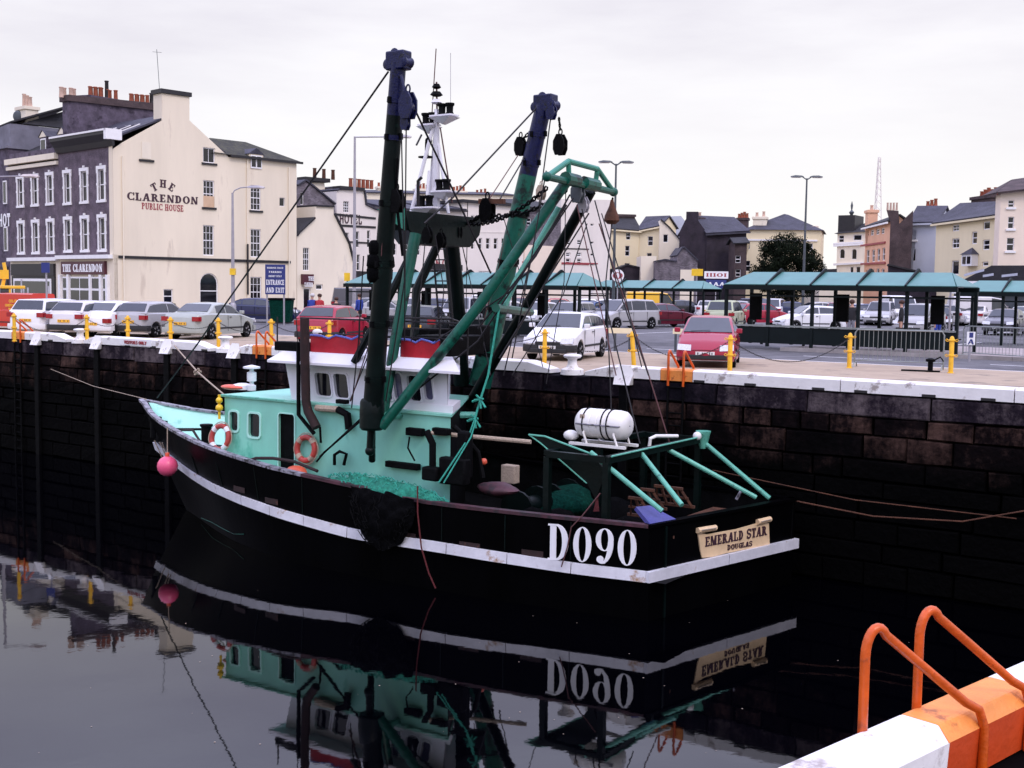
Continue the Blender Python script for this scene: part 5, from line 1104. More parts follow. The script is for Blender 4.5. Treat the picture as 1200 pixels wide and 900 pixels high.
# ---------------------------------------------------------------- the big dark tree
import numpy as np
def tree(px,pyb,Y,wid,hgt,label,seed=1):
    p=at(px,pyb,Y); t=thing('leafy_tree',label,'tree',(p.x,p.y,0)); r=random.Random(seed)
    m=MB(); m.path([(0,0,0),(.05,0,1.2),(0,.1,2.4),(.1,0,3.6)],.28,10,r2=.14)
    for k in range(9):
        a=k*2.4; m.path([(0,0,1.7+k*.15),(math.cos(a)*.9,math.sin(a)*.9,2.7+k*.2),(math.cos(a)*1.9,math.sin(a)*1.9,3.4+k*.28)],.11,6,r2=.03)
    m.obj('trunk','bark',t)
    m=MB(); cz=hgt*.58; clumps=[]
    for i in range(210):
        while 1:
            x,y,z=r.uniform(-1,1),r.uniform(-1,1),r.uniform(-1,1)
            if .05<x*x+y*y+z*z<1: break
        clumps.append((x*wid/2*.92,y*wid/2*.9,cz+z*hgt*.42*(1 if z>0 else .9),r.uniform(.35,.75)))
    vs=[];fs=[]
    for cx,cy,cz_,cr in clumps:
        for _ in range(200):
            d=Vector((r.gauss(0,1),r.gauss(0,1),r.gauss(0,1))).normalized()*cr*r.uniform(.5,1.05); c=Vector((cx,cy,cz_))+d
            n_=(d.normalized()+Vector((r.gauss(0,.5),r.gauss(0,.5),r.gauss(0,.5)))).normalized(); a=n_.orthogonal().normalized(); b=n_.cross(a); s=r.uniform(.05,.11); k=len(vs)
            vs+=[c-a*s,c+b*s*.6,c+a*s,c-b*s*.6]; fs.append((k,k+1,k+2,k+3))
    me=bpy.data.meshes.new('crown'); me.from_pydata([tuple(v) for v in vs],[],fs); me.materials.append(MATS['leaf']); link('crown',me,t)
tree(923,345,112,7.0,7.3,'big rounded dark leafy tree in front of the cream house')
# ================================================================ vehicles
def paint(name,col): return M('paint_'+name,col,.22,metal=0,var=.04,scale=2,bump=0,spec=.6)
for n_,c in dict(silver=(.36,.35,.36),silver_green=(.36,.38,.35),white=(.74,.73,.75),pearl=(.62,.59,.60),grey=(.09,.085,.10),gold=(.40,.36,.34),navy=(.012,.018,.07),red=(.33,.012,.035),dark_red=(.32,.008,.035),burgundy=(.10,.008,.022),black=(.008,.008,.011),lime=(.42,.45,.30),van_red=(.52,.022,.008),yellow=(.82,.46,.03),blue=(.03,.07,.2),teal=(.02,.24,.28),pink=(.42,.18,.20)).items(): paint(n_,c)
# profile: (x from nose 0 to tail 1, z) of the bonnet/belt line and of the glasshouse, as shares of length / height
KINDS={
 'hatch': dict(L=3.75,W=1.64,H=1.40,belt=[(0,.40),(.04,.50),(.24,.66),(.30,.68),(.97,.70),(1,.60)],glass=[(.235,.66),(.43,.985),(.62,1.0),(.86,.965),(.975,.69)],wx=(.19,.815),wr=.285,pill=(.56,),),
 'bubble': dict(L=3.62,W=1.63,H=1.40,belt=[(0,.34),(.05,.48),(.20,.64),(.30,.68),(.93,.70),(1,.50)],glass=[(.22,.65),(.46,.97),(.60,1.0),(.76,.96),(.93,.70)],wx=(.18,.84),wr=.28,pill=(.62,),),
 'saloon': dict(L=4.45,W=1.70,H=1.40,belt=[(0,.42),(.03,.52),(.25,.66),(.32,.68),(.80,.72),(.975,.70),(1,.58)],glass=[(.25,.66),(.41,.97),(.55,1.0),(.68,.975),(.83,.72)],wx=(.18,.80),wr=.295,pill=(.53,.70),),
 'coupe_saloon': dict(L=4.45,W=1.70,H=1.38,belt=[(0,.42),(.03,.52),(.25,.66),(.32,.68),(.88,.73),(.985,.71),(1,.58)],glass=[(.25,.66),(.41,.97),(.55,1.0),(.70,.97),(.90,.73)],wx=(.18,.80),wr=.295,pill=(.53,.70),),
 'estate': dict(L=4.4,W=1.70,H=1.44,belt=[(0,.42),(.03,.52),(.24,.65),(.32,.67),(.98,.68),(1,.58)],glass=[(.24,.65),(.40,.97),(.55,1.0),(.90,.985),(.975,.67)],wx=(.18,.80),wr=.295,pill=(.52,.72),),
 'mpv': dict(L=4.3,W=1.75,H=1.62,belt=[(0,.36),(.04,.46),(.17,.58),(.26,.62),(.98,.63),(1,.5)],glass=[(.16,.57),(.36,.97),(.55,1.0),(.88,.98),(.98,.62)],wx=(.18,.81),wr=.30,pill=(.47,.72),),
 'van': dict(L=4.6,W=1.80,H=2.0,belt=[(0,.30),(.03,.42),(.14,.52),(.22,.55),(.98,.56),(1,.52)],glass=[(.14,.52),(.27,.95),(.40,1.0),(.96,1.0),(.995,.55)],wx=(.18,.79),wr=.32,pill=(.42,),panel=True),
}
def make_car(kind,col,label,cat,loc,rz,group='cars parked in the harbour car park',bump='bumper_black',plate=True,trim=None,detail=True):
    K=KINDS[kind]; L,Wd,H=K['L'],K['W'],K['H']; t=thing('parked_'+('van' if kind=='van' else 'car'),label,cat,loc,rz,group); pm='paint_'+col
    X=lambda s:L/2-s*L      # nose at +x
    def lerp(P,x):
        if x<=P[0][0]: return P[0][1]
        for (a,b),(c,d) in zip(P,P[1:]):
            if x<=c: return b+(d-b)*(x-a)/(c-a)
        return P[-1][1]
    xs=sorted(set([0,.012,.04,.08,.12]+[i/40 for i in range(4,38)]+[.96,.988,1.0]+[w+d*K['wr']*1.22/L for w in K['wx'] for d in (-1,-.97,-.8,-.5,0,.5,.8,.97,1)]))
    m=MB(); rings=[]; zb0=.19
    for s in xs:
        zt=lerp(K['belt'],s)*H; e=min(s,1-s); hw=Wd/2*(1-.20*max(0,1-e/.07)**2); hw*= .93+.07*math.sin(min(1,max(0,s))*math.pi)**.5 if 0<s<1 else .93
        zb=zb0+(.10 if e<.02 else 0); arch=zb
        for w in K['wx']:
            d=(s-w)*L; R=K['wr']*1.2
            if abs(d)<R: arch=max(arch,K['wr']+math.sqrt(max(0,R*R-d*d)))
        arch=min(arch,zt-.12); zm=max(arch,zt*.62)
        half=[(0,zb+.02),(hw*.80,zb+.02),(hw*.80,max(arch-.02,zb+.02)),(hw*.985,arch),(hw*1.0,(arch+zm)/2+.02),(hw*1.0,zm+.02),(hw*.97,zt-.05),(hw*.90,zt),(hw*.5,zt+.025),(0,zt+.032)]
        rings.append([(X(s),y,z) for y,z in half]+[(X(s),-y,z) for y,z in half[-2:0:-1]])
    n=len(rings[0]); vs=[v for r in rings for v in r]; fs=[]
    for i in range(len(rings)-1):
        for j in range(n): fs.append((i*n+j,i*n+(j+1)%n,(i+1)*n+(j+1)%n,(i+1)*n+j))
    fs.append(tuple(range(n))[::-1]); fs.append(tuple((len(rings)-1)*n+j for j in range(n)))
    m.add(vs,fs)
    # glasshouse
    G=K['glass']; hb=Wd/2*.90; ht=Wd/2*(.74 if kind!='van' else .84)
    def gw(z,s): 
        zb=lerp(K['belt'],s); k=(z-zb)/(1.0-zb) if z>zb else 0; return hb+(ht-hb)*min(1,k)
    gr=[]; zlow=lambda s: lerp(K['belt'],s)*H-.03
    gx=[]; 
    for (a,za),(b,zb_) in zip(G,G[1:]):
        for k in range(4): gx.append((a+(b-a)*k/4,za+(zb_-za)*k/4))
    gx.append(G[-1])
    for s,z in gx:
        w1=gw(z,s); w0=gw(lerp(K['belt'],s),s); zz=z*H; zl=min(zlow(s),zz-.0)
        half=[(0,zl),(w0,zl),(w0+(w1-w0)*.5,(zl+zz)/2+.01),(w1,zz-.045 if zz-zl>.1 else zz-.01),(w1*.86,zz),(0,zz+.022*(1 if zz-zl>.1 else 0))]
        gr.append([(X(s),y,zq) for y,zq in half]+[(X(s),-y,zq) for y,zq in half[-2:0:-1]])
    n=len(gr[0]); vs=[v for r in gr for v in r]; fs=[]
    for i in range(len(gr)-1):
        for j in range(n): fs.append((i*n+j,i*n+(j+1)%n,(i+1)*n+(j+1)%n,(i+1)*n+j))
    fs.append(tuple(range(n))[::-1]); fs.append(tuple((len(gr)-1)*n+j for j in range(n)))
    m.add(vs,fs); body=m.obj('body',pm,t,smooth=32)
    # glass: windscreen, rear window, side windows sit just proud of the shell
    def patch(name,quad,off,mat='car_glass',parent=t):
        q=[Vector(v) for v in quad]; nn=(q[1]-q[0]).cross(q[2]-q[0]).normalized(); c=sum(q,Vector())/len(q)
        if nn.dot(c-Vector((0,0,H*.6)))<0: nn=-nn
        k=len(q); mb=MB(); mb.add([v-nn*.01 for v in q]+[v+nn*off for v in q],[tuple(range(k)),tuple(i+k for i in range(k))]+[(i,(i+1)%k,(i+1)%k+k,i+k) for i in range(k)]); return mb.obj(name,mat,parent,smooth=0)
    def lp(a,b,k): return (a[0]+(b[0]-a[0])*k,a[1]+(b[1]-a[1])*k)
    A,B_,Ct,D_,E_=G
    p=lp(A,B_,.10); q=lp(A,B_,.93); w0=gw(p[1],p[0])*.93; w1=gw(q[1],q[0])*.86
    patch('windscreen',[(X(p[0]),-w0,p[1]*H),(X(p[0]),w0,p[1]*H),(X(q[0]),w1,q[1]*H+.01),(X(q[0]),-w1,q[1]*H+.01)],.022)
    if detail:
        mb=MB(); z_=p[1]*H+.035; mb.bar((X(p[0])+.03,-w0*.7,z_),(X(p[0])-.02,w0*.1,z_+.03),.015,.012); mb.obj('wiper','black_gear',t)
    if not K.get('panel'):
        p=lp(E_,D_,.14); q=lp(E_,D_,.88); w0=gw(p[1],p[0])*.88; w1=gw(q[1],q[0])*.84
        patch('rear_window',[(X(p[0]),-w0,p[1]*H),(X(p[0]),w0,p[1]*H),(X(q[0]),w1,q[1]*H+.01),(X(q[0]),-w1,q[1]*H+.01)],.022)
    def sx_(s,z,sgn): # point on side of glasshouse
        zb=lerp(K['belt'],s); zl=zb*H-.03; kz=(z-zl)/(H*lerp(G,s)-.045-zl); w0=gw(zb,s); w1=gw(lerp(G,s),s); return (X(s),sgn*(w0+(w1-w0)*min(1,max(0,kz))),z)
    cutsx=[A[0]+.045]+list(K['pill'])+[(E_[0]-.02) if not K.get('panel') else K['pill'][0]]
    if K.get('panel'): cutsx=[A[0]+.03,K['pill'][0]]
    elif kind in('saloon','coupe_saloon'): cutsx[-1]=D_[0]+(E_[0]-D_[0])*.55
    for sgn in (-1,1):
        for a,b in zip(cutsx,cutsx[1:]):
            a2=a+.008;b2=b-.008
            if b2-a2<.05: continue
            pts=[]; N_=5
            for k in range(N_+1):
                s=a2+(b2-a2)*k/N_; zt=lerp(G,s)*H-.085; zl=lerp(K['belt'],s)*H+.02
                pts.append((s,zl,max(zt,zl+.005)))
            vs=[sx_(s,zl,sgn) for s,zl,zt in pts]+[sx_(s,zt,sgn) for s,zl,zt in reversed(pts)]
            n_=len(vs); mb=MB(); o=Vector((0,sgn*.012,.004)); i_=Vector((0,-sgn*.01,0)); V=[Vector(v) for v in vs]; V1=[v+o for v in V]; V0=[v+i_ for v in V]
            fs=[(k,k+1,n_-2-k,n_-1-k) for k in range(N_)]
            mb.add(V1,fs); mb.add(V0,[f[::-1] for f in fs]); mb.add(V0+V1,[(i,(i+1)%n_,(i+1)%n_+n_,i+n_) for i in range(n_)]); mb.obj('side_window','car_glass',t,smooth=0,recalc=True)
        if detail:
            for s in [A[0]+.05]+list(K['pill'])[:2]:      # door shut lines
                zt=lerp(K['belt'],s)*H; mb=MB(); mb.box((X(s)-.007,sgn*(Wd/2-.01),.30),(X(s)+.007,sgn*(Wd/2+.003),zt-.07)); mb.obj('door_seam','black_gear',t,smooth=0)
            mb=MB(); s=K['pill'][0]-.045; zt=lerp(K['belt'],s)*H; mb.box((X(s)-.07,sgn*(Wd/2-.01),zt-.14),(X(s)+.07,sgn*(Wd/2+.02),zt-.115)); mb.obj('door_handle','bumper_black',t,smooth=0)
            mb=MB(); mb.box((X(K['wx'][0])-K['wr']*1.3,sgn*(Wd/2-.02),.40),(X(K['wx'][1])+K['wr']*1.3,sgn*(Wd/2+.012),.46)); mb.obj('side_moulding','bumper_black',t,smooth=0)
            mb=MB(); s=A[0]+.055; x=X(s); z=lerp(K['belt'],s)*H+.06; mb.box((x-.09,sgn*(Wd/2-.03),z-.05),(x+.06,sgn*(Wd/2+.13),z+.08)); mb.obj('door_mirror',trim or pm,t,bevel=.02)
    # wheels
    kk=('wheel',K['wr']); 
    if kk not in WC:
        r=K['wr']; a=MB(); a.lathe([(r*.62,-.09),(r*.97,-.09),(r,-.06),(r,.06),(r*.97,.09),(r*.62,.09)],axis=(0,1,0),n=20)
        b=MB(); b.lathe([(.02,-.03),(r*.2,-.075),(r*.24,-.05),(r*.55,-.05),(r*.64,-.085)],axis=(0,1,0),n=20)
        for j in range(5):
            an=j*math.pi*2/5; b.bar((math.cos(an)*r*.15,-.07,math.sin(an)*r*.15),(math.cos(an)*r*.58,-.088,math.sin(an)*r*.58),.05,.03,up=(0,1,0))
        b2=MB(); b2.lathe([(r*.1,.03),(r*.3,.075),(r*.6,.086)],axis=(0,1,0),n=20)
        WC[kk]=(a.mesh('tyre','tyre'),b.mesh('rim','hubcap'))
    ta,tb=WC[kk]
    for s in K['wx']:
        for sgn in (-1,1):
            o=link('wheel',ta,t,(X(s),sgn*(Wd/2-.10),K['wr']),0 if sgn<0 else math.pi); link('rim',tb,o)
    # bumpers, lights, plates
    for end in (0,1):
        d=1 if end==0 else -1; x=X(end); mb=MB(); zz=.30
        P=[]
        for y,xo in ((-.5,-.34),(-.49,-.10),(-.38,.0),(0,.045),(.38,0),(.49,-.10),(.5,-.34)):
            P.append((x+d*(xo+.015),y*Wd*.99))
        vs=[(a,b,.27) for a,b in P]+[(a+d*.02,b*1.005,.36) for a,b in P]+[(a,b,.48) for a,b in P]+[(a-d*.12,b*.9,.27) for a,b in P]+[(a-d*.12,b*.9,.48) for a,b in P]
        n=len(P); fs=[]
        for i in range(n-1): fs+=[(i,i+1,n+i+1,n+i),(n+i,n+i+1,2*n+i+1,2*n+i),(3*n+i,i,i+1,3*n+i+1)[::-1],(2*n+i,2*n+i+1,4*n+i+1,4*n+i)]
        mb.add(vs,fs); mb.obj('bumper',bump if bump!='paint' else pm,t,smooth=40,recalc=True)
        zl=lerp(K['belt'],.03 if end==0 else .985)*H
        for sgn in (-1,1):
            if end==0:
                mb=MB(); y0,y1=sgn*Wd*.24,sgn*Wd*.47; z0_=max(.475,zl-.15);z1_=z0_+.17
                mb.add([(x-.02,y0,z0_),(x-.10,y1,z0_+.02),(x-.13,y1,z1_),(x-.05,y0,z1_-.02),(x+.045,y0,z0_+.0),(x+.0,y1*1.0,z0_+.02),(x-.10,y1*1.0,z1_+.01),(x-.05,y0,z1_-.01)],[(0,1,2,3),(4,5,6,7),(0,1,5,4),(1,2,6,5),(2,3,7,6),(3,0,4,7)]); mb.obj('headlight','headlamp',t,smooth=0)
            else:
                mb=MB(); y0,y1=sgn*Wd*.30,sgn*Wd*.468; z1_=zl-.03; z0_=z1_-.17
                mb.box((x+.02,y0,z0_),(x-.022,y1,z1_)); mb.box((x+.02,sgn*Wd*.44,z0_),(x+.16,y1*1.03,z1_)); mb.obj('tail_light','taillamp',t,smooth=0)
        if plate:
            mb=MB(); zp=.40 if end==0 else (.62 if kind not in('bubble',) else .52); xo=.062 if end==0 or kind=='bubble' else .02
            mb.box((x+d*(xo-.03),-.26,zp-.055),(x+d*(xo+.006),.26,zp+.055)); pl_=mb.obj('number_plate','plate_white' if end==0 else 'plate_yellow',t,smooth=0)
            mb=MB(); mb.v=[];
            for k in range(7):
                if k==1 or k==4: continue
                y=-.21+k*.064; mb.box((x+d*(xo+.007),y,zp-.03),(x+d*(xo+.009),y+.028,zp+.032))
            mb.obj('plate_characters','letter_dark',pl_,smooth=0)
        if end==0:
            mb=MB(); mb.box((x+.006,-Wd*.24,zl-.19),(x-.04,Wd*.24,zl-.10)); mb.obj('grille','bumper_black',t,smooth=0); mb=MB(); mb.box((x+.075,-Wd*.36,.24),(x-.04,Wd*.36,.37)); mb.obj('air_intake','bumper_black',t,smooth=0,bevel=.02)
    return t
def az(deg): return math.radians(90-deg)   # heading clockwise from straight ahead
CARS=[ # kind,colour,px,py(ground under centre),heading,label,category
 ('estate','white',68,391.5,12,'white estate car rear-on between the red van and the silver hatchback','car','paint'),
 ('hatch','pearl',108,393,14,'pearly hatchback rear-on with big dark rear window, beside the bubble car','car','bumper_black'),
 ('bubble','white',141,393.5,17,'small bubble-shaped white hatchback with round red tail lights','car','paint'),
 ('hatch','silver',183,394,17,'silver hatchback with black rear bumper next to the silver saloon','car','bumper_black'),
 ('saloon','silver_green',247,396,16,'silver green saloon nearest the quay at left with two yellow posts before it','car','paint'),
 ('coupe_saloon','navy',306,377.5,95,'dark blue saloon side-on in front of the pub entrance sign','car','paint'),
 ('hatch','red',392,402,14,'red hatchback rear-on behind the fishing boat wheelhouse','car','bumper_black'),
 ('hatch','black',497,399,7,'black hatchback rear-on with yellow plate behind the rigging','car','bumper_black'),
 ('hatch','white',664,419.5,200,'white older hatchback facing the quay behind the rigging','car','bumper_black'),
 ('bubble','dark_red',831,427,193,'dark red hatchback facing the quay behind a yellow post','car','paint'),
 ('coupe_saloon','burgundy',775,383,62,'burgundy saloon seen from behind right of the lamp post','car','paint'),
 ('mpv','silver',731,385,230,'silver people carrier just right of the tall lamp post','car','bumper_black'),
 ('van','yellow',765,369,90,'bright yellow van in the far row of the car park','van','bumper_black'),
 ('saloon','black',800,371,75,'black saloon behind the burgundy saloon','car','paint'),
 ('hatch','pearl',828,367,10,'pale silver hatchback in the far row, centre of the car park','car','paint'),
 ('mpv','lime',850,385,20,'pale green hatchback left of the right-hand shelter','car','paint'),
 ('hatch','red',892,381,70,'red hatchback seen through the left end of the right-hand shelter','car','paint'),
 ('hatch','white',948,388,258,'white hatchback side-on seen through the right-hand shelter','car','paint'),
 ('mpv','white',905,371,200,'white people carrier in the far row behind the right-hand shelter','car','paint'),
 ('saloon','silver',870,366,110,'silver saloon in the far row behind the pale green car','car','paint'),
 ('mpv','silver',1078,391,215,'silver people carrier parked behind the right-hand shelter','car','paint'),
 ('saloon','pearl',1146,381,35,'pale pinkish silver saloon with red lights right of the right-hand shelter','car','paint'),
 ('saloon','grey',1178,392,212,'dark silver saloon facing the quay at the right edge','car','paint'),
 ('estate','black',1232,395,200,'dark estate car cut by the right edge of the picture','car','bumper_black'),
 ('saloon','pink',1172,376,120,'reddish saloon behind the grey saloon at the right edge','car','paint'),
 ('van','pearl',1150,370,95,'pale beige panel van behind the cars at the right edge','van','bumper_black'),
 ('hatch','silver',975,368,200,'small silver hatchback in the far row behind the white side-on hatchback','car','paint'),
 ('saloon','navy',930,366,100,'dark blue saloon in the far row below the big tree','car','paint'),
 ('hatch','white',1010,371,185,'white hatchback in the far row below the orange house','car','paint'),
 ('van','white',1052,372,180,'white van in the far row behind the right-hand shelter','van','bumper_black'),
 ('hatch','blue',687,380,200,'blue hatchback seen through the right end of the middle shelter','car','paint'),
 ('estate','silver',668,385,205,'silver estate car just behind the white hatchback','car','paint'),
 ('saloon','dark_red',655,369,80,'red saloon in the far row seen through the middle shelter','car','paint'),
 ('hatch','white',628,383,205,'white hatchback behind the middle shelter near the green mast','car','paint'),
 ('saloon','silver',598,380,80,'silver saloon behind the middle shelter, left of the white hatchback','car','paint'),
 ('hatch','dark_red',560,373,200,'dark red hatchback behind the middle shelter beside the green boom','car','paint'),
 ('mpv','silver',540,382,190,'silver people carrier behind the gantry legs','car','paint'),
 ('saloon','navy',515,374,90,'navy saloon in front of the dark shop windows','car','paint'),
 ('hatch','white',480,374,185,'white hatchback seen between the derrick and the gantry leg','car','paint'),
 ('saloon','silver',452,381,100,'silver saloon close behind the left derrick','car','paint'),
 ('van','grey',428,372,80,'dark grey van in front of the white hotel','van','bumper_black'),
 ('saloon','white',713,369,85,'white saloon in the far row right of the white end block','car','paint'),
 ('estate','silver',1108,374,20,'silver estate car in the far row below the cream terrace','car','paint'),
 ('hatch','silver',742,368,15,'silver hatchback in the farthest row, left of the yellow van','car','paint'),
 ('saloon','white',842,363,95,'white saloon in the farthest row before the dark brick house','car','paint'),
 ('mpv','navy',888,368,160,'dark blue people carrier behind the red hatchback','car','bumper_black'),
 ('saloon','silver',962,374,85,'silver saloon just behind the white side-on hatchback','car','paint'),
 ('hatch','red',985,366,30,'small red hatchback in the farthest row below the turret house','car','paint'),
 ('mpv','silver',1032,381,205,'silver people carrier behind the middle of the right-hand shelter','car','paint'),
 ('hatch','navy',1022,366,100,'dark hatchback in the farthest row below the orange house','car','paint'),
 ('saloon','black',1098,388,200,'black saloon at the right end of the right-hand shelter','car','paint'),
 ('hatch','white',1128,371,170,'white hatchback in the farthest row right of the shelter','car','paint'),
 ('saloon','silver_green',1200,380,30,'grey green saloon behind the dark silver saloon','car','paint'),
 ('saloon','silver',640,366,95,'silver saloon in the farthest row behind the middle shelter','car','paint'),
 ('hatch','red',610,369,170,'red hatchback in the farthest row below the stone fronted house','car','paint'),
 ('mpv','white',580,371,100,'white people carrier behind the green starboard derrick','car','paint'),
 ('saloon','white',690,368,85,'white saloon in the farthest row left of the tall lamp post','car','paint'),
 ('hatch','silver',440,373,15,'silver hatchback rear-on below the white hotel','car','paint'),
]
CARO={}
for k,c,px,py,h,l,cat,b in CARS:
    z=.0; py=max(py,(369.5 if px<1000 else 374)+.0141*(px-600)); o=make_car(k,c,l,cat,atz(px,py,z),az(h),bump=b,detail=py>376); CARO[l]=o
# the red breakdown van with yellow lettering, cut by the left edge
t=make_car('van','van_red','red van with yellow lettering cut by the left edge of the picture','van',atz(20,386,0),az(-62),bump='bumper_black'); t.scale=(.8,.8,.8)
m=MB()
# pick-up back: curved fibreglass body behind the cab, carrying the lettering
L_=4.6
for s_i,(line_,z_) in enumerate((('COLAS',1.42),('ROADWORKS',1.22),('ISLE OF MAN',1.04))):
    pass
sd_=-1
for line_,z_,w_,hh_ in (('COLAS',1.50,.62,.16),('CONSTRUCTION',1.28,1.25,.14),('WORKS',1.09,.7,.12)):
    text(m,line_,lambda x,v,o:Vector((.0-.15-x,0.905+o,z_+v)),hh_,w_,sf=0,T=.22,t=.2,th=.008,x0=(1.3-w_)/2)
m.obj('lettering','plate_yellow',t,smooth=0)
# yellow road roller/digger behind the van
p=atz(2,381,0); t=thing('yellow_digger','yellow digger cab standing behind the red van at the left edge','digger',p,.4); t.scale=(.72,.72,.72)
m=MB(); m.box((-1.6,-.9,.5),(1.6,.9,1.5)); m.obj('body','paint_yellow',t,bevel=.08)
m=MB(); m.box((-1.0,-.85,1.5),(.6,.85,2.45)); cb=m.obj('cab','car_glass',t,bevel=.05)
for x in (-.95,.55):
    for y in (-.8,.8): m=MB(); m.box((x-.06,y-.06,1.5),(x+.06,y+.06,2.5)); m.obj('cab_post','paint_yellow',t,smooth=0)
m=MB(); m.box((-1.15,-.95,2.46),(1.5,.95,2.66)); m.obj('roof','paint_yellow',t,bevel=.04)
m=MB(); m.path([(.1,0,2.6),(.3,0,3.6),(.2,0,4.2)],.12,8); m.box((-.2,-.2,3.1),(.5,.25,3.7)); m.obj('boom','paint_yellow',t)
for x in (-1,1):
    for y in (-.85,.85): m=MB(); m.lathe([(.5,-.15),(.5,.15)],axis=(0,1,0),c=(x,y,.5),n=18); m.obj('wheel','tyre',t)

# ================================================================ people
def person(loc,rz,label,top,legs,hair,h=1.72,pose='stand'):
    t=thing('person',label,'person',loc,rz,None); k=h/1.75
    J=[(0,0,.95,.13),(0,0,1.18,.12),(0,0,1.38,.15),(0,0,1.48,.06),(0,.01,1.56,.055),(0,.015,1.66,.095)]
    V=[(a*k,b*k,c*k) for a,b,c,_ in J]; Rr2=[r*k for *_,r in J]; E=[(0,1),(1,2),(2,3),(3,4),(4,5)]
    for s in (-1,1):
        b=len(V); V+=[(s*.19*k,0,1.40*k),(s*.23*k,-.02*k,1.13*k),(s*.22*k,.08*k,.90*k),(s*.21*k,.11*k,.80*k)]; Rr2+=[.065*k,.05*k,.038*k,.045*k]; E+=[(2,b),(b,b+1),(b+1,b+2),(b+2,b+3)]
        b=len(V); V+=[(s*.09*k,0,.88*k),(s*.10*k,.02*k*s,.50*k),(s*.10*k,-.02*k,.09*k),(s*.11*k,.14*k,.05*k)]; Rr2+=[.10*k,.065*k,.045*k,.045*k]; E+=[(0,b),(b,b+1),(b+1,b+2),(b+2,b+3)]
    me=bpy.data.meshes.new('body'); me.from_pydata(V,E,[]); o=bpy.data.objects.new('body',me); COL.objects.link(o)
    sk=o.modifiers.new('skin','SKIN'); 
    for i,r in enumerate(Rr2): me.skin_vertices[0].data[i].radius=(r*(1.25 if i<3 else 1),r)
    me.skin_vertices[0].data[0].use_root=True
    o.modifiers.new('sub','SUBSURF').levels=2
    dg=bpy.context.evaluated_depsgraph_get(); ev=o.evaluated_get(dg); nm=bpy.data.meshes.new_from_object(ev); bpy.data.objects.remove(o)
    for mm in ('skin',top,legs): nm.materials.append(MATS[mm])
    for p in nm.polygons:
        c=p.center; p.use_smooth=True
        p.material_index=0 if (c.z>1.47*k or (abs(c.x)>.15*k and c.z<.86*k and c.z>.6*k)) else (1 if c.z>.93*k or abs(c.x)>.165*k and c.z>.7*k else 2)
    link('body',nm,t)
    m=MB(); m.ball((0,-.005,1.69*k),.112*k,sc=(1,1.08,.85)); m.obj('hair',hair,t)
    m=MB(); m.ball((0,.108*k,1.635*k),.018*k,sc=(.7,1,1.2),n=8); m.obj('nose','skin',t)
    return t
person(atz(366,387,0),2.8,'person in a blue coat walking past the pub door','cloth_blue','cloth_black','hair_grey')
person(atz(374.5,387.5,0),2.6,'person in a red jacket walking beside the one in blue','cloth_red','cloth_black','hair_brown')
person(atz(394,390,0),.6,'person with dark hair and black coat seen over the red hatchback roof','cloth_black','cloth_black','hair_brown',1.6)
person(atz(421,384,0),.9,'person in a blue jacket near the foot of the tall lamp','cloth_blue','cloth_black','hair_brown')
person(atz(1055,401,.12),1.2,'person with reddish hair in dark clothes waiting in the right-hand shelter','cloth_black','cloth_black','hair_brown')
person(atz(997,402,.12),-.5,'person in black standing inside the right-hand shelter, left of the red-haired one','cloth_black','cloth_grey','hair_brown')
person(atz(1098,401,.12),.3,'person in blue trousers standing at the right end of the shelter','cloth_black','cloth_blue','hair_brown')
# ================================================================ the fishing boat
AX=Vector((-.829,.559,0)).normalized(); STB=Vector((AX.y,-AX.x,0))
pc0=at(768,676,20.5); C0=Vector((pc0.x+.72*2.05,pc0.y+.69*2.05,0))
boat=thing('fishing_trawler','black and teal fishing trawler D090 with green gantry and derricks moored in the dock','fishing boat',Vector((C0.x,C0.y,ZB)),math.atan2(AX.y,AX.x))
BMW=Matrix.Translation(Vector((C0.x,C0.y,ZB)))@Matrix.Rotation(math.atan2(AX.y,AX.x),4,'Z')
def B(px,py,b):      # picture point on the fore-and-aft plane b metres to starboard -> boat coordinates (x forward, y to port, z above water)
    r=ray(px,py); k=r.x*STB.x+r.y*STB.y; t=(b+C0.x*STB.x+C0.y*STB.y)/k; p=Vector((r.x*t,r.y*t,CZ+r.z*t))-C0; return Vector((p.x*AX.x+p.y*AX.y,-b,p.z-ZB))
def interp(T,x):
    if x<=T[0][0]: return T[0][1]
    for (a,b),(c,d) in zip(T,T[1:]):
        if x<=c: k=(x-a)/(c-a); return b+(d-b)*k
    return T[-1][1]
def sm_i(T,x):
    h=.35; return (interp(T,x-h)+2*interp(T,x)+interp(T,x+h))/4
HBT=[(0,2.12),(1,2.28),(2,2.42),(3.5,2.6),(5,2.7),(9,2.7),(10.5,2.5),(12,2.18),(13.3,1.72),(14.4,1.22),(15.4,.70),(16.1,.30),(16.58,.02)]
ZRT=[(0,2.27),(2,2.27),(5,2.27),(7.5,2.43),(9,2.53),(11,2.68),(13.3,2.90),(15.2,3.06),(16.6,3.32)]
ZST=[(0,1.42),(1.4,1.42),(4.8,1.49),(6.8,1.47),(8,1.57),(9.2,1.65),(11,1.75),(13,1.90),(15.6,2.12),(17,2.2)]
STM=[(-1.5,13.2),(.14,14.5),(1.55,15.5),(2.2,15.95),(3.32,16.58)]
LM=16.58
hb=lambda l: max(.02,sm_i(HBT,l)) if l<16.3 else interp(HBT,l)
zr=lambda l: sm_i(ZRT,l); zs=lambda l: sm_i(ZST,l)
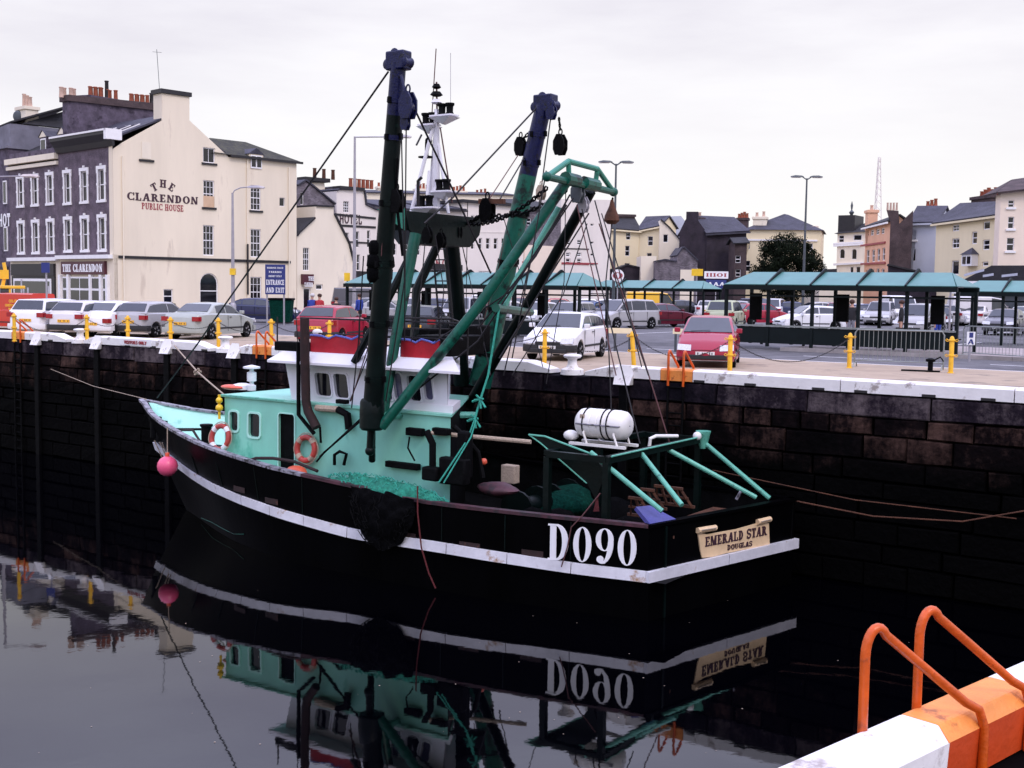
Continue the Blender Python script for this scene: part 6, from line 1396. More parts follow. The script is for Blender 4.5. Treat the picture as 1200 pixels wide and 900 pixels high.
def hullpt(l,side,z):       # l nominal 0..LM
    top=zr(l); lm=interp(STM,min(z,top) if l>15 else z); x=l if l<8 else 8+(l-8)*(min(lm,LM)-8)/(LM-8)
    if z>=top-.001: x=l
    f=1-.05*max(0,(zs(l)-z))/2.2 ; fl=max(0,(l-8)/8.5); d=max(0,top-z); f*= 1-fl*.13*d
    if z<0: f*=1-.12*z*z*.5
    w=hb(l)*max(.05,f)
    if l<4: x+= .24*side*w*(1-l/4)*1.0*(1 if side>0 else 1)      # raked corner of the transom
    return Vector((x,side*w,z))
LS_=[i*.5 for i in range(0,29)]+[14.4,14.9,15.3,15.7,16.0,16.3,16.5,LM]
def levels(l): t=zr(l); s=zs(l); return [t,(t+s)/2,s,s*.5,.05,-.6,-1.4]
for side,nm in ((1,'port'),(-1,'starboard')):
    m=MB(); rows_=[[hullpt(l,side,z) for z in levels(l)] for l in LS_]; n=7
    for r in rows_: m.v+=r
    for i in range(len(rows_)-1):
        for j in range(n-1): a=i*n+j; q=(a,a+1,a+n+1,a+n); m.f.append(q if side<0 else q[::-1]); m.m.append(0)
    m.obj('hull_side','hull_black',boat,smooth=50,recalc=False)
    # bulwark lining
    for (la,lb,mat) in ((0,9.4,'black_gear'),(9.4,LM-.15,'teal_paler')):
        ls=[l for l in LS_ if la<=l<=lb]; ls=sorted(set(ls+[la,lb])); m=MB()
        for l in ls:
            p=hullpt(l,side,zr(l)-.001); w=max(0,abs(p.y)-.08); q=hullpt(l,side,zr(l)-1.05); w2=max(0,abs(q.y)-.13); sb=.14*max(0,l-13.5); m.v+=[Vector((p.x-(.12 if l>16 else 0),side*w,p.z)),Vector((q.x-sb,side*w2,q.z))]
        for i in range(len(ls)-1): a=2*i; q=(a,a+1,a+3,a+2); m.f.append(q); m.m.append(0)
        m.obj('bulwark_lining',mat,boat,smooth=50,recalc=False)
    if side==1 or 1:
        for k,l in enumerate((10.5,11.9,13.2)):
            p=hullpt(l,side,zr(l)); p2=hullpt(l,side,zr(l)-.9); m=MB(); m.bar((p.x,p.y-side*.12,p.z-.05),(p2.x,p2.y-side*.22,p.z-.9),.05,.12,up=(1,0,0)); m.obj('bulwark_stay','teal_paler',boat,smooth=0)
    # rail cap
    for la,lb,mat in ((0,8.2,'rail_red'),(8.2,LM,'rail_line')):
        ls=sorted(set([l for l in LS_ if la<=l<=lb]+[la,lb])); m=MB()
        for l in ls:
            p=hullpt(l,side,zr(l)); wi=max(.0,abs(p.y)-.13); wo=abs(p.y)+.03; x=p.x+(.03 if l>16.4 else 0)
            m.v+=[Vector((x,side*wi,p.z)),Vector((x,side*wo,p.z)),Vector((x,side*wo,p.z+.06)),Vector((x,side*wi,p.z+.06))]
        for i in range(len(ls)-1):
            for j in range(4): a=4*i+j;b=4*i+(j+1)%4; m.f.append((a,b,b+4,a+4)); m.m.append(0)
        m.obj('rail_cap',mat if side==1 or la>1 else 'hull_black',boat,smooth=0)
    # rubbing strake in welded lengths
    cuts_=[.0,1.55,3.0,4.45,5.6,6.9,8.1,9.3,10.5,11.7,12.9,14.0,15.0,15.9,LM]
    for a,b in zip(cuts_,cuts_[1:]):
        k=max(2,int((b-a)/.3)); ls=[a+.012+(b-a-.024)*i/k for i in range(k+1)]; m=MB(); hh=.095
        for l in ls:
            z=zs(l); p=hullpt(l,side,z+hh); q=hullpt(l,side,z-hh); o=.085
            pin=Vector((0,side*-.02,0)); po=Vector((.05 if l>15.9 else 0,side*o,0))
            m.v+=[q+pin,q+po,p+po+Vector((0,-side*.02,0)),p+pin]
        for i in range(len(ls)-1):
            for j in range(4): c=4*i+j;d=4*i+(j+1)%4; m.f.append((c,d,d+4,c+4)); m.m.append(0)
        m.f.append((0,1,2,3)); m.m.append(0); e=4*(len(ls)-1); m.f.append((e,e+1,e+2,e+3)); m.m.append(0)
        m.obj('rubbing_strake','white_rust',boat,smooth=0)
def hull_at(px,py):
    best=None; r=ray(px,py).normalized(); c=Vector((0,0,CZ))
    for i in range(120):
        l=4+i*.1
        for j in range(36):
            z=-.2+j*.1; p=BMW@hullpt(l,1,min(z,zr(l))); d=(p-c).cross(r).length
            if best is None or d<best[0]: best=(d,l,z)
    return hullpt(best[1],1,best[2])
# small teal boot line at the bow
m=MB(); P=[hull_at(x,y)+Vector((0,.012,0)) for x,y in ((237,606),(249,613),(262,619),(275,624),(286,628))]; m.path(P,.007,5); m.obj('boot_line','green_steel',boat)
for l in (1.6,3.1,4.6,6.6,8.2,9.8,11.4,12.8):      # plate seams on the topsides
    m=MB(); m.path([hullpt(l,1,z)+Vector((0,.006,0)) for z in (zr(l)-.03,(zr(l)+zs(l))/2,zs(l)+.13)],.012,5); m.obj('plate_seam','green_black',boat)
for l in (2.2,3.7,5.2,9.0,10.3):      # freeing ports
    p=hullpt(l,1,zr(l)-.62); q=hullpt(l+.5,1,zr(l)-.62); m=MB(); m.add([p+Vector((0,.012,0)),q+Vector((0,.012,0)),q+Vector((0,.012,-.12)),p+Vector((0,.012,-.12))],[(0,1,2,3)]); m.obj('freeing_port','rust_pipe',boat,smooth=0)
# transom
A_=hullpt(0,1,2.2); B_=hullpt(0,-1,2.2); dv=(B_-A_); dv.z=0
TF=Face(boat,BMW,(A_.x,A_.y,0),dv,Vector((-dv.y,dv.x,0))); TW=dv.length
if TF.inn.x<0: TF=Face(boat,BMW,(A_.x,A_.y,0),dv,Vector((dv.y,-dv.x,0)))
# boat frame heights are above water: Face works in local z
m=MB(); pts=[]; zz=[zr(0),(zr(0)+zs(0))/2,zs(0),zs(0)*.5,.05,-.6,-1.4]
for z in zz: m.v+=[hullpt(0,1,z),hullpt(0,-1,z)]
for i in range(len(zz)-1): m.f.append((2*i,2*i+1,2*i+3,2*i+2)[::-1]); m.m.append(0)
m.obj('transom','hull_black',boat,smooth=0,recalc=False)
m=MB(); m.prism([(.0,zr(0)),(TW,zr(0)),(TW,zr(0)+.06),(.0,zr(0)+.06)],TF.fn(),-.12,.04); m.obj('transom_rail','hull_black',boat,smooth=0)
for a,b in ((-.06,TW*.5-.01),(TW*.5+.01,TW+.05)):
    m=MB(); m.prism([(a,zs(0)-.095),(b,zs(0)-.095),(b,zs(0)+.095),(a,zs(0)+.095)],TF.fn(),-.02,.085); m.obj('transom_strake','white_rust',boat,smooth=0)
for u_ in (.42,): m=MB(); m.prism([(u_,.3),(u_+.05,.3),(u_+.05,zr(0)-.02),(u_,zr(0)-.02)],TF.fn(),-.01,.03); m.obj('weld_rib','green_black',boat,smooth=0)
# name scroll: wavy banner with curled ends
TFw=TF
def tuv(px,py):
    q=TF.uv(px,py); return (q[0],q[1]-ZW if abs(q[1]-ZW)<8 and q[1]<0 else q[1])
a=TF.uv(818,634); 
def TU(px,py):
    r=ray(px,py); c=Vector((0,0,CZ)); t=(TF.wo-c).dot(TF.wn)/r.dot(TF.wn); p=c+r*t-TF.wo; return (p.dot(TF.wd),p.z+TF.wo.z-ZB)
top=[TU(817,624),TU(828,626),TU(845,623),TU(862,620),TU(878,615.5),TU(893,611),TU(900,613)]
bot=[TU(901,640),TU(885,641.5),TU(865,645),TU(848,648.5),TU(835,652),TU(822,653.5),TU(820,646)]
m=MB(); m.prism(top+bot,TF.fn(),-.01,.022); sc_=m.obj('name_scroll','scroll',boat,smooth=0)
for (cx,cy,w_) in ((826,620,21),(893,610,15)):
    m=MB(); a=TU(cx-w_/2,cy+1.5); b=TU(cx+w_/2,cy-2.0); m.path([TF.P(a[0],a[1],-.035),TF.P(b[0],b[1],-.035)],.055,10); o=m.obj('scroll_curl','scroll',sc_)
    m=MB(); m.path([TF.P(a[0]+.06,a[1]+.01,-.095),TF.P(b[0]-.05,b[1]+.01,-.095)],.012,5); m.obj('curl_shade','rope_beige',sc_)
m=MB(); p0=TU(825,640.5);p1=TU(897,626.5); hh=TU(860,622)[1]-TU(860,633)[1]; dz_=(p1[1]-p0[1])/(p1[0]-p0[0])
text(m,'EMERALD STAR',lambda u_,v,o:TF.P(p0[0]+u_,p0[1]+u_*dz_+v,-.024-o),hh,p1[0]-p0[0],T=.21,t=.12,th=.006)
p2=TU(851,644.5);p3=TU(880,639.5); dz2=(p3[1]-p2[1])/(p3[0]-p2[0]); text(m,'DOUGLAS',lambda u_,v,o:TF.P(p2[0]+u_,p2[1]+u_*dz2+v,-.024-o),hh*.55,p3[0]-p2[0],T=.2,t=.13,th=.006)
m.obj('lettering','letter_dark',sc_,smooth=0)
# registration number on the port quarter
def side_uv(px,py):
    b=-2.4
    for i in range(40):
        p=B(px,py,b); b=.5*b+.5*(-hb(p.x-.24*hb(max(0,p.x))*max(0,1-p.x/4)))
    return p
pa=side_uv(643,655); pb=side_uv(749,663.5); pt=side_uv(643,613); xA=pa.x; xB=pb.x; zA=pa.z; zB=pb.z; hgt_=pt.z-pa.z
yA=abs(pa.y);yB=abs(pb.y)
m=MB()
def nfn(u_,v,o):
    k=u_/(xA-xB); x=xA-u_; y=yA+(yB-yA)*k; return Vector((x,y+.035+o,zA+(zB-zA)*k+v))
P_D,_=glyph('D',.30,.05,.08)
text(m,'D',nfn,hgt_,(xA-xB)*.255,T=.20,t=.05,sf=.07,th=.012)
for k,ch_ in enumerate('090'):
    x0=(xA-xB)*(.285+.245*k); text(m,ch_,nfn,hgt_*.97,(xA-xB)*.215,T=.17,t=.04,sf=0,th=.012,x0=x0)
m.obj('registration_number','letter_white',boat,smooth=0)
# ---- deck
m=MB(); ls=[.2+i*.5 for i in range(19)]
for l in ls: z=zr(l)-.95; m.v+=[Vector((l,hb(l)-.1,z)),Vector((l,-hb(l)+.1,z))]
for i in range(len(ls)-1): m.f.append((2*i,2*i+1,2*i+3,2*i+2)); m.m.append(0)
m.obj('deck','black_gear',boat,smooth=0)
m=MB(); ls=[9.2+i*.5 for i in range(15)]
for l in ls: z=zr(l)-.85; q=hullpt(min(l,16.4),1,z); w_=max(.02,abs(q.y)-.08); w_=max(.02,w_-.05); m.v+=[Vector((q.x-.22*max(0,l-13)/3,w_,z)),Vector((q.x-.22*max(0,l-13)/3,-w_,z))]
for i in range(len(ls)-1): m.f.append((2*i,2*i+1,2*i+3,2*i+2)); m.m.append(0)
m.obj('foredeck','teal_pale',boat,smooth=0)
Z=lambda z: z-ZB
# ---- deckhouse and wheelhouse
DL0,DL1=5.1,11.5; yb=1.75; zt=Z(-.42); zb=1.4
DF=Face(boat,BMW,(DL1,yb,0),(-1,0,0),(0,-1,0))
def FU(F_,px,py):
    r=ray(px,py); c=Vector((0,0,CZ)); t=(F_.wo-c).dot(F_.wn)/r.dot(F_.wn); p=c+r*t-F_.wo; return (p.dot(F_.wd),p.z+F_.wo.z-ZB)
def rr(u0,v0,u1,v1,r,sl=0):
    pts=[]
    for cx,cy,a0 in ((u1-r,v0+r,-90),(u1-r,v1-r,0),(u0+r,v1-r,90),(u0+r,v0+r,180)):
        for a in (0,30,60,90): t=math.radians(a0+a); x=cx+r*math.cos(t);y=cy+r*math.sin(t); pts.append((x-sl*(y-v0)/(v1-v0),y))
    return pts
def port_window(F_,x0,y0,x1,y1,parent,frame_mat,sl=0,fw=.045,name='window',pane='pane'):
    a=FU(F_,x0,y1); b=FU(F_,x1,y0); u0,v0,u1,v1=a[0],a[1],b[0],b[1]; sl_=sl*(v1-v0)
    hole=rr(u0,v0,u1,v1,min(.07,(u1-u0)*.3),sl_)
    m=MB(); m.prism(rr(u0-fw,v0-fw,u1+fw,v1+fw,min(.10,(u1-u0)*.4),sl_),F_.fn(),-.02,.025,holes=[hole]); o=m.obj(name,frame_mat,parent,smooth=0)
    m=MB(); m.prism(rr(u0-.003,v0-.003,u1+.003,v1+.003,.06,sl_),F_.fn(),-.06,-.05); m.obj('pane',pane,o,smooth=0)
    return hole
holes=[]
for w in ((269.5,483,279,504),(291.5,485.5,304.5,511)): holes.append(port_window(DF,*w,boat,'teal_paler',-.02))
dh=port_window(DF,327,486,345.5,552,boat,'teal_paler',0,.03,'doorway','black_gear'); holes.append(dh)
m=MB(); W_=DL1-DL0; DF.wall(m,[(0,zb),(W_,zb),(W_,zt),(0,zt)],holes,reveal=.08)
DLs=7.3; m.add([(DLs,-yb,zb),(DL1,-yb,zb),(DL1,-yb,zt),(DLs,-yb,zt),(DL1,yb,zb),(DL1,yb,zt),(DL0,yb,zb),(DL0,yb,zt)],[(0,1,2,3),(1,4,5,2),(7,3,2,5)]); m.obj('deckhouse','teal_pale',boat,smooth=0,recalc=False)
m=MB(); m.slab([(DL0,yb,zt),(DLs,-yb,zt),(DLs,-yb,zb),(DL0,yb,zb)],.01); m.obj('after_bulkhead','black_gear',boat,smooth=0)
m=MB(); m.prism([(DL0-.05,yb+.05),(DL1+.08,yb+.05),(DL1+.08,-yb-.05),(DLs-.05,-yb-.05)],lambda a,b,c:Vector((a,b,c)),zt+.001,zt+.05); m.obj('deckhouse_roof','teal_pale',boat,smooth=0)
m=MB(); m.path([(DL1+.06,yb+.03,zt+.03),(9.6,yb+.03,zt+.03)],.03,6); m.obj('roof_edge','strut_teal',boat)
# white upper casing at the after end
m=MB(); m.prism([(5.15,1.62),(6.2,1.62),(6.6,.5),(5.8,.5)],lambda a,b,c:Vector((a,b,c)),zt+.051,zt+.2); m.obj('casing','wheel_white',boat,smooth=0)
# wheelhouse
yw=1.6; WFc=Face(boat,BMW,(9.72,yw,0),(-1,0,0),(0,-1,0)); zw=Z(.44); W1=9.72-5.3
holes=[]
for w in ((372,438,389.5,463),(394,439,410,465.5),(455,438,461,468),(464,438,474,468),(480,441,495,469),(498.5,442,509,468)): holes.append(port_window(WFc,*w,boat,'wheel_white',.16,.035,'wheelhouse_window','pane_lilac' if w[0] in (455,464,498.5) else 'pane'))
k=FU(WFc,342,470)[0]
m=MB(); WFc.wall(m,[(k,zt+.05),(W1,zt+.05),(W1-.02,zw),(k-.20,zw)],holes,reveal=.06)
xf=9.72-k; m.add([(xf,yw,zt+.05),(xf+.20,yw,zw),(xf+.34,.7,zw),(xf+.14,.7,zt+.05),(xf+.34,-.7,zw),(xf+.14,-.7,zt+.05),(xf+.20,-yw,zw),(xf,-yw,zt+.05),(7.65,-yw,zt+.05),(7.65,-yw,zw),(5.3,yw,zt+.05),(5.3,yw,zw)],[(0,1,2,3),(3,2,4,5),(5,4,6,7),(7,6,9,8),(8,9,11,10)])
m.obj('wheelhouse','wheel_white',boat,smooth=0,recalc=False)
m=MB(); m.add([(xf+.10,yw-.12,zt+.22),(xf+.17,yw-.15,zw-.12),(xf+.25,.95,zw-.12),(xf+.16,.95,zt+.22)],[(0,1,2,3)]); m.obj('front_window','pane',boat,smooth=0)
# roof with sloping visor edge
x0,x1=4.75,9.95; yv=1.95
m=MB(); x0s=x0+2.9; lo=[(x0s,-yv),(x1,-yv),(x1,yv),(x0,yv)]; hi=[(x0s+.15,-yv+.22),(x1-.25,-yv+.22),(x1-.25,yv-.22),(x0+.3,yv-.22)]
m.add([(a,b,zw+.0) for a,b in lo]+[(a,b,zw+.05) for a,b in lo]+[(a,b,zw+.25) for a,b in hi],[(3,2,1,0),(8,9,10,11)]+[(i,(i+1)%4,4+(i+1)%4,4+i) for i in range(4)]+[(4+i,4+(i+1)%4,8+(i+1)%4,8+i) for i in range(4)]); m.obj('wheelhouse_roof','wheel_white',boat,smooth=0)
zR=zw+.25
# red canvas dodgers round the roof
def dodger(xa,xb,y):
    m=MB(); n=8; P=[]
    for i in range(n+1):
        x=xa+(xb-xa)*i/n; h=.34+.03*math.sin(i*1.7); P.append((x,y+.015*math.sin(i*2.3),zR)); P.append((x,y+.04*math.sin(i*1.1),zR+h))
    m.add(P,[(2*i,2*i+2,2*i+3,2*i+1) for i in range(n)]); m.add([(a,b-.03,c) for a,b,c in P],[(2*i,2*i+2,2*i+3,2*i+1) for i in range(n)]); m.obj('canvas_dodger','red_canvas',boat,smooth=60,recalc=False)
    m=MB(); m.path([(P[2*i+1][0],P[2*i+1][1],P[2*i+1][2]+.02-.03*(i%2)) for i in range(n+1)],.022,6); m.obj('lashing_rope','rope_blue',boat)
p=B(364,420,-1.55); q=B(421,425,-1.55); dodger(p.x,q.x,1.55); p=B(470,425,-1.55); q=B(515,428,-1.55); dodger(p.x,q.x,1.55)
m=MB(); p=B(372,405,-1.45); m.ball((p.x,p.y,zR+.42),.09,sc=(1.4,1,.8)); m.obj('fender','raft_white',boat)
m=MB()
for px in (325,360,421,470,515,548): p=B(px,415,-1.5); m.tube((p.x,1.5,zR),(p.x,1.5,zR+.72),.018,6)
m.path([(9.4,1.5,zR+.72),(5.0,1.5,zR+.72),(7.6,-1.5,zR+.72),(9.4,-1.5,zR+.72)],.018,6); m.path([(9.0,1.5,zR+.4),(5.0,1.5,zR+.4),(7.6,-1.5,zR+.4)],.014,6); o=m.obj('guard_rail','wire_dark',boat,kind='stuff')
m=MB(); a=B(322,421,-1.7); b=B(356,419,-1.7); m.box((a.x,a.y-.25,zR-.0),(b.x,a.y+.02,zR+.20)); m.obj('searchlight_box','black_gear',boat,bevel=.02)
# roof gear: dark lockers and radar frames behind the rigging
for (xx,yy,sx,sy,sz) in ((7.6,-.6,.8,.8,.5),(6.3,.2,.9,1.2,.42),(6.6,-.9,.5,.9,.6)): m=MB(); m.box((xx-sx/2,yy-sy/2,zR),(xx+sx/2,yy+sy/2,zR+sz)); m.obj('roof_locker','black_gear',boat,bevel=.03)
# exhaust pipe and vent pipe
def path_b(name,pts,r,mat,parent=boat,r2=None,n=8):
    m=MB(); m.path([B(*p) for p in pts],r,n,r2=r2); return m.obj(name,mat,parent)
path_b('exhaust_pipe',[(357,373,-2.0),(357.5,430,-2.0),(358.5,470,-2.0),(361,482,-2.0),(371,501,-2.0)],.10,'rust_pipe',n=12)
path_b('vent_pipe',[(349.5,401,-1.95),(350,486,-1.95),(368,508,-1.95)],.045,'black_gear')
path_b('radio_whip',[(346,360,-1.95),(349,402,-1.95)],.01,'wire_dark')
# lifebuoys
def lifebuoy(px,py,b,r,label,tilt):
    p=B(px,py,b); w=BMW@p; t=thing('lifebuoy',label,'lifebuoy',w,math.atan2(AX.y,AX.x),'lifebuoys hung on the boat')
    X=Vector((1,0,0)); U=Vector((0,tilt,1)).normalized()
    m=MB(); m.path([X*(r*math.cos(a))+U*(r*math.sin(a)) for a in [i*math.pi/14 for i in range(28)]],.062,10,closed=True); m.obj('ring','lifebuoy_red',t)
    for k in range(4):
        a0=math.pi/4+k*math.pi/2; m=MB(); m.path([X*(r*math.cos(a))+U*(r*math.sin(a)) for a in [a0-.22+i*.11 for i in range(5)]],.067,10); m.obj('white_band','white' if px<300 else 'rope_beige',t)
    m=MB(); rr_=r+.09; m.path([X*(rr_*math.cos(a)*(1+.04*math.cos(4*a)))+U*(rr_*math.sin(a)) for a in [i*math.pi/14 for i in range(28)]],.012,5,closed=True); m.obj('grab_line','rope_beige',t)
    return t
lifebuoy(258,513,-1.86,.27,'red and white lifebuoy on the front corner of the teal deckhouse',-.2)
lifebuoy(358.5,526,-1.86,.25,'faded red lifebuoy beside the dark deckhouse doorway',-.1)
# yellow lamp on the deckhouse corner
m=MB(); p=B(257,478,-1.86); m.ball(p,.085); m.ball(p+Vector((0,0,.17)),.075); m.tube(p-Vector((0,0,.25)),p+Vector((0,0,.3)),.03,8); m.obj('strobe_lamp','yellow_lamp',boat)
# mushroom vents and light on the foredeck roof
p=B(295,464,-.6); m=MB(); m.lathe([(.10,0),(.10,.12),(.05,.14),(.05,.2),(.11,.22),(.11,.42),(.05,.45),(.05,.5),(.2,.52),(.2,.56),(.03,.6)],c=(p.x,p.y,zt+.05),n=12); m.obj('vent','wheel_white',boat)
m=MB(); p=B(272,466,-.7); m.ball((p.x,p.y,zt+.1),.16,sc=(2.2,1,.4)); m.obj('roof_hatch','orange_buoy',boat)
m=MB(); p=B(284,465,-.5); m.lathe([(.28,0),(.26,.1),(.1,.14)],c=(p.x,p.y,zt+.05)); m.obj('roof_vent','wheel_white',boat)
# foredeck: windlass, bollards, hose
m=MB(); p=B(178,512,-.45); q=B(192,512,-.1); 
for c in (B(182,494,-.3),B(189,499,-.3)): m.lathe([(.13,-.4),(.13,.02),(.16,.04),(.16,.12)],c=c,n=12)
m.box((13.7,-.4,2.2),(14.5,.5,2.32)); m.obj('windlass','black_gear',boat)
path_b('deck_rail',[(194,503,-.6),(252,503,-1.2)],.03,'black_gear')
path_b('hose',[(212,504,-.8),(226,504,-1.0),(233,515,-1.1),(240,524,-1.3),(250,527,-1.4)],.03,'rust_pipe')
m=MB(); p=B(242,518,-1.4); m.lathe([(.12,-.5),(.12,.35),(.15,.37),(.15,.42)],c=p,n=10); m.obj('deck_bollard','black_gear',boat)
# hawse lines at the bow
for a,b in (((181,516,-.95),(192,541,-.8)),((187,518,-1.15),(197,540,-.95)),((190,519,-1.25),(199,541,-1.0))): path_b('bow_line',[a,b],.014,'rope_beige')
# pink buoy at the bow
p=side_uv(205,545); w=BMW@(p+Vector((.0,.22,0))); t=thing('fender_buoy','pink round fender buoy hanging at the bow of the trawler','buoy',w,0)
m=MB(); m.ball((0,0,0),.24,n=20); m.obj('float','pink_buoy',t,smooth=80); m=MB(); m.lathe([(.05,0),(.05,.09),(.02,.1)],c=(0,0,.22),n=10); m.obj('eye','orange_buoy',t)
m=MB(); m.path([(0,0,.3),(.0,.02,.9)],.012,5); m.obj('lanyard','rope_beige',t)
m=MB(); p=side_uv(345,548); m.ball((p.x+.55,p.y-.62,p.z-.22),.2,sc=(1.3,1,.7)); m.obj('deck_float','orange_buoy',boat)
m=MB(); P=[B(x,y,-2.45) for x,y in ((283,543),(300,537),(320,537),(345,541),(372,552))]; m.path(P,.035,8); m.obj('coiled_hose','rust_pipe',boat)
# ---- derricks
def derrick(pts,r0,r1,split,name,low,high):
    P=[B(*p) for p in pts]; a,b=P[0],P[-1]; c=a.lerp(b,split); rc=r0+(r1-r0)*split
    m=MB(); m.tube(a,c,r0,14,r2=rc); d=m.obj(name,low,boat); m=MB(); m.tube(c,b,rc,14,r2=r1); m.obj('derrick_top',high,d); return a,b,d
a,b,d1=derrick([(436,492,-2.3),(467,74,-2.6)],.205,.15,.86,'port_derrick','green_black','blue_steel')
def sheave_head(c,s,d,par,mat='blue_steel'):
    rng_=random.Random(5); c=Vector(c)
    m=MB(); m.box(c+Vector((-.26*s,-.16*s,-.22*s)),c+Vector((.26*s,.16*s,.20*s))); m.obj('head_fitting',mat,par,bevel=.03)
    for dx,dz in ((-.22,-.06),(.22,-.08),(.02,.13)): m=MB(); m.lathe([(.08*s,-.15*s),(.125*s,-.13*s),(.09*s,0),(.125*s,.13*s),(.08*s,.15*s)],c=c+Vector((dx*s,0,dz*s)),axis=(0,1,0),n=14); m.obj('sheave',mat,par)
sheave_head(b+Vector((0,0,.05)),.85,None,d1)
def block_(c,s,par,mat,nm='block'):
    s=s*.8; c=Vector(c); m=MB(); pr=[(-.09*s,-.24*s),(.09*s,-.24*s),(.15*s,-.1*s),(.15*s,.1*s),(.06*s,.26*s),(-.06*s,.26*s),(-.15*s,.1*s),(-.15*s,-.1*s)]
    for y0,y1 in ((-.1,-.06),(.06,.1)): m.prism(pr,lambda u_,v,t_:c+Vector((u_,t_,v)),y0*s,y1*s)
    m.lathe([(.13*s,-.055*s),(.08*s,0),(.13*s,.055*s)],c=c-Vector((0,0,.05*s)),axis=(0,1,0),n=12); m.path([c+Vector((.05*s*math.cos(a),0,.31*s+.08*s*math.sin(a))) for a in [i*math.pi/5 for i in range(10)]],.018*s,5,closed=True); return m.obj(nm,mat,par)
q=B(478,124,-2.75); block_(q,1.25,d1,'blue_steel'); q=B(475,144,-2.75); block_(q,.7,d1,'blue_steel')
m=MB(); m.path([B(470,88,-2.7),B(476,112,-2.75)],.03,6); m.obj('shackle','blue_steel',d1)
q=B(465,236,-2.5); block_(q,1.1,d1,'black_gear'); path_b('chain_fall',[(466,185,-2.6),(464,225,-2.5)],.02,'black_gear',d1); path_b('chain_fall',[(466,248,-2.5),(472,300,-2.4)],.03,'black_gear',d1)
# heavy black netting lashed round its lower half
m=MB(); 
for i in range(3): c=B(445+i*1.2,322-i*15,-2.4); m.lathe([(.20,-.16),(.25+.03*(i%2),-.08),(.26,.1),(.21,.17)],c=c,n=12)
m.obj('lashed_net','net_black',d1,smooth=60)
a2,b2,d2=derrick([(562,452,2.3),(637,124,2.6)],.27,.185,.76,'starboard_derrick','green_steel','blue_steel'); sheave_head(b2+Vector((-.05,0,.05)),.95,None,d2)
q=B(646,131,2.5); block_(q,.9,d2,'blue_steel'); 
chain_b=lambda p,q,label,sg,r=.018,par=None,step=.16: ch_part(B(*p),B(*q),sg,r,step)
def ch_part(a,b,sag,r,step,mat='black_gear',name='chain'):
    n=max(4,int((b-a).length*1.05/step)); m=MB(); P=[a.lerp(b,i/n)-Vector((0,0,sag*4*(i/n)*(1-i/n))) for i in range(n+1)]
    for i in range(n):
        p,q=P[i],P[i+1]; d=(q-p).normalized(); u_=Vector((0,1,0)) if i%2 else d.cross(Vector((0,1,0))).normalized(); c=(p+q)/2; L_=(q-p).length*.68
        m.path([c+d*(L_*math.cos(x))+u_*(L_*.45*math.sin(x)) for x in [k*math.pi/3 for k in range(6)]],r,4,closed=True)
    return m.obj(name,mat,boat,kind='stuff')
q=B(656.5,170,2.5); block_(q,1.15,d2,'black_gear'); ch_part(B(655,138,2.5),B(656.5,152,2.5),0,.018,.12)
q=B(610,172,2.5); block_(q,1.05,d2,'black_gear'); ch_part(B(627,148,2.5),B(612,163,2.5),0.02,.018,.12)
# feet
for px,py,b_ in ((436,485,-2.3),):
    c=B(px,py,b_); m=MB(); m.lathe([(.21,-.32),(.25,-.27),(.25,.0),(.24,.25),(.21,.3)],c=c,n=14); m.obj('derrick_heel','green_black',d1); m=MB(); m.path([c,c-Vector((-.05,0,.75))],.075,8); m.ball(c-Vector((-.05,0,.75)),.1); m.obj('heel_pin','green_black',d1)
path_b('heel_bracket',[(436,500,-2.3),(436,540,-2.0)],.07,'green_black')
for d_,pa_,pb_,ra,rb in ((d1,a,b,.205,.15),(d2,a2,b2,.27,.185)):
    for k_ in (.12,.28,.45,.62,.80,.9):
        c=pa_.lerp(pb_,k_); r_=ra+(rb-ra)*k_; m=MB(); m.lathe([(r_-.01,-.05),(r_+.014,-.045),(r_+.014,.045),(r_-.01,.05)],c=c,axis=(pb_-pa_),n=16); m.obj('collar','green_black' if k_<.8 else 'blue_steel',d_)
        m=MB(); m.box(c+Vector((-.03,r_-.02,-.07)),c+Vector((.02,r_+.07,.05))); m.box(c+Vector((-r_-.07,-.02,-.05)),c+Vector((-r_+.02,.03,.07))); m.obj('eye_plate','black_gear',d_,smooth=0,kind='stuff')
# ---- gantry
tl=B(480,262,-1.15); tr=B(538,272,1.15)
m=MB(); x=(tl.x+tr.x)/2; z=(tl.z+tr.z)/2
c0=B(475,250,-1.25); c1=B(492,277,-1.1); 
m.prism([(-1.35,z+.28),(1.35,z+.28),(1.25,z-.1),(.9,z-.38),(-.9,z-.38),(-1.25,z-.1)],lambda u_,v,t_:Vector((x+t_,u_,v)),-.28,.28); g=m.obj('gantry_head','green_black',boat,bevel=.02)
m=MB(); m.add([(x+.3,1.36,z+.30),(x-.55,1.36,z+.30),(x-.55,1.30,z-.14),(x+.3,1.5,z+.1)],[(0,1,2,3)]); 
m=MB(); m.prism([(x+.42,z+.32),(x-.30,z+.32),(x-.30,z-.12)],lambda u_,v,t_:Vector((u_,1.37+t_,v)),0,.05); m.obj('gusset_plate','green_bright',g,smooth=0)
path_b('gantry_leg',[(487,274,-1.2),(463,400,-1.7),(447,500,-2.1)],.12,'green_steel',g,r2=.10,n=12)
path_b('gantry_leg',[(527,274,1.2),(534,340,1.6),(541,450,2.2)],.19,'green_black',g,n=12)
path_b('gantry_brace',[(488,285,-1.0),(455,350,-1.6),(415,425,-1.9)],.085,'green_black',g); path_b('gantry_brace',[(517,278,.6),(488,340,.2),(486,395,0)],.10,'green_black',g)
path_b('fall_tube',[(530,277,1.3),(548,405,1.9)],.06,'green_black',g)
for i,(xx,yy) in enumerate(((501,262),(517,268),(536,258))): block_(B(xx,yy+14,-1.3+i*.9),.8,g,'black_gear')
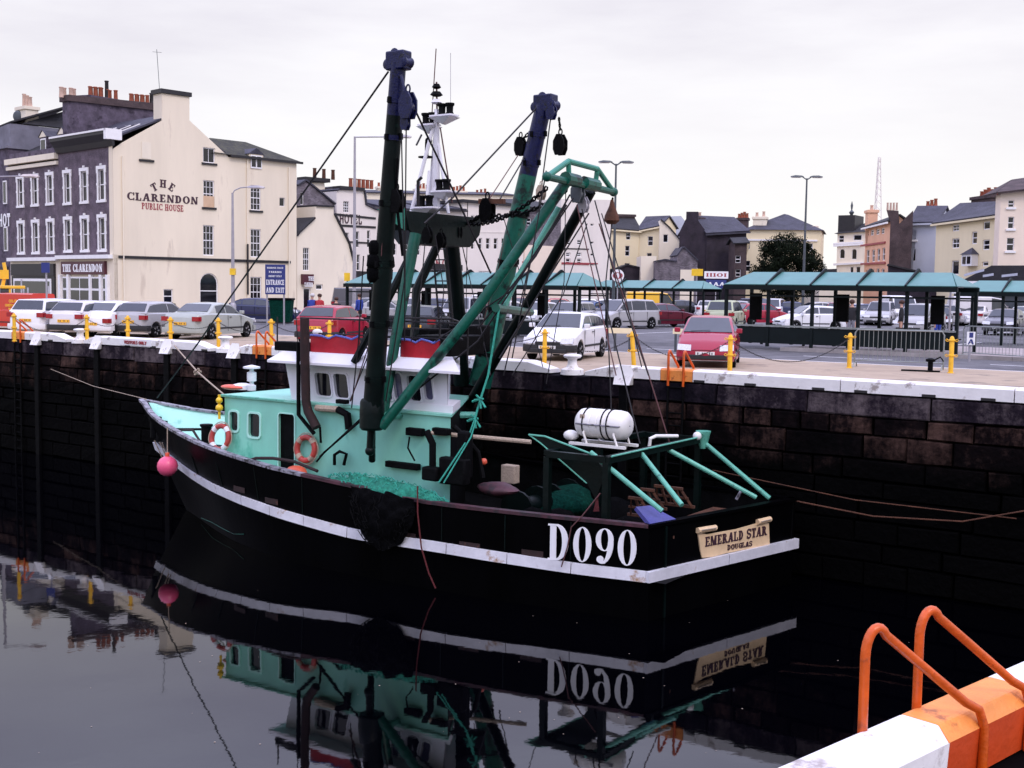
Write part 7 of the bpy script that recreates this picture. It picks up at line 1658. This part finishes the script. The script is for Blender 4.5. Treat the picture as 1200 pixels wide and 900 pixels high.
# crossbar between the derrick heels, and stays
path_b('heel_crossbar',[(452,487,-2.2),(556,486.5,.8)],.075,'strut_teal')
# ladder behind the gantry
m=MB(); 
for xx in (507,523): m.path([B(xx,290,.9),B(xx+10,404,.9)],.025,6)
for k in range(9): m.path([B(507+10*k/9,292+112*k/9,.9),B(523+10*k/9,292+112*k/9,.9)],.016,5)
m.obj('mast_ladder','wire_dark',boat)
# platform rails on the roof seen through the rigging
for y_ in (372,384,395,405): path_b('roof_rail',[(448,y_,-1.0),(530,y_+2,.5)],.02,'wire_dark')
for y_ in (398,408): path_b('roof_rail',[(380,y_-1,-1.2),(448,y_,-1.0)],.018,'wire_dark')
# ---- A-frame (tipping frame)
fr=MB(); fr.path([B(663,214,-.62),B(560,360,-1.5),B(447,500,-2.25)],.105,12); af=fr.obj('a_frame_leg','green_steel',boat)
path_b('a_frame_leg',[(692,224,.55),(625,345,1.15),(549,475,1.85)],.115,'green_black',n=12)
path_b('a_frame_stay',[(655,243,-.2),(604,330,-.6),(590,362,-.8)],.06,'strut_teal')
path_b('a_frame_crossbar',[(581,361,-1.35),(622,366,1.1)],.085,'green_steel')
E1=B(641,207,-1.45);E2=B(719,225,1.4);T1=B(666,189,-.62);T2=B(700,198,.55);L1=E1.lerp(E2,.31);L2=E1.lerp(E2,.70)
for p,q,r in ((E1,E2,.07),(E1,T1,.055),(T1,T2,.058),(T2,E2,.055),(T1,L1,.05),(T2,L2,.05)): m=MB(); m.tube(p,q,r,10); m.obj('head_frame_bar','green_steel' if r>.065 else 'green_bright',boat)
for e in (E1,E2): m=MB(); m.ball(e,.095); m.obj('end_cap','green_steel',boat)
m=MB(); m.path([L1.lerp(L2,-.15)+Vector((0,0,.05)),L1.lerp(L2,.3)+Vector((0,0,.05))],.13,10); m.path([L1.lerp(L2,.55)+Vector((0,0,.05)),L1.lerp(L2,1.05)+Vector((0,0,.05))],.13,10); m.obj('head_sleeve','green_steel',boat,kind='stuff')
block_(B(677,226,0),1.0,boat,'galv_dark'); block_(B(684,240,0.2),.8,boat,'galv')
# hook on the right end
ch_part(B(718,232,1.4),B(717,241,1.4),0,.015,.08); q=B(717,250,1.4); m=MB(); m.lathe([(.03,.28),(.06,.15),(.15,-.05),(.17,-.15),(.09,-.22)],c=q,n=10); m.obj('hook_block','rust_iron',boat)
# long dark spreader bar with block between gantry and derrick
m=MB(); m.bar(B(562,236,.4),B(591,236,.4),.10,.10); m.obj('spreader_bar','rust_iron',boat); block_(B(571,247,.4),1.25,boat,'net_black')
ch_part(B(540,264,1.0),B(566,250,.4),.04,.026,.13); ch_part(B(544,262,.9),B(641,220,-1.3),.22,.02,.13); ch_part(B(575,252,.4),B(664,222,-.6),.18,.02,.13); block_(B(634,226,-.9),.7,boat,'rope_beige')
# ---- radio mast on the wheelhouse roof
zbm=z+.30; mt=B(512,128,0); mx_=6.9
def at_h(z,w): return w
m=MB(); W0=.55; zt_m=mt.z
m.prism([(mx_+.07,zbm),(mx_-.10,zbm),(mt.x-.03,zt_m),(mt.x+.04,zt_m)],lambda u_,v,t_:Vector((u_,t_,v)),-.045,.045); mast=m.obj('radio_mast','wheel_white',boat,smooth=0)
for y_ in (-1,1):
    m=MB(); m.path([(mx_+.42,y_*.30,zbm),(mx_+.04,y_*.05,B(510,150,0).z)],.04,8); m.obj('mast_leg','wheel_white',mast)
m=MB(); m.path([(mx_-.36,0,zbm),(mx_-.08,0,B(510,170,0).z)],.035,8); m.obj('mast_leg','wheel_white',mast)
def plat(pxa,pxb,py,b,lights):
    a=B(pxa,py,b); c=B(pxb,py,b); m=MB(); m.box((min(a.x,c.x),a.y-.15,a.z-.03),(max(a.x,c.x),a.y+.15,a.z)); m.add([(a.x,a.y-.2,a.z-.05),(c.x,a.y-.2,a.z-.05),((a.x+c.x)/2,a.y-.05,a.z-.20),(a.x,a.y+.2,a.z-.05),(c.x,a.y+.2,a.z-.05),((a.x+c.x)/2,a.y+.05,a.z-.20)],[(0,1,2),(3,5,4),(0,2,5,3),(1,4,5,2)]); o=m.obj('light_platform','wheel_white',mast,smooth=0)
    for px in lights: q=B(px,py,b); m=MB(); m.lathe([(.07,0),(.085,.03),(.07,.06),(.075,.17),(.1,.2),(.1,.24)],c=(q.x,q.y,a.z),n=10); m.obj('deck_light','black_gear',o)
plat(508,533,136,0,(518,527)); plat(494,512,146.5,0,(499,507)); plat(509,530,224,0,(515,523)); plat(486,512,243,-.3,(494,503))
q=B(500,183,0); m=MB(); m.box((q.x-.12,q.y-.1,q.z-.04),(q.x+.15,q.y+.1,q.z)); m.tube((q.x,q.y,q.z),(q.x,q.y,q.z+.3),.04,8); m.ball((q.x-.05,q.y,q.z+.32),.08); m.obj('horn','black_gear',mast)
for a,b_,r in (((506,136,0),(511,57,0),.012),((528,130,0),(528,62,0),.006),((512,128,0),(511.5,96,0),.02)): path_b('aerial',[a,b_],r,'wire_red' if r>.01 else 'galv',mast,n=5)
for y_,w_ in ((113,.14),(104,.1),(122,.12)): q=B(511.5,y_,0); m=MB(); m.lathe([(w_*.6,0),(w_,.03),(w_*.6,.1)],c=q,n=8); m.obj('mast_light','black_gear' if y_!=122 else 'wheel_white',mast)
path_b('mast_rung_frame',[(503,200,-.1),(500,232,-.2)],.03,'wheel_white',mast); path_b('mast_stay',[(516,150,0),(530,238,.2)],.015,'wire_red',mast); path_b('gaff',[(494,158,-.3),(488,170,-.5)],.02,'wire_dark',mast)
path_b('vent_pipe',[(490,242,-.6),(490,212,-.6),(494,208,-.6)],.035,'wire_dark')
# ---- rigging wires
WR=[((455,84,-2.6),(230,405,-.9),(184,466,-.1),.02,'wire_dark'),((458,86,-2.7),(447,300,-2.6),None,.012,'wire_red'),((461,90,-2.7),(440,380,-2.5),(411,470,-2.2),.012,'wire_red'),((470,140,-2.7),(474,330,-2.4),(452,470,-2.2),.014,'wire_dark'),
((476,145,-2.7),(475,250,-2.3),(474,400,-2.0),.014,'wire_dark'),((486,128,-2.7),(538,238,-1.0),(575,320,.5),.02,'wire_dark'),((630,125,2.5),(530,232,-.2),(497,262,-1.1),.02,'wire_dark'),
((607,182,2.4),(567,243,.5),None,.012,'wire_red'),((615,184,2.4),(582,240,.5),None,.016,'wire_dark'),((618,186,2.5),(590,300,2.3),(574,380,2.2),.012,'wire_red'),((613,184,2.5),(585,310,2.2),(560,400,2.0),.012,'wire_red'),
((645,140,2.5),(625,290,2.0),(590,440,1.5),.016,'wire_dark'),((640,200,-1.3),(623,300,-1.5),(600,420,-1.6),.014,'wire_dark'),((668,228,-.3),(628,300,-.8),(560,385,-1.5),.018,'wire_dark'),((672,232,-.2),(600,340,-1.0),(510,400,-1.8),.016,'wire_dark'),
((664,240,-.3),(560,400,-1.2),(470,472,-2.0),.02,'wire_dark'),((676,240,0),(700,345,-.4),(722,440,-.8),.012,'wire_red'),((682,245,0),(718,390,-.6),(750,520,-.9),.014,'wire_dark'),((697,235,.6),(722,330,.4),(760,440,.4),.014,'wire_dark'),
((702,262,.6),(748,400,.5),(785,520,.5),.014,'wire_red'),((690,250,.3),(640,330,-.5),(585,420,-1.5),.016,'wire_dark'),((717,262,1.4),(710,330,.6),(716,470,.2),.014,'wire_dark'),((663,222,-.5),(661,330,-.6),(640,450,-.8),.010,'wire_dark'),
((590,255,.5),(612,330,.8),(636,430,1.0),.010,'wire_dark'),((688,262,.2),(660,345,-.3),(600,440,-1.0),.012,'wire_dark'),((705,250,.7),(726,318,.5),(752,430,.4),.012,'wire_dark'),((500,262,-.8),(494,330,-1.2),(482,400,-1.6),.012,'wire_dark'),
((510,275,-.5),(520,340,-.8),(515,400,-1.2),.012,'wire_dark'),((540,280,1.2),(560,370,.8),(575,440,.4),.012,'wire_dark'),((548,236,1),(547,300,1),(546,380,1),.010,'wire_dark'),((446,300,-2.3),(442,390,-2.3),(410,470,-2.2),.012,'wire_dark'),((426,300,-2.4),(420,400,-2.3),(412,478,-2.2),.014,'wire_dark'),
((716,470,.2),(716,492,.0),None,.010,'wire_dark')]
for a,b_,c,r,mt_ in WR:
    P=[B(*a),B(*b_)]+([B(*c)] if c else []); m=MB(); m.path(P,r,5); m.obj('rigging_wire',mt_,boat)
path_b('stay_tube',[(432,485,-2.3),(380,530,-2.3),(371,541,-2.3)],.022,'black_gear'); path_b('stay_tube',[(428,485,-2.3),(440,475,-2.3),(375,535,-2.2)],.022,'black_gear')
# clutter on the deckhouse side
path_b('cable_tray',[(371,478,-1.85),(398,480,-1.85),(408,487,-1.85),(409,502,-1.85)],.07,'rope_beige'); path_b('pipe_bend',[(396,480,-1.9),(407,486,-1.9),(409,503,-1.9)],.08,'black_gear')
path_b('handrail',[(375,500,-1.86),(376,519,-1.86)],.025,'black_gear')
path_b('davit',[(392,545,-1.9),(392,533,-1.9),(398,529,-1.9),(406,532,-1.9),(403,545,-1.9)],.035,'black_gear')
for (x0_,y0_,x1_,y1_) in ((474,501,493,512),(505,501,523,511),(450,540,488,552),(392,468,404,474)):
    a=B(x0_,y0_,-1.92); b_=B(x1_,y1_,-1.92); m=MB(); m.box((min(a.x,b_.x),1.77,min(a.z,b_.z)),(max(a.x,b_.x),1.9,max(a.z,b_.z))); m.obj('gear_box','black_gear',boat,bevel=.02)
path_b('winch_pipe',[(500,505,-1.95),(507,520,-1.95),(507,560,-1.95)],.07,'black_gear'); path_b('cable',[(480,512,-1.95),(478,525,-1.95),(486,540,-1.95)],.018,'black_gear')
path_b('deck_pole',[(505,507,-1.9),(545,511,-1.5),(622,518,-1.2)],.045,'rope_beige')
path_b('green_rope',[(585,362,-1.3),(572,440,-1.5),(563,468,-1.6),(556,492,-1.8)],.022,'rope_green'); path_b('green_rope',[(556,492,-1.8),(548,515,-2.0),(514,566,-2.5)],.016,'rope_green'); path_b('green_rope',[(558,492,-1.8),(552,512,-2.0),(520,566,-2.5)],.014,'rope_green')
for xx,yy in ((563,468),(557,491)):
    m=MB(); c=B(xx,yy,-1.7)
    for k in range(6): m.path([c,c+Vector((.16*math.cos(k*1.1),.05,.14*math.sin(k*1.3)-.05))],.022,5)
    m.obj('rope_knot','rope_green',boat,kind='stuff')
for (x0_,y0_,x1_,y1_,b_) in ((517,538,548,566,-2.05),(538,506,551,560,-1.95),(497,548,515,562,-2.15)):
    p=B(x0_,y1_,b_); q=B(x1_,y0_,b_); m=MB(); m.box((min(p.x,q.x),-b_-.12,min(p.z,q.z)),(max(p.x,q.x),-b_+.1,max(p.z,q.z))); m.obj('deck_machinery','black_gear',boat,bevel=.04)
path_b('machinery_pipe',[(532,500,-1.9),(545,512,-1.8),(560,530,-1.6),(566,560,-1.6)],.05,'black_gear')
for k_ in range(9):      # ropes and hoses strewn over the after deck
    rq=random.Random(k_+40); P=[Vector((rq.uniform(.8,4.6),rq.uniform(-1.6,1.9),1.55+rq.uniform(0,.35))) for _ in range(5)]; m=MB(); m.path([P[0].lerp(P[1],.5),P[1],P[1].lerp(P[2],.5),P[2],P[3],P[4]],.02,5); m.obj('deck_rope',('rope_beige','wire_red','net_dark_green')[k_%3],boat)
# ---- nets hung over the rail
def heap(name,mat,fn,nu,nv,amp,seed,parent=boat,kind=None,fr_=2.2):
    m=MB()
    for i in range(nu+1):
        for j in range(nv+1):
            p=fn(i/nu,j/nv); k=noise.noise(Vector((p.x*fr_,p.y*fr_+seed,p.z*fr_)))*amp+noise.noise(Vector((p.x*7,p.y*7,p.z*7+seed)))*amp*.5; m.v.append(p+Vector((k*.3,k,k)))
    for i in range(nu):
        for j in range(nv): a=i*(nv+1)+j; m.f.append((a,a+1,a+nv+2,a+nv+1)); m.m.append(0)
    return m.obj(name,mat,parent,smooth=70,recalc=False,kind=kind)
lA=side_uv(375,563).x; lB=side_uv(516,592).x
def netg(s,t):
    l=lA+(lB-lA)*s; p=hullpt(l,1,zr(l)); e=math.sin(s*math.pi)**.5; th=-.6+t*2.0
    return Vector((l,p.y-.28+.36*math.sin(th)*e+.0,p.z-.02+.24*math.cos(th)*e+.0))
ng=boat
m_=heap('green_net','net_green',netg,60,14,.12,3)
def netb(s,t):
    l=interp([(0,6.95),(1,4.95)],s); l=6.75-1.6*s; p=hullpt(l,1,zr(l)-t*(.40+.70*math.sin(s*math.pi)**.8)); return Vector((l,p.y+.10+.16*math.sin(s*math.pi)*math.sin(min(1,t*1.2)*math.pi*.85)+.02,p.z+.06))
m_=heap('black_net','net_black',netb,40,24,.10,8)
for k,(s0,y1) in enumerate(((.15,0),(.5,0))):
    pass
rn=random.Random(4); m=MB()
for k in range(70):
    s0,t0=rn.random(),rn.random()*.8+.1; ds,dt=rn.uniform(-.08,.08),rn.uniform(-.3,.3)
    m.path([netg(min(1,max(0,s0+ds*q_/5)),min(1,max(0,t0+dt*q_/5)))+Vector((0,.03,.05+.03*math.sin(q_*2+k))) for q_ in range(6)],.009,4)
m.obj('net_cords','rope_green',boat,kind='stuff')
m=MB()
for k in range(60):
    s0,t0=rn.random(),rn.random(); m.path([netb(min(1,max(0,s0+rn.uniform(-.05,.05)*q_/3)),min(1,max(0,t0+.07*q_)))+Vector((0,.05+.02*math.sin(k+q_),0)) for q_ in range(5)],.008,4)
m.obj('net_cords','black_gear',boat,kind='stuff')
# lines hanging over the side
p=side_uv(493,572); m=MB(); P=[p+Vector((0,.1,.05)),side_uv(494,600)+Vector((0,.12,0)),side_uv(499,640)+Vector((0,.14,0)),side_uv(507,670)+Vector((0,.12,0)),side_uv(515,688)+Vector((0,.12,0))]; m.path(P,.016,5); m.obj('hanging_rope','rope_red',boat)
P=[side_uv(700,592)+Vector((0,-.1,.2)),side_uv(684,606)+Vector((0,.05,.03)),side_uv(672,617)+Vector((0,.07,0)),side_uv(668,640)+Vector((0,.09,0)),side_uv(662,663)+Vector((0,.12,0))]; m=MB(); m.path(P,.012,5); m.obj('hanging_rope','wire_red',boat)
# ---- aft deck gear
def lump(c,s,mat,nm,seed,n=14,kind=None):
    m=MB(); m.ball(c,1.0,n=n,sc=s); 
    for i,v in enumerate(m.v): k=noise.noise(v*2.6+Vector((seed,0,0)))*.35; m.v[i]=Vector(c)+(v-Vector(c))*(1+k)
    return m.obj(nm,mat,boat,smooth=70,kind=kind)
lump((3.4,.9,1.75),(.7,.6,.35),'net_black','net_heap',1); lump((2.6,-.3,1.8),(.6,.6,.4),'net_black','net_heap',2); lump((3.9,-.6,1.95),(.6,.9,.35),'net_dark_green','net_heap',6); lump((1.8,.2,1.7),(.5,.8,.35),'net_black','net_heap',4)
lump(B(583,572,-1.6),(.5,.3,.12),'rail_red','chain_heap',7)
a=B(598,553,-.9); m=MB(); m.box((a.x-.16,a.y-.1,a.z-.22),(a.x+.16,a.y+.1,a.z+.14)); m.obj('fish_box','rope_beige',boat,bevel=.015)
m=MB(); m.ball(B(567,541,-1.2),.07); m.obj('net_float','orange_buoy',boat)
m=MB(); q=B(700,592,-1.5); m.add([q+Vector((0,0,.25)),q+Vector((-.07,.05,-.1)),q+Vector((.06,.04,-.12)),q+Vector((.02,-.06,-.1))],[(0,1,2),(0,2,3),(0,3,1),(1,3,2)]); m.obj('red_rag','rope_red',boat,smooth=0)
# scallop dredges stacked on the after deck: rusty toothed frames
for k,(px,py,b_) in enumerate(((762,588,-.9),(778,584,-.5),(748,598,-1.1),(795,586,-.2))):
    c=B(px,py,b_); m=MB(); a=.5+k*.35
    for s_ in (-.22,.0,.22): m.bar(c+Vector((s_,-.12,-.12)),c+Vector((s_*.4,.12,.24)),.03,.05)
    m.bar(c+Vector((-.28,-.12,-.12)),c+Vector((.28,-.12,-.12)),.05,.05); m.bar(c+Vector((-.14,.12,.24)),c+Vector((.14,.12,.24)),.05,.05); m.bar(c+Vector((-.2,0,.05)),c+Vector((.2,0,.05)),.03,.04)
    m.obj('dredge_frame','rust_iron',boat,smooth=0)
m=MB(); m.box((.35,-1.6,2.0),(1.0,1.5,2.05)); m.obj('after_bench','rust_iron',boat,smooth=0)
# winch drums amidships
for y_ in (-.7,.5): m=MB(); m.lathe([(.38,-.4),(.38,-.34),(.2,-.33),(.2,.33),(.38,.34),(.38,.4)],c=(4.1,y_,2.0),axis=(0,1,0),n=16); m.obj('winch_drum','green_black',boat)
# ---- stern gallows with struts
gt=MB(); P1=B(668,522,-1.9);P2=B(752,531,-.7);P3=B(783,526,.5);P4=B(829,520,1.9)
zg=P2.z; xg=1.5
gt.bar((xg,1.95,zg),(xg,-1.95,zg),.16,.12); gt.bar((xg+1.25,1.95,zg+.02),(xg+1.25,-1.95,zg+.02),.12,.1); gt.bar((xg,1.9,zg),(xg+1.25,1.9,zg),.12,.12); gt.bar((xg,-1.9,zg),(xg+1.25,-1.9,zg),.12,.12)
go=gt.obj('stern_gallows','green_black',boat,smooth=0)
for y_ in (1.9,-1.9,.0):
    for x_ in (xg,xg+1.25): m=MB(); m.bar((x_,y_,1.3),(x_,y_,zg-.06),.12,.12,up=(1,0,0)); m.obj('gallows_post','green_black',go,smooth=0)
m=MB(); m.path([(xg-.09,1.9,zg+.07),(xg-.09,-1.9,zg+.07)],.018,6); m.obj('gallows_edge','strut_teal',go)
# sloping side plate
pl=[B(622,509,-1.5),B(641,511,-1.5),B(694,531,-1.5),B(712,552,-1.5),B(700,585,-1.5),B(690,566,-1.5),B(636,519,-1.5)]
m=MB(); m.prism([(p.x,p.z) for p in pl],lambda u_,v,t_:Vector((u_,1.5+t_,v)),0,.06); so=m.obj('side_plate','green_black',boat,smooth=0)
m=MB(); m.path([p+Vector((0,.07,0)) for p in (pl[0],pl[1],pl[2])],.018,6); m.path([p+Vector((0,.07,0)) for p in (pl[0],pl[6],pl[5])],.014,6); m.obj('plate_edge','strut_teal',so,kind='stuff')
for a,b_ in (((692,530,-1.85),(776,599,-1.75)),((752,532,-.7),(799,592,-1.2)),((783,527,.5),(886,583,1.25)),((827,520,1.9),(902,584,1.88))): path_b('stern_strut',[a,b_],.047,'strut_teal',n=10)
a=TU(765,613);b_=TU(777,597);c=TU(797,595);d=TU(817,609); m=MB(); q=[a,b_,c,d]
A3=hullpt(0,1,zr(0)); m.add([TF.P(.05,zr(0)+.07,.02),TF.P(.75,zr(0)+.07,.02),TF.P(.60,zr(0)+.26,.5),TF.P(.22,zr(0)+.28,.5),TF.P(.05,zr(0)+.0,.05),TF.P(.75,zr(0)+.0,.05),TF.P(.6,zr(0)+.2,.54),TF.P(.22,zr(0)+.22,.54)],[(0,1,2,3),(7,6,5,4),(0,4,5,1),(1,5,6,2),(2,6,7,3),(3,7,4,0)]); m.obj('strut_bracket','blue_plate',boat,smooth=0)
path_b('stern_handrail',[(761,523,.0),(762,514,.0),(769,511,.1),(794,511,.6)],.035,'raft_white')
q=B(824,513,1.9); m=MB(); m.lathe([(.16,.14),(.07,-.22)],c=q,n=10); m.obj('lamp_shade','strut_teal',boat); m=MB(); m.ball(B(817,511,1.7),.09); m.obj('floodlight','raft_white',boat)
# coils near the rail
path_b('mooring_cleat',[(863,585,.8),(868,576,.8)],.03,'rail_line')
# life raft canister in its cradle: a thing of its own on the gallows
rp=(B(677,502,-.8)+B(739,503,-.8))/2; w=BMW@Vector((rp.x,rp.y,zg+.12)); t=thing('life_raft','white ribbed life raft canister in a cradle above the stern','life raft',w,math.atan2(AX.y,AX.x))
R_=.28; L_=1.12; zc_=.38
m=MB(); m.lathe([(.10,-L_/2),(.2,-L_/2+.03),(.265,-L_/2+.10),(R_,-L_/2+.2)]+sum([[(R_,x),(R_-.015,x+.02),(R_,x+.04)] for x in (-.15,.0,.15)],[])+[(R_,L_/2-.2),(.265,L_/2-.10),(.2,L_/2-.03),(.10,L_/2)],c=(0,0,zc_),axis=(1,0,0),n=22); m.obj('canister','raft_white',t)
m=MB(); m.path([(L_/2*.99,0,zc_),(L_/2-.1,.27,zc_),(L_/2-.2,.285,zc_),(-L_/2+.2,.285,zc_),(-L_/2+.1,.27,zc_),(-L_/2*.99,0,zc_)],.016,5); m.obj('seam','rail_line',t)
for x in (-.08,-.2,.32): m=MB(); m.path([(x,(R_+.008)*math.cos(a),zc_+(R_+.008)*math.sin(a)) for a in [i*math.pi/10 for i in range(20)]],.014,5,closed=True); m.obj('strap','black_gear',t)
m=MB(); m.box((.28,.245,zc_+.08),(.38,.262,zc_+.18)); m.obj('label_plate','rope_beige',t,(0,-.005,0))
for x in (-.35,.3):
    for y_ in (-.2,.2): m=MB(); m.path([(x-.08,y_*1.2,.0),(x,y_*1.25,.22),(x+.02,y_*1.0,.30)],.022,6); m.obj('cradle_leg','raft_white',t)
for y_ in (-.24,.24): m=MB(); m.box((-.6,y_-.04,-.03),(.6,y_+.04,.02)); m.obj('cradle_rail','raft_white',t)
m=MB(); m.ball((.66,.1,.12),.13,sc=(1.2,1,.8)); m.obj('hydrostatic_release','raft_white',t)
# ---- mooring ropes (between boat and quay)
KB=1.087     # the boat is set down so that its reflection falls where it does in the photograph
BW=lambda p: Vector((0,0,CZ))+((BMW@Vector(p))-Vector((0,0,CZ)))*KB
for o in [o for o in bpy.data.objects if o.parent is None and (o==boat or o.name.startswith('lifebuoy') or o.name in ('fender_buoy','life_raft'))]: bring(o,KB)
def rope(P,r,mat,label):
    m=MB(); m.path(P,r,6); o=m.obj('mooring_rope',mat); tag(o,label,'rope'); return o
k1=BW(B(262,462,-.4)); q1=Q(qx_at(205),-.02,.12); mid=k1.lerp(q1,.48)-Vector((0,0,.10))
o=rope([k1,k1.lerp(q1,.25)-Vector((0,0,.06)),mid,k1.lerp(q1,.75)-Vector((0,0,.05)),q1],.022,'rope_beige','knotted beige mooring rope from the trawler foredeck up to the left quay')
m=MB()
for k in range(5): m.path([mid+Vector((.12*math.cos(k*1.3),.0,.1*math.sin(k*1.7))),mid-Vector((.1*math.cos(k*1.1),0,.09*math.sin(k*2.1)))],.03,6)
m.obj('knot','rope_beige',None).parent=o
s1=BW(hullpt(0.1,-1,zr(0))); s2=at(1290,672,17.5)
e=Q(qx_at(1290),0,-1.75)
rope([s1,s1.lerp(e,.3)-Vector((0,0,.35)),s1.lerp(e,.6)-Vector((0,0,.45)),e],.016,'rust_iron','thin brown stern mooring rope sagging right along the dark quay wall')
e=Q(qx_at(1200),-.02,-2.3); s=BW(B(835,551,2.2))
rope([s,s.lerp(e,.5)-Vector((0,0,.15)),e],.012,'rust_iron','upper thin brown mooring rope along the quay wall right of the stern')
e=Q(qx_at(60),-.02,-1.0); s=BW(B(172,468,0))
rope([s,s.lerp(e,.5)-Vector((0,0,.12)),e],.010,'rope_beige','thin pale bow rope running left to the quay wall')
# floating scraps on the water
rw=random.Random(11); m=MB()
for i in range(45):
    p=atz(rw.uniform(0,1180),rw.uniform(690,890),ZW); s=rw.uniform(.008,.02); a=rw.uniform(0,3)
    m.add([(p.x+s*math.cos(a+k*1.6)*rw.uniform(.6,1),p.y+s*math.sin(a+k*1.6)*rw.uniform(.6,1),ZW+.006) for k in range(4)],[(0,1,2,3)])
o=m.obj('floating_scraps','rope_beige',smooth=0,kind='stuff'); o['label']='tiny pale scraps floating on the dock water'; o['category']='debris'
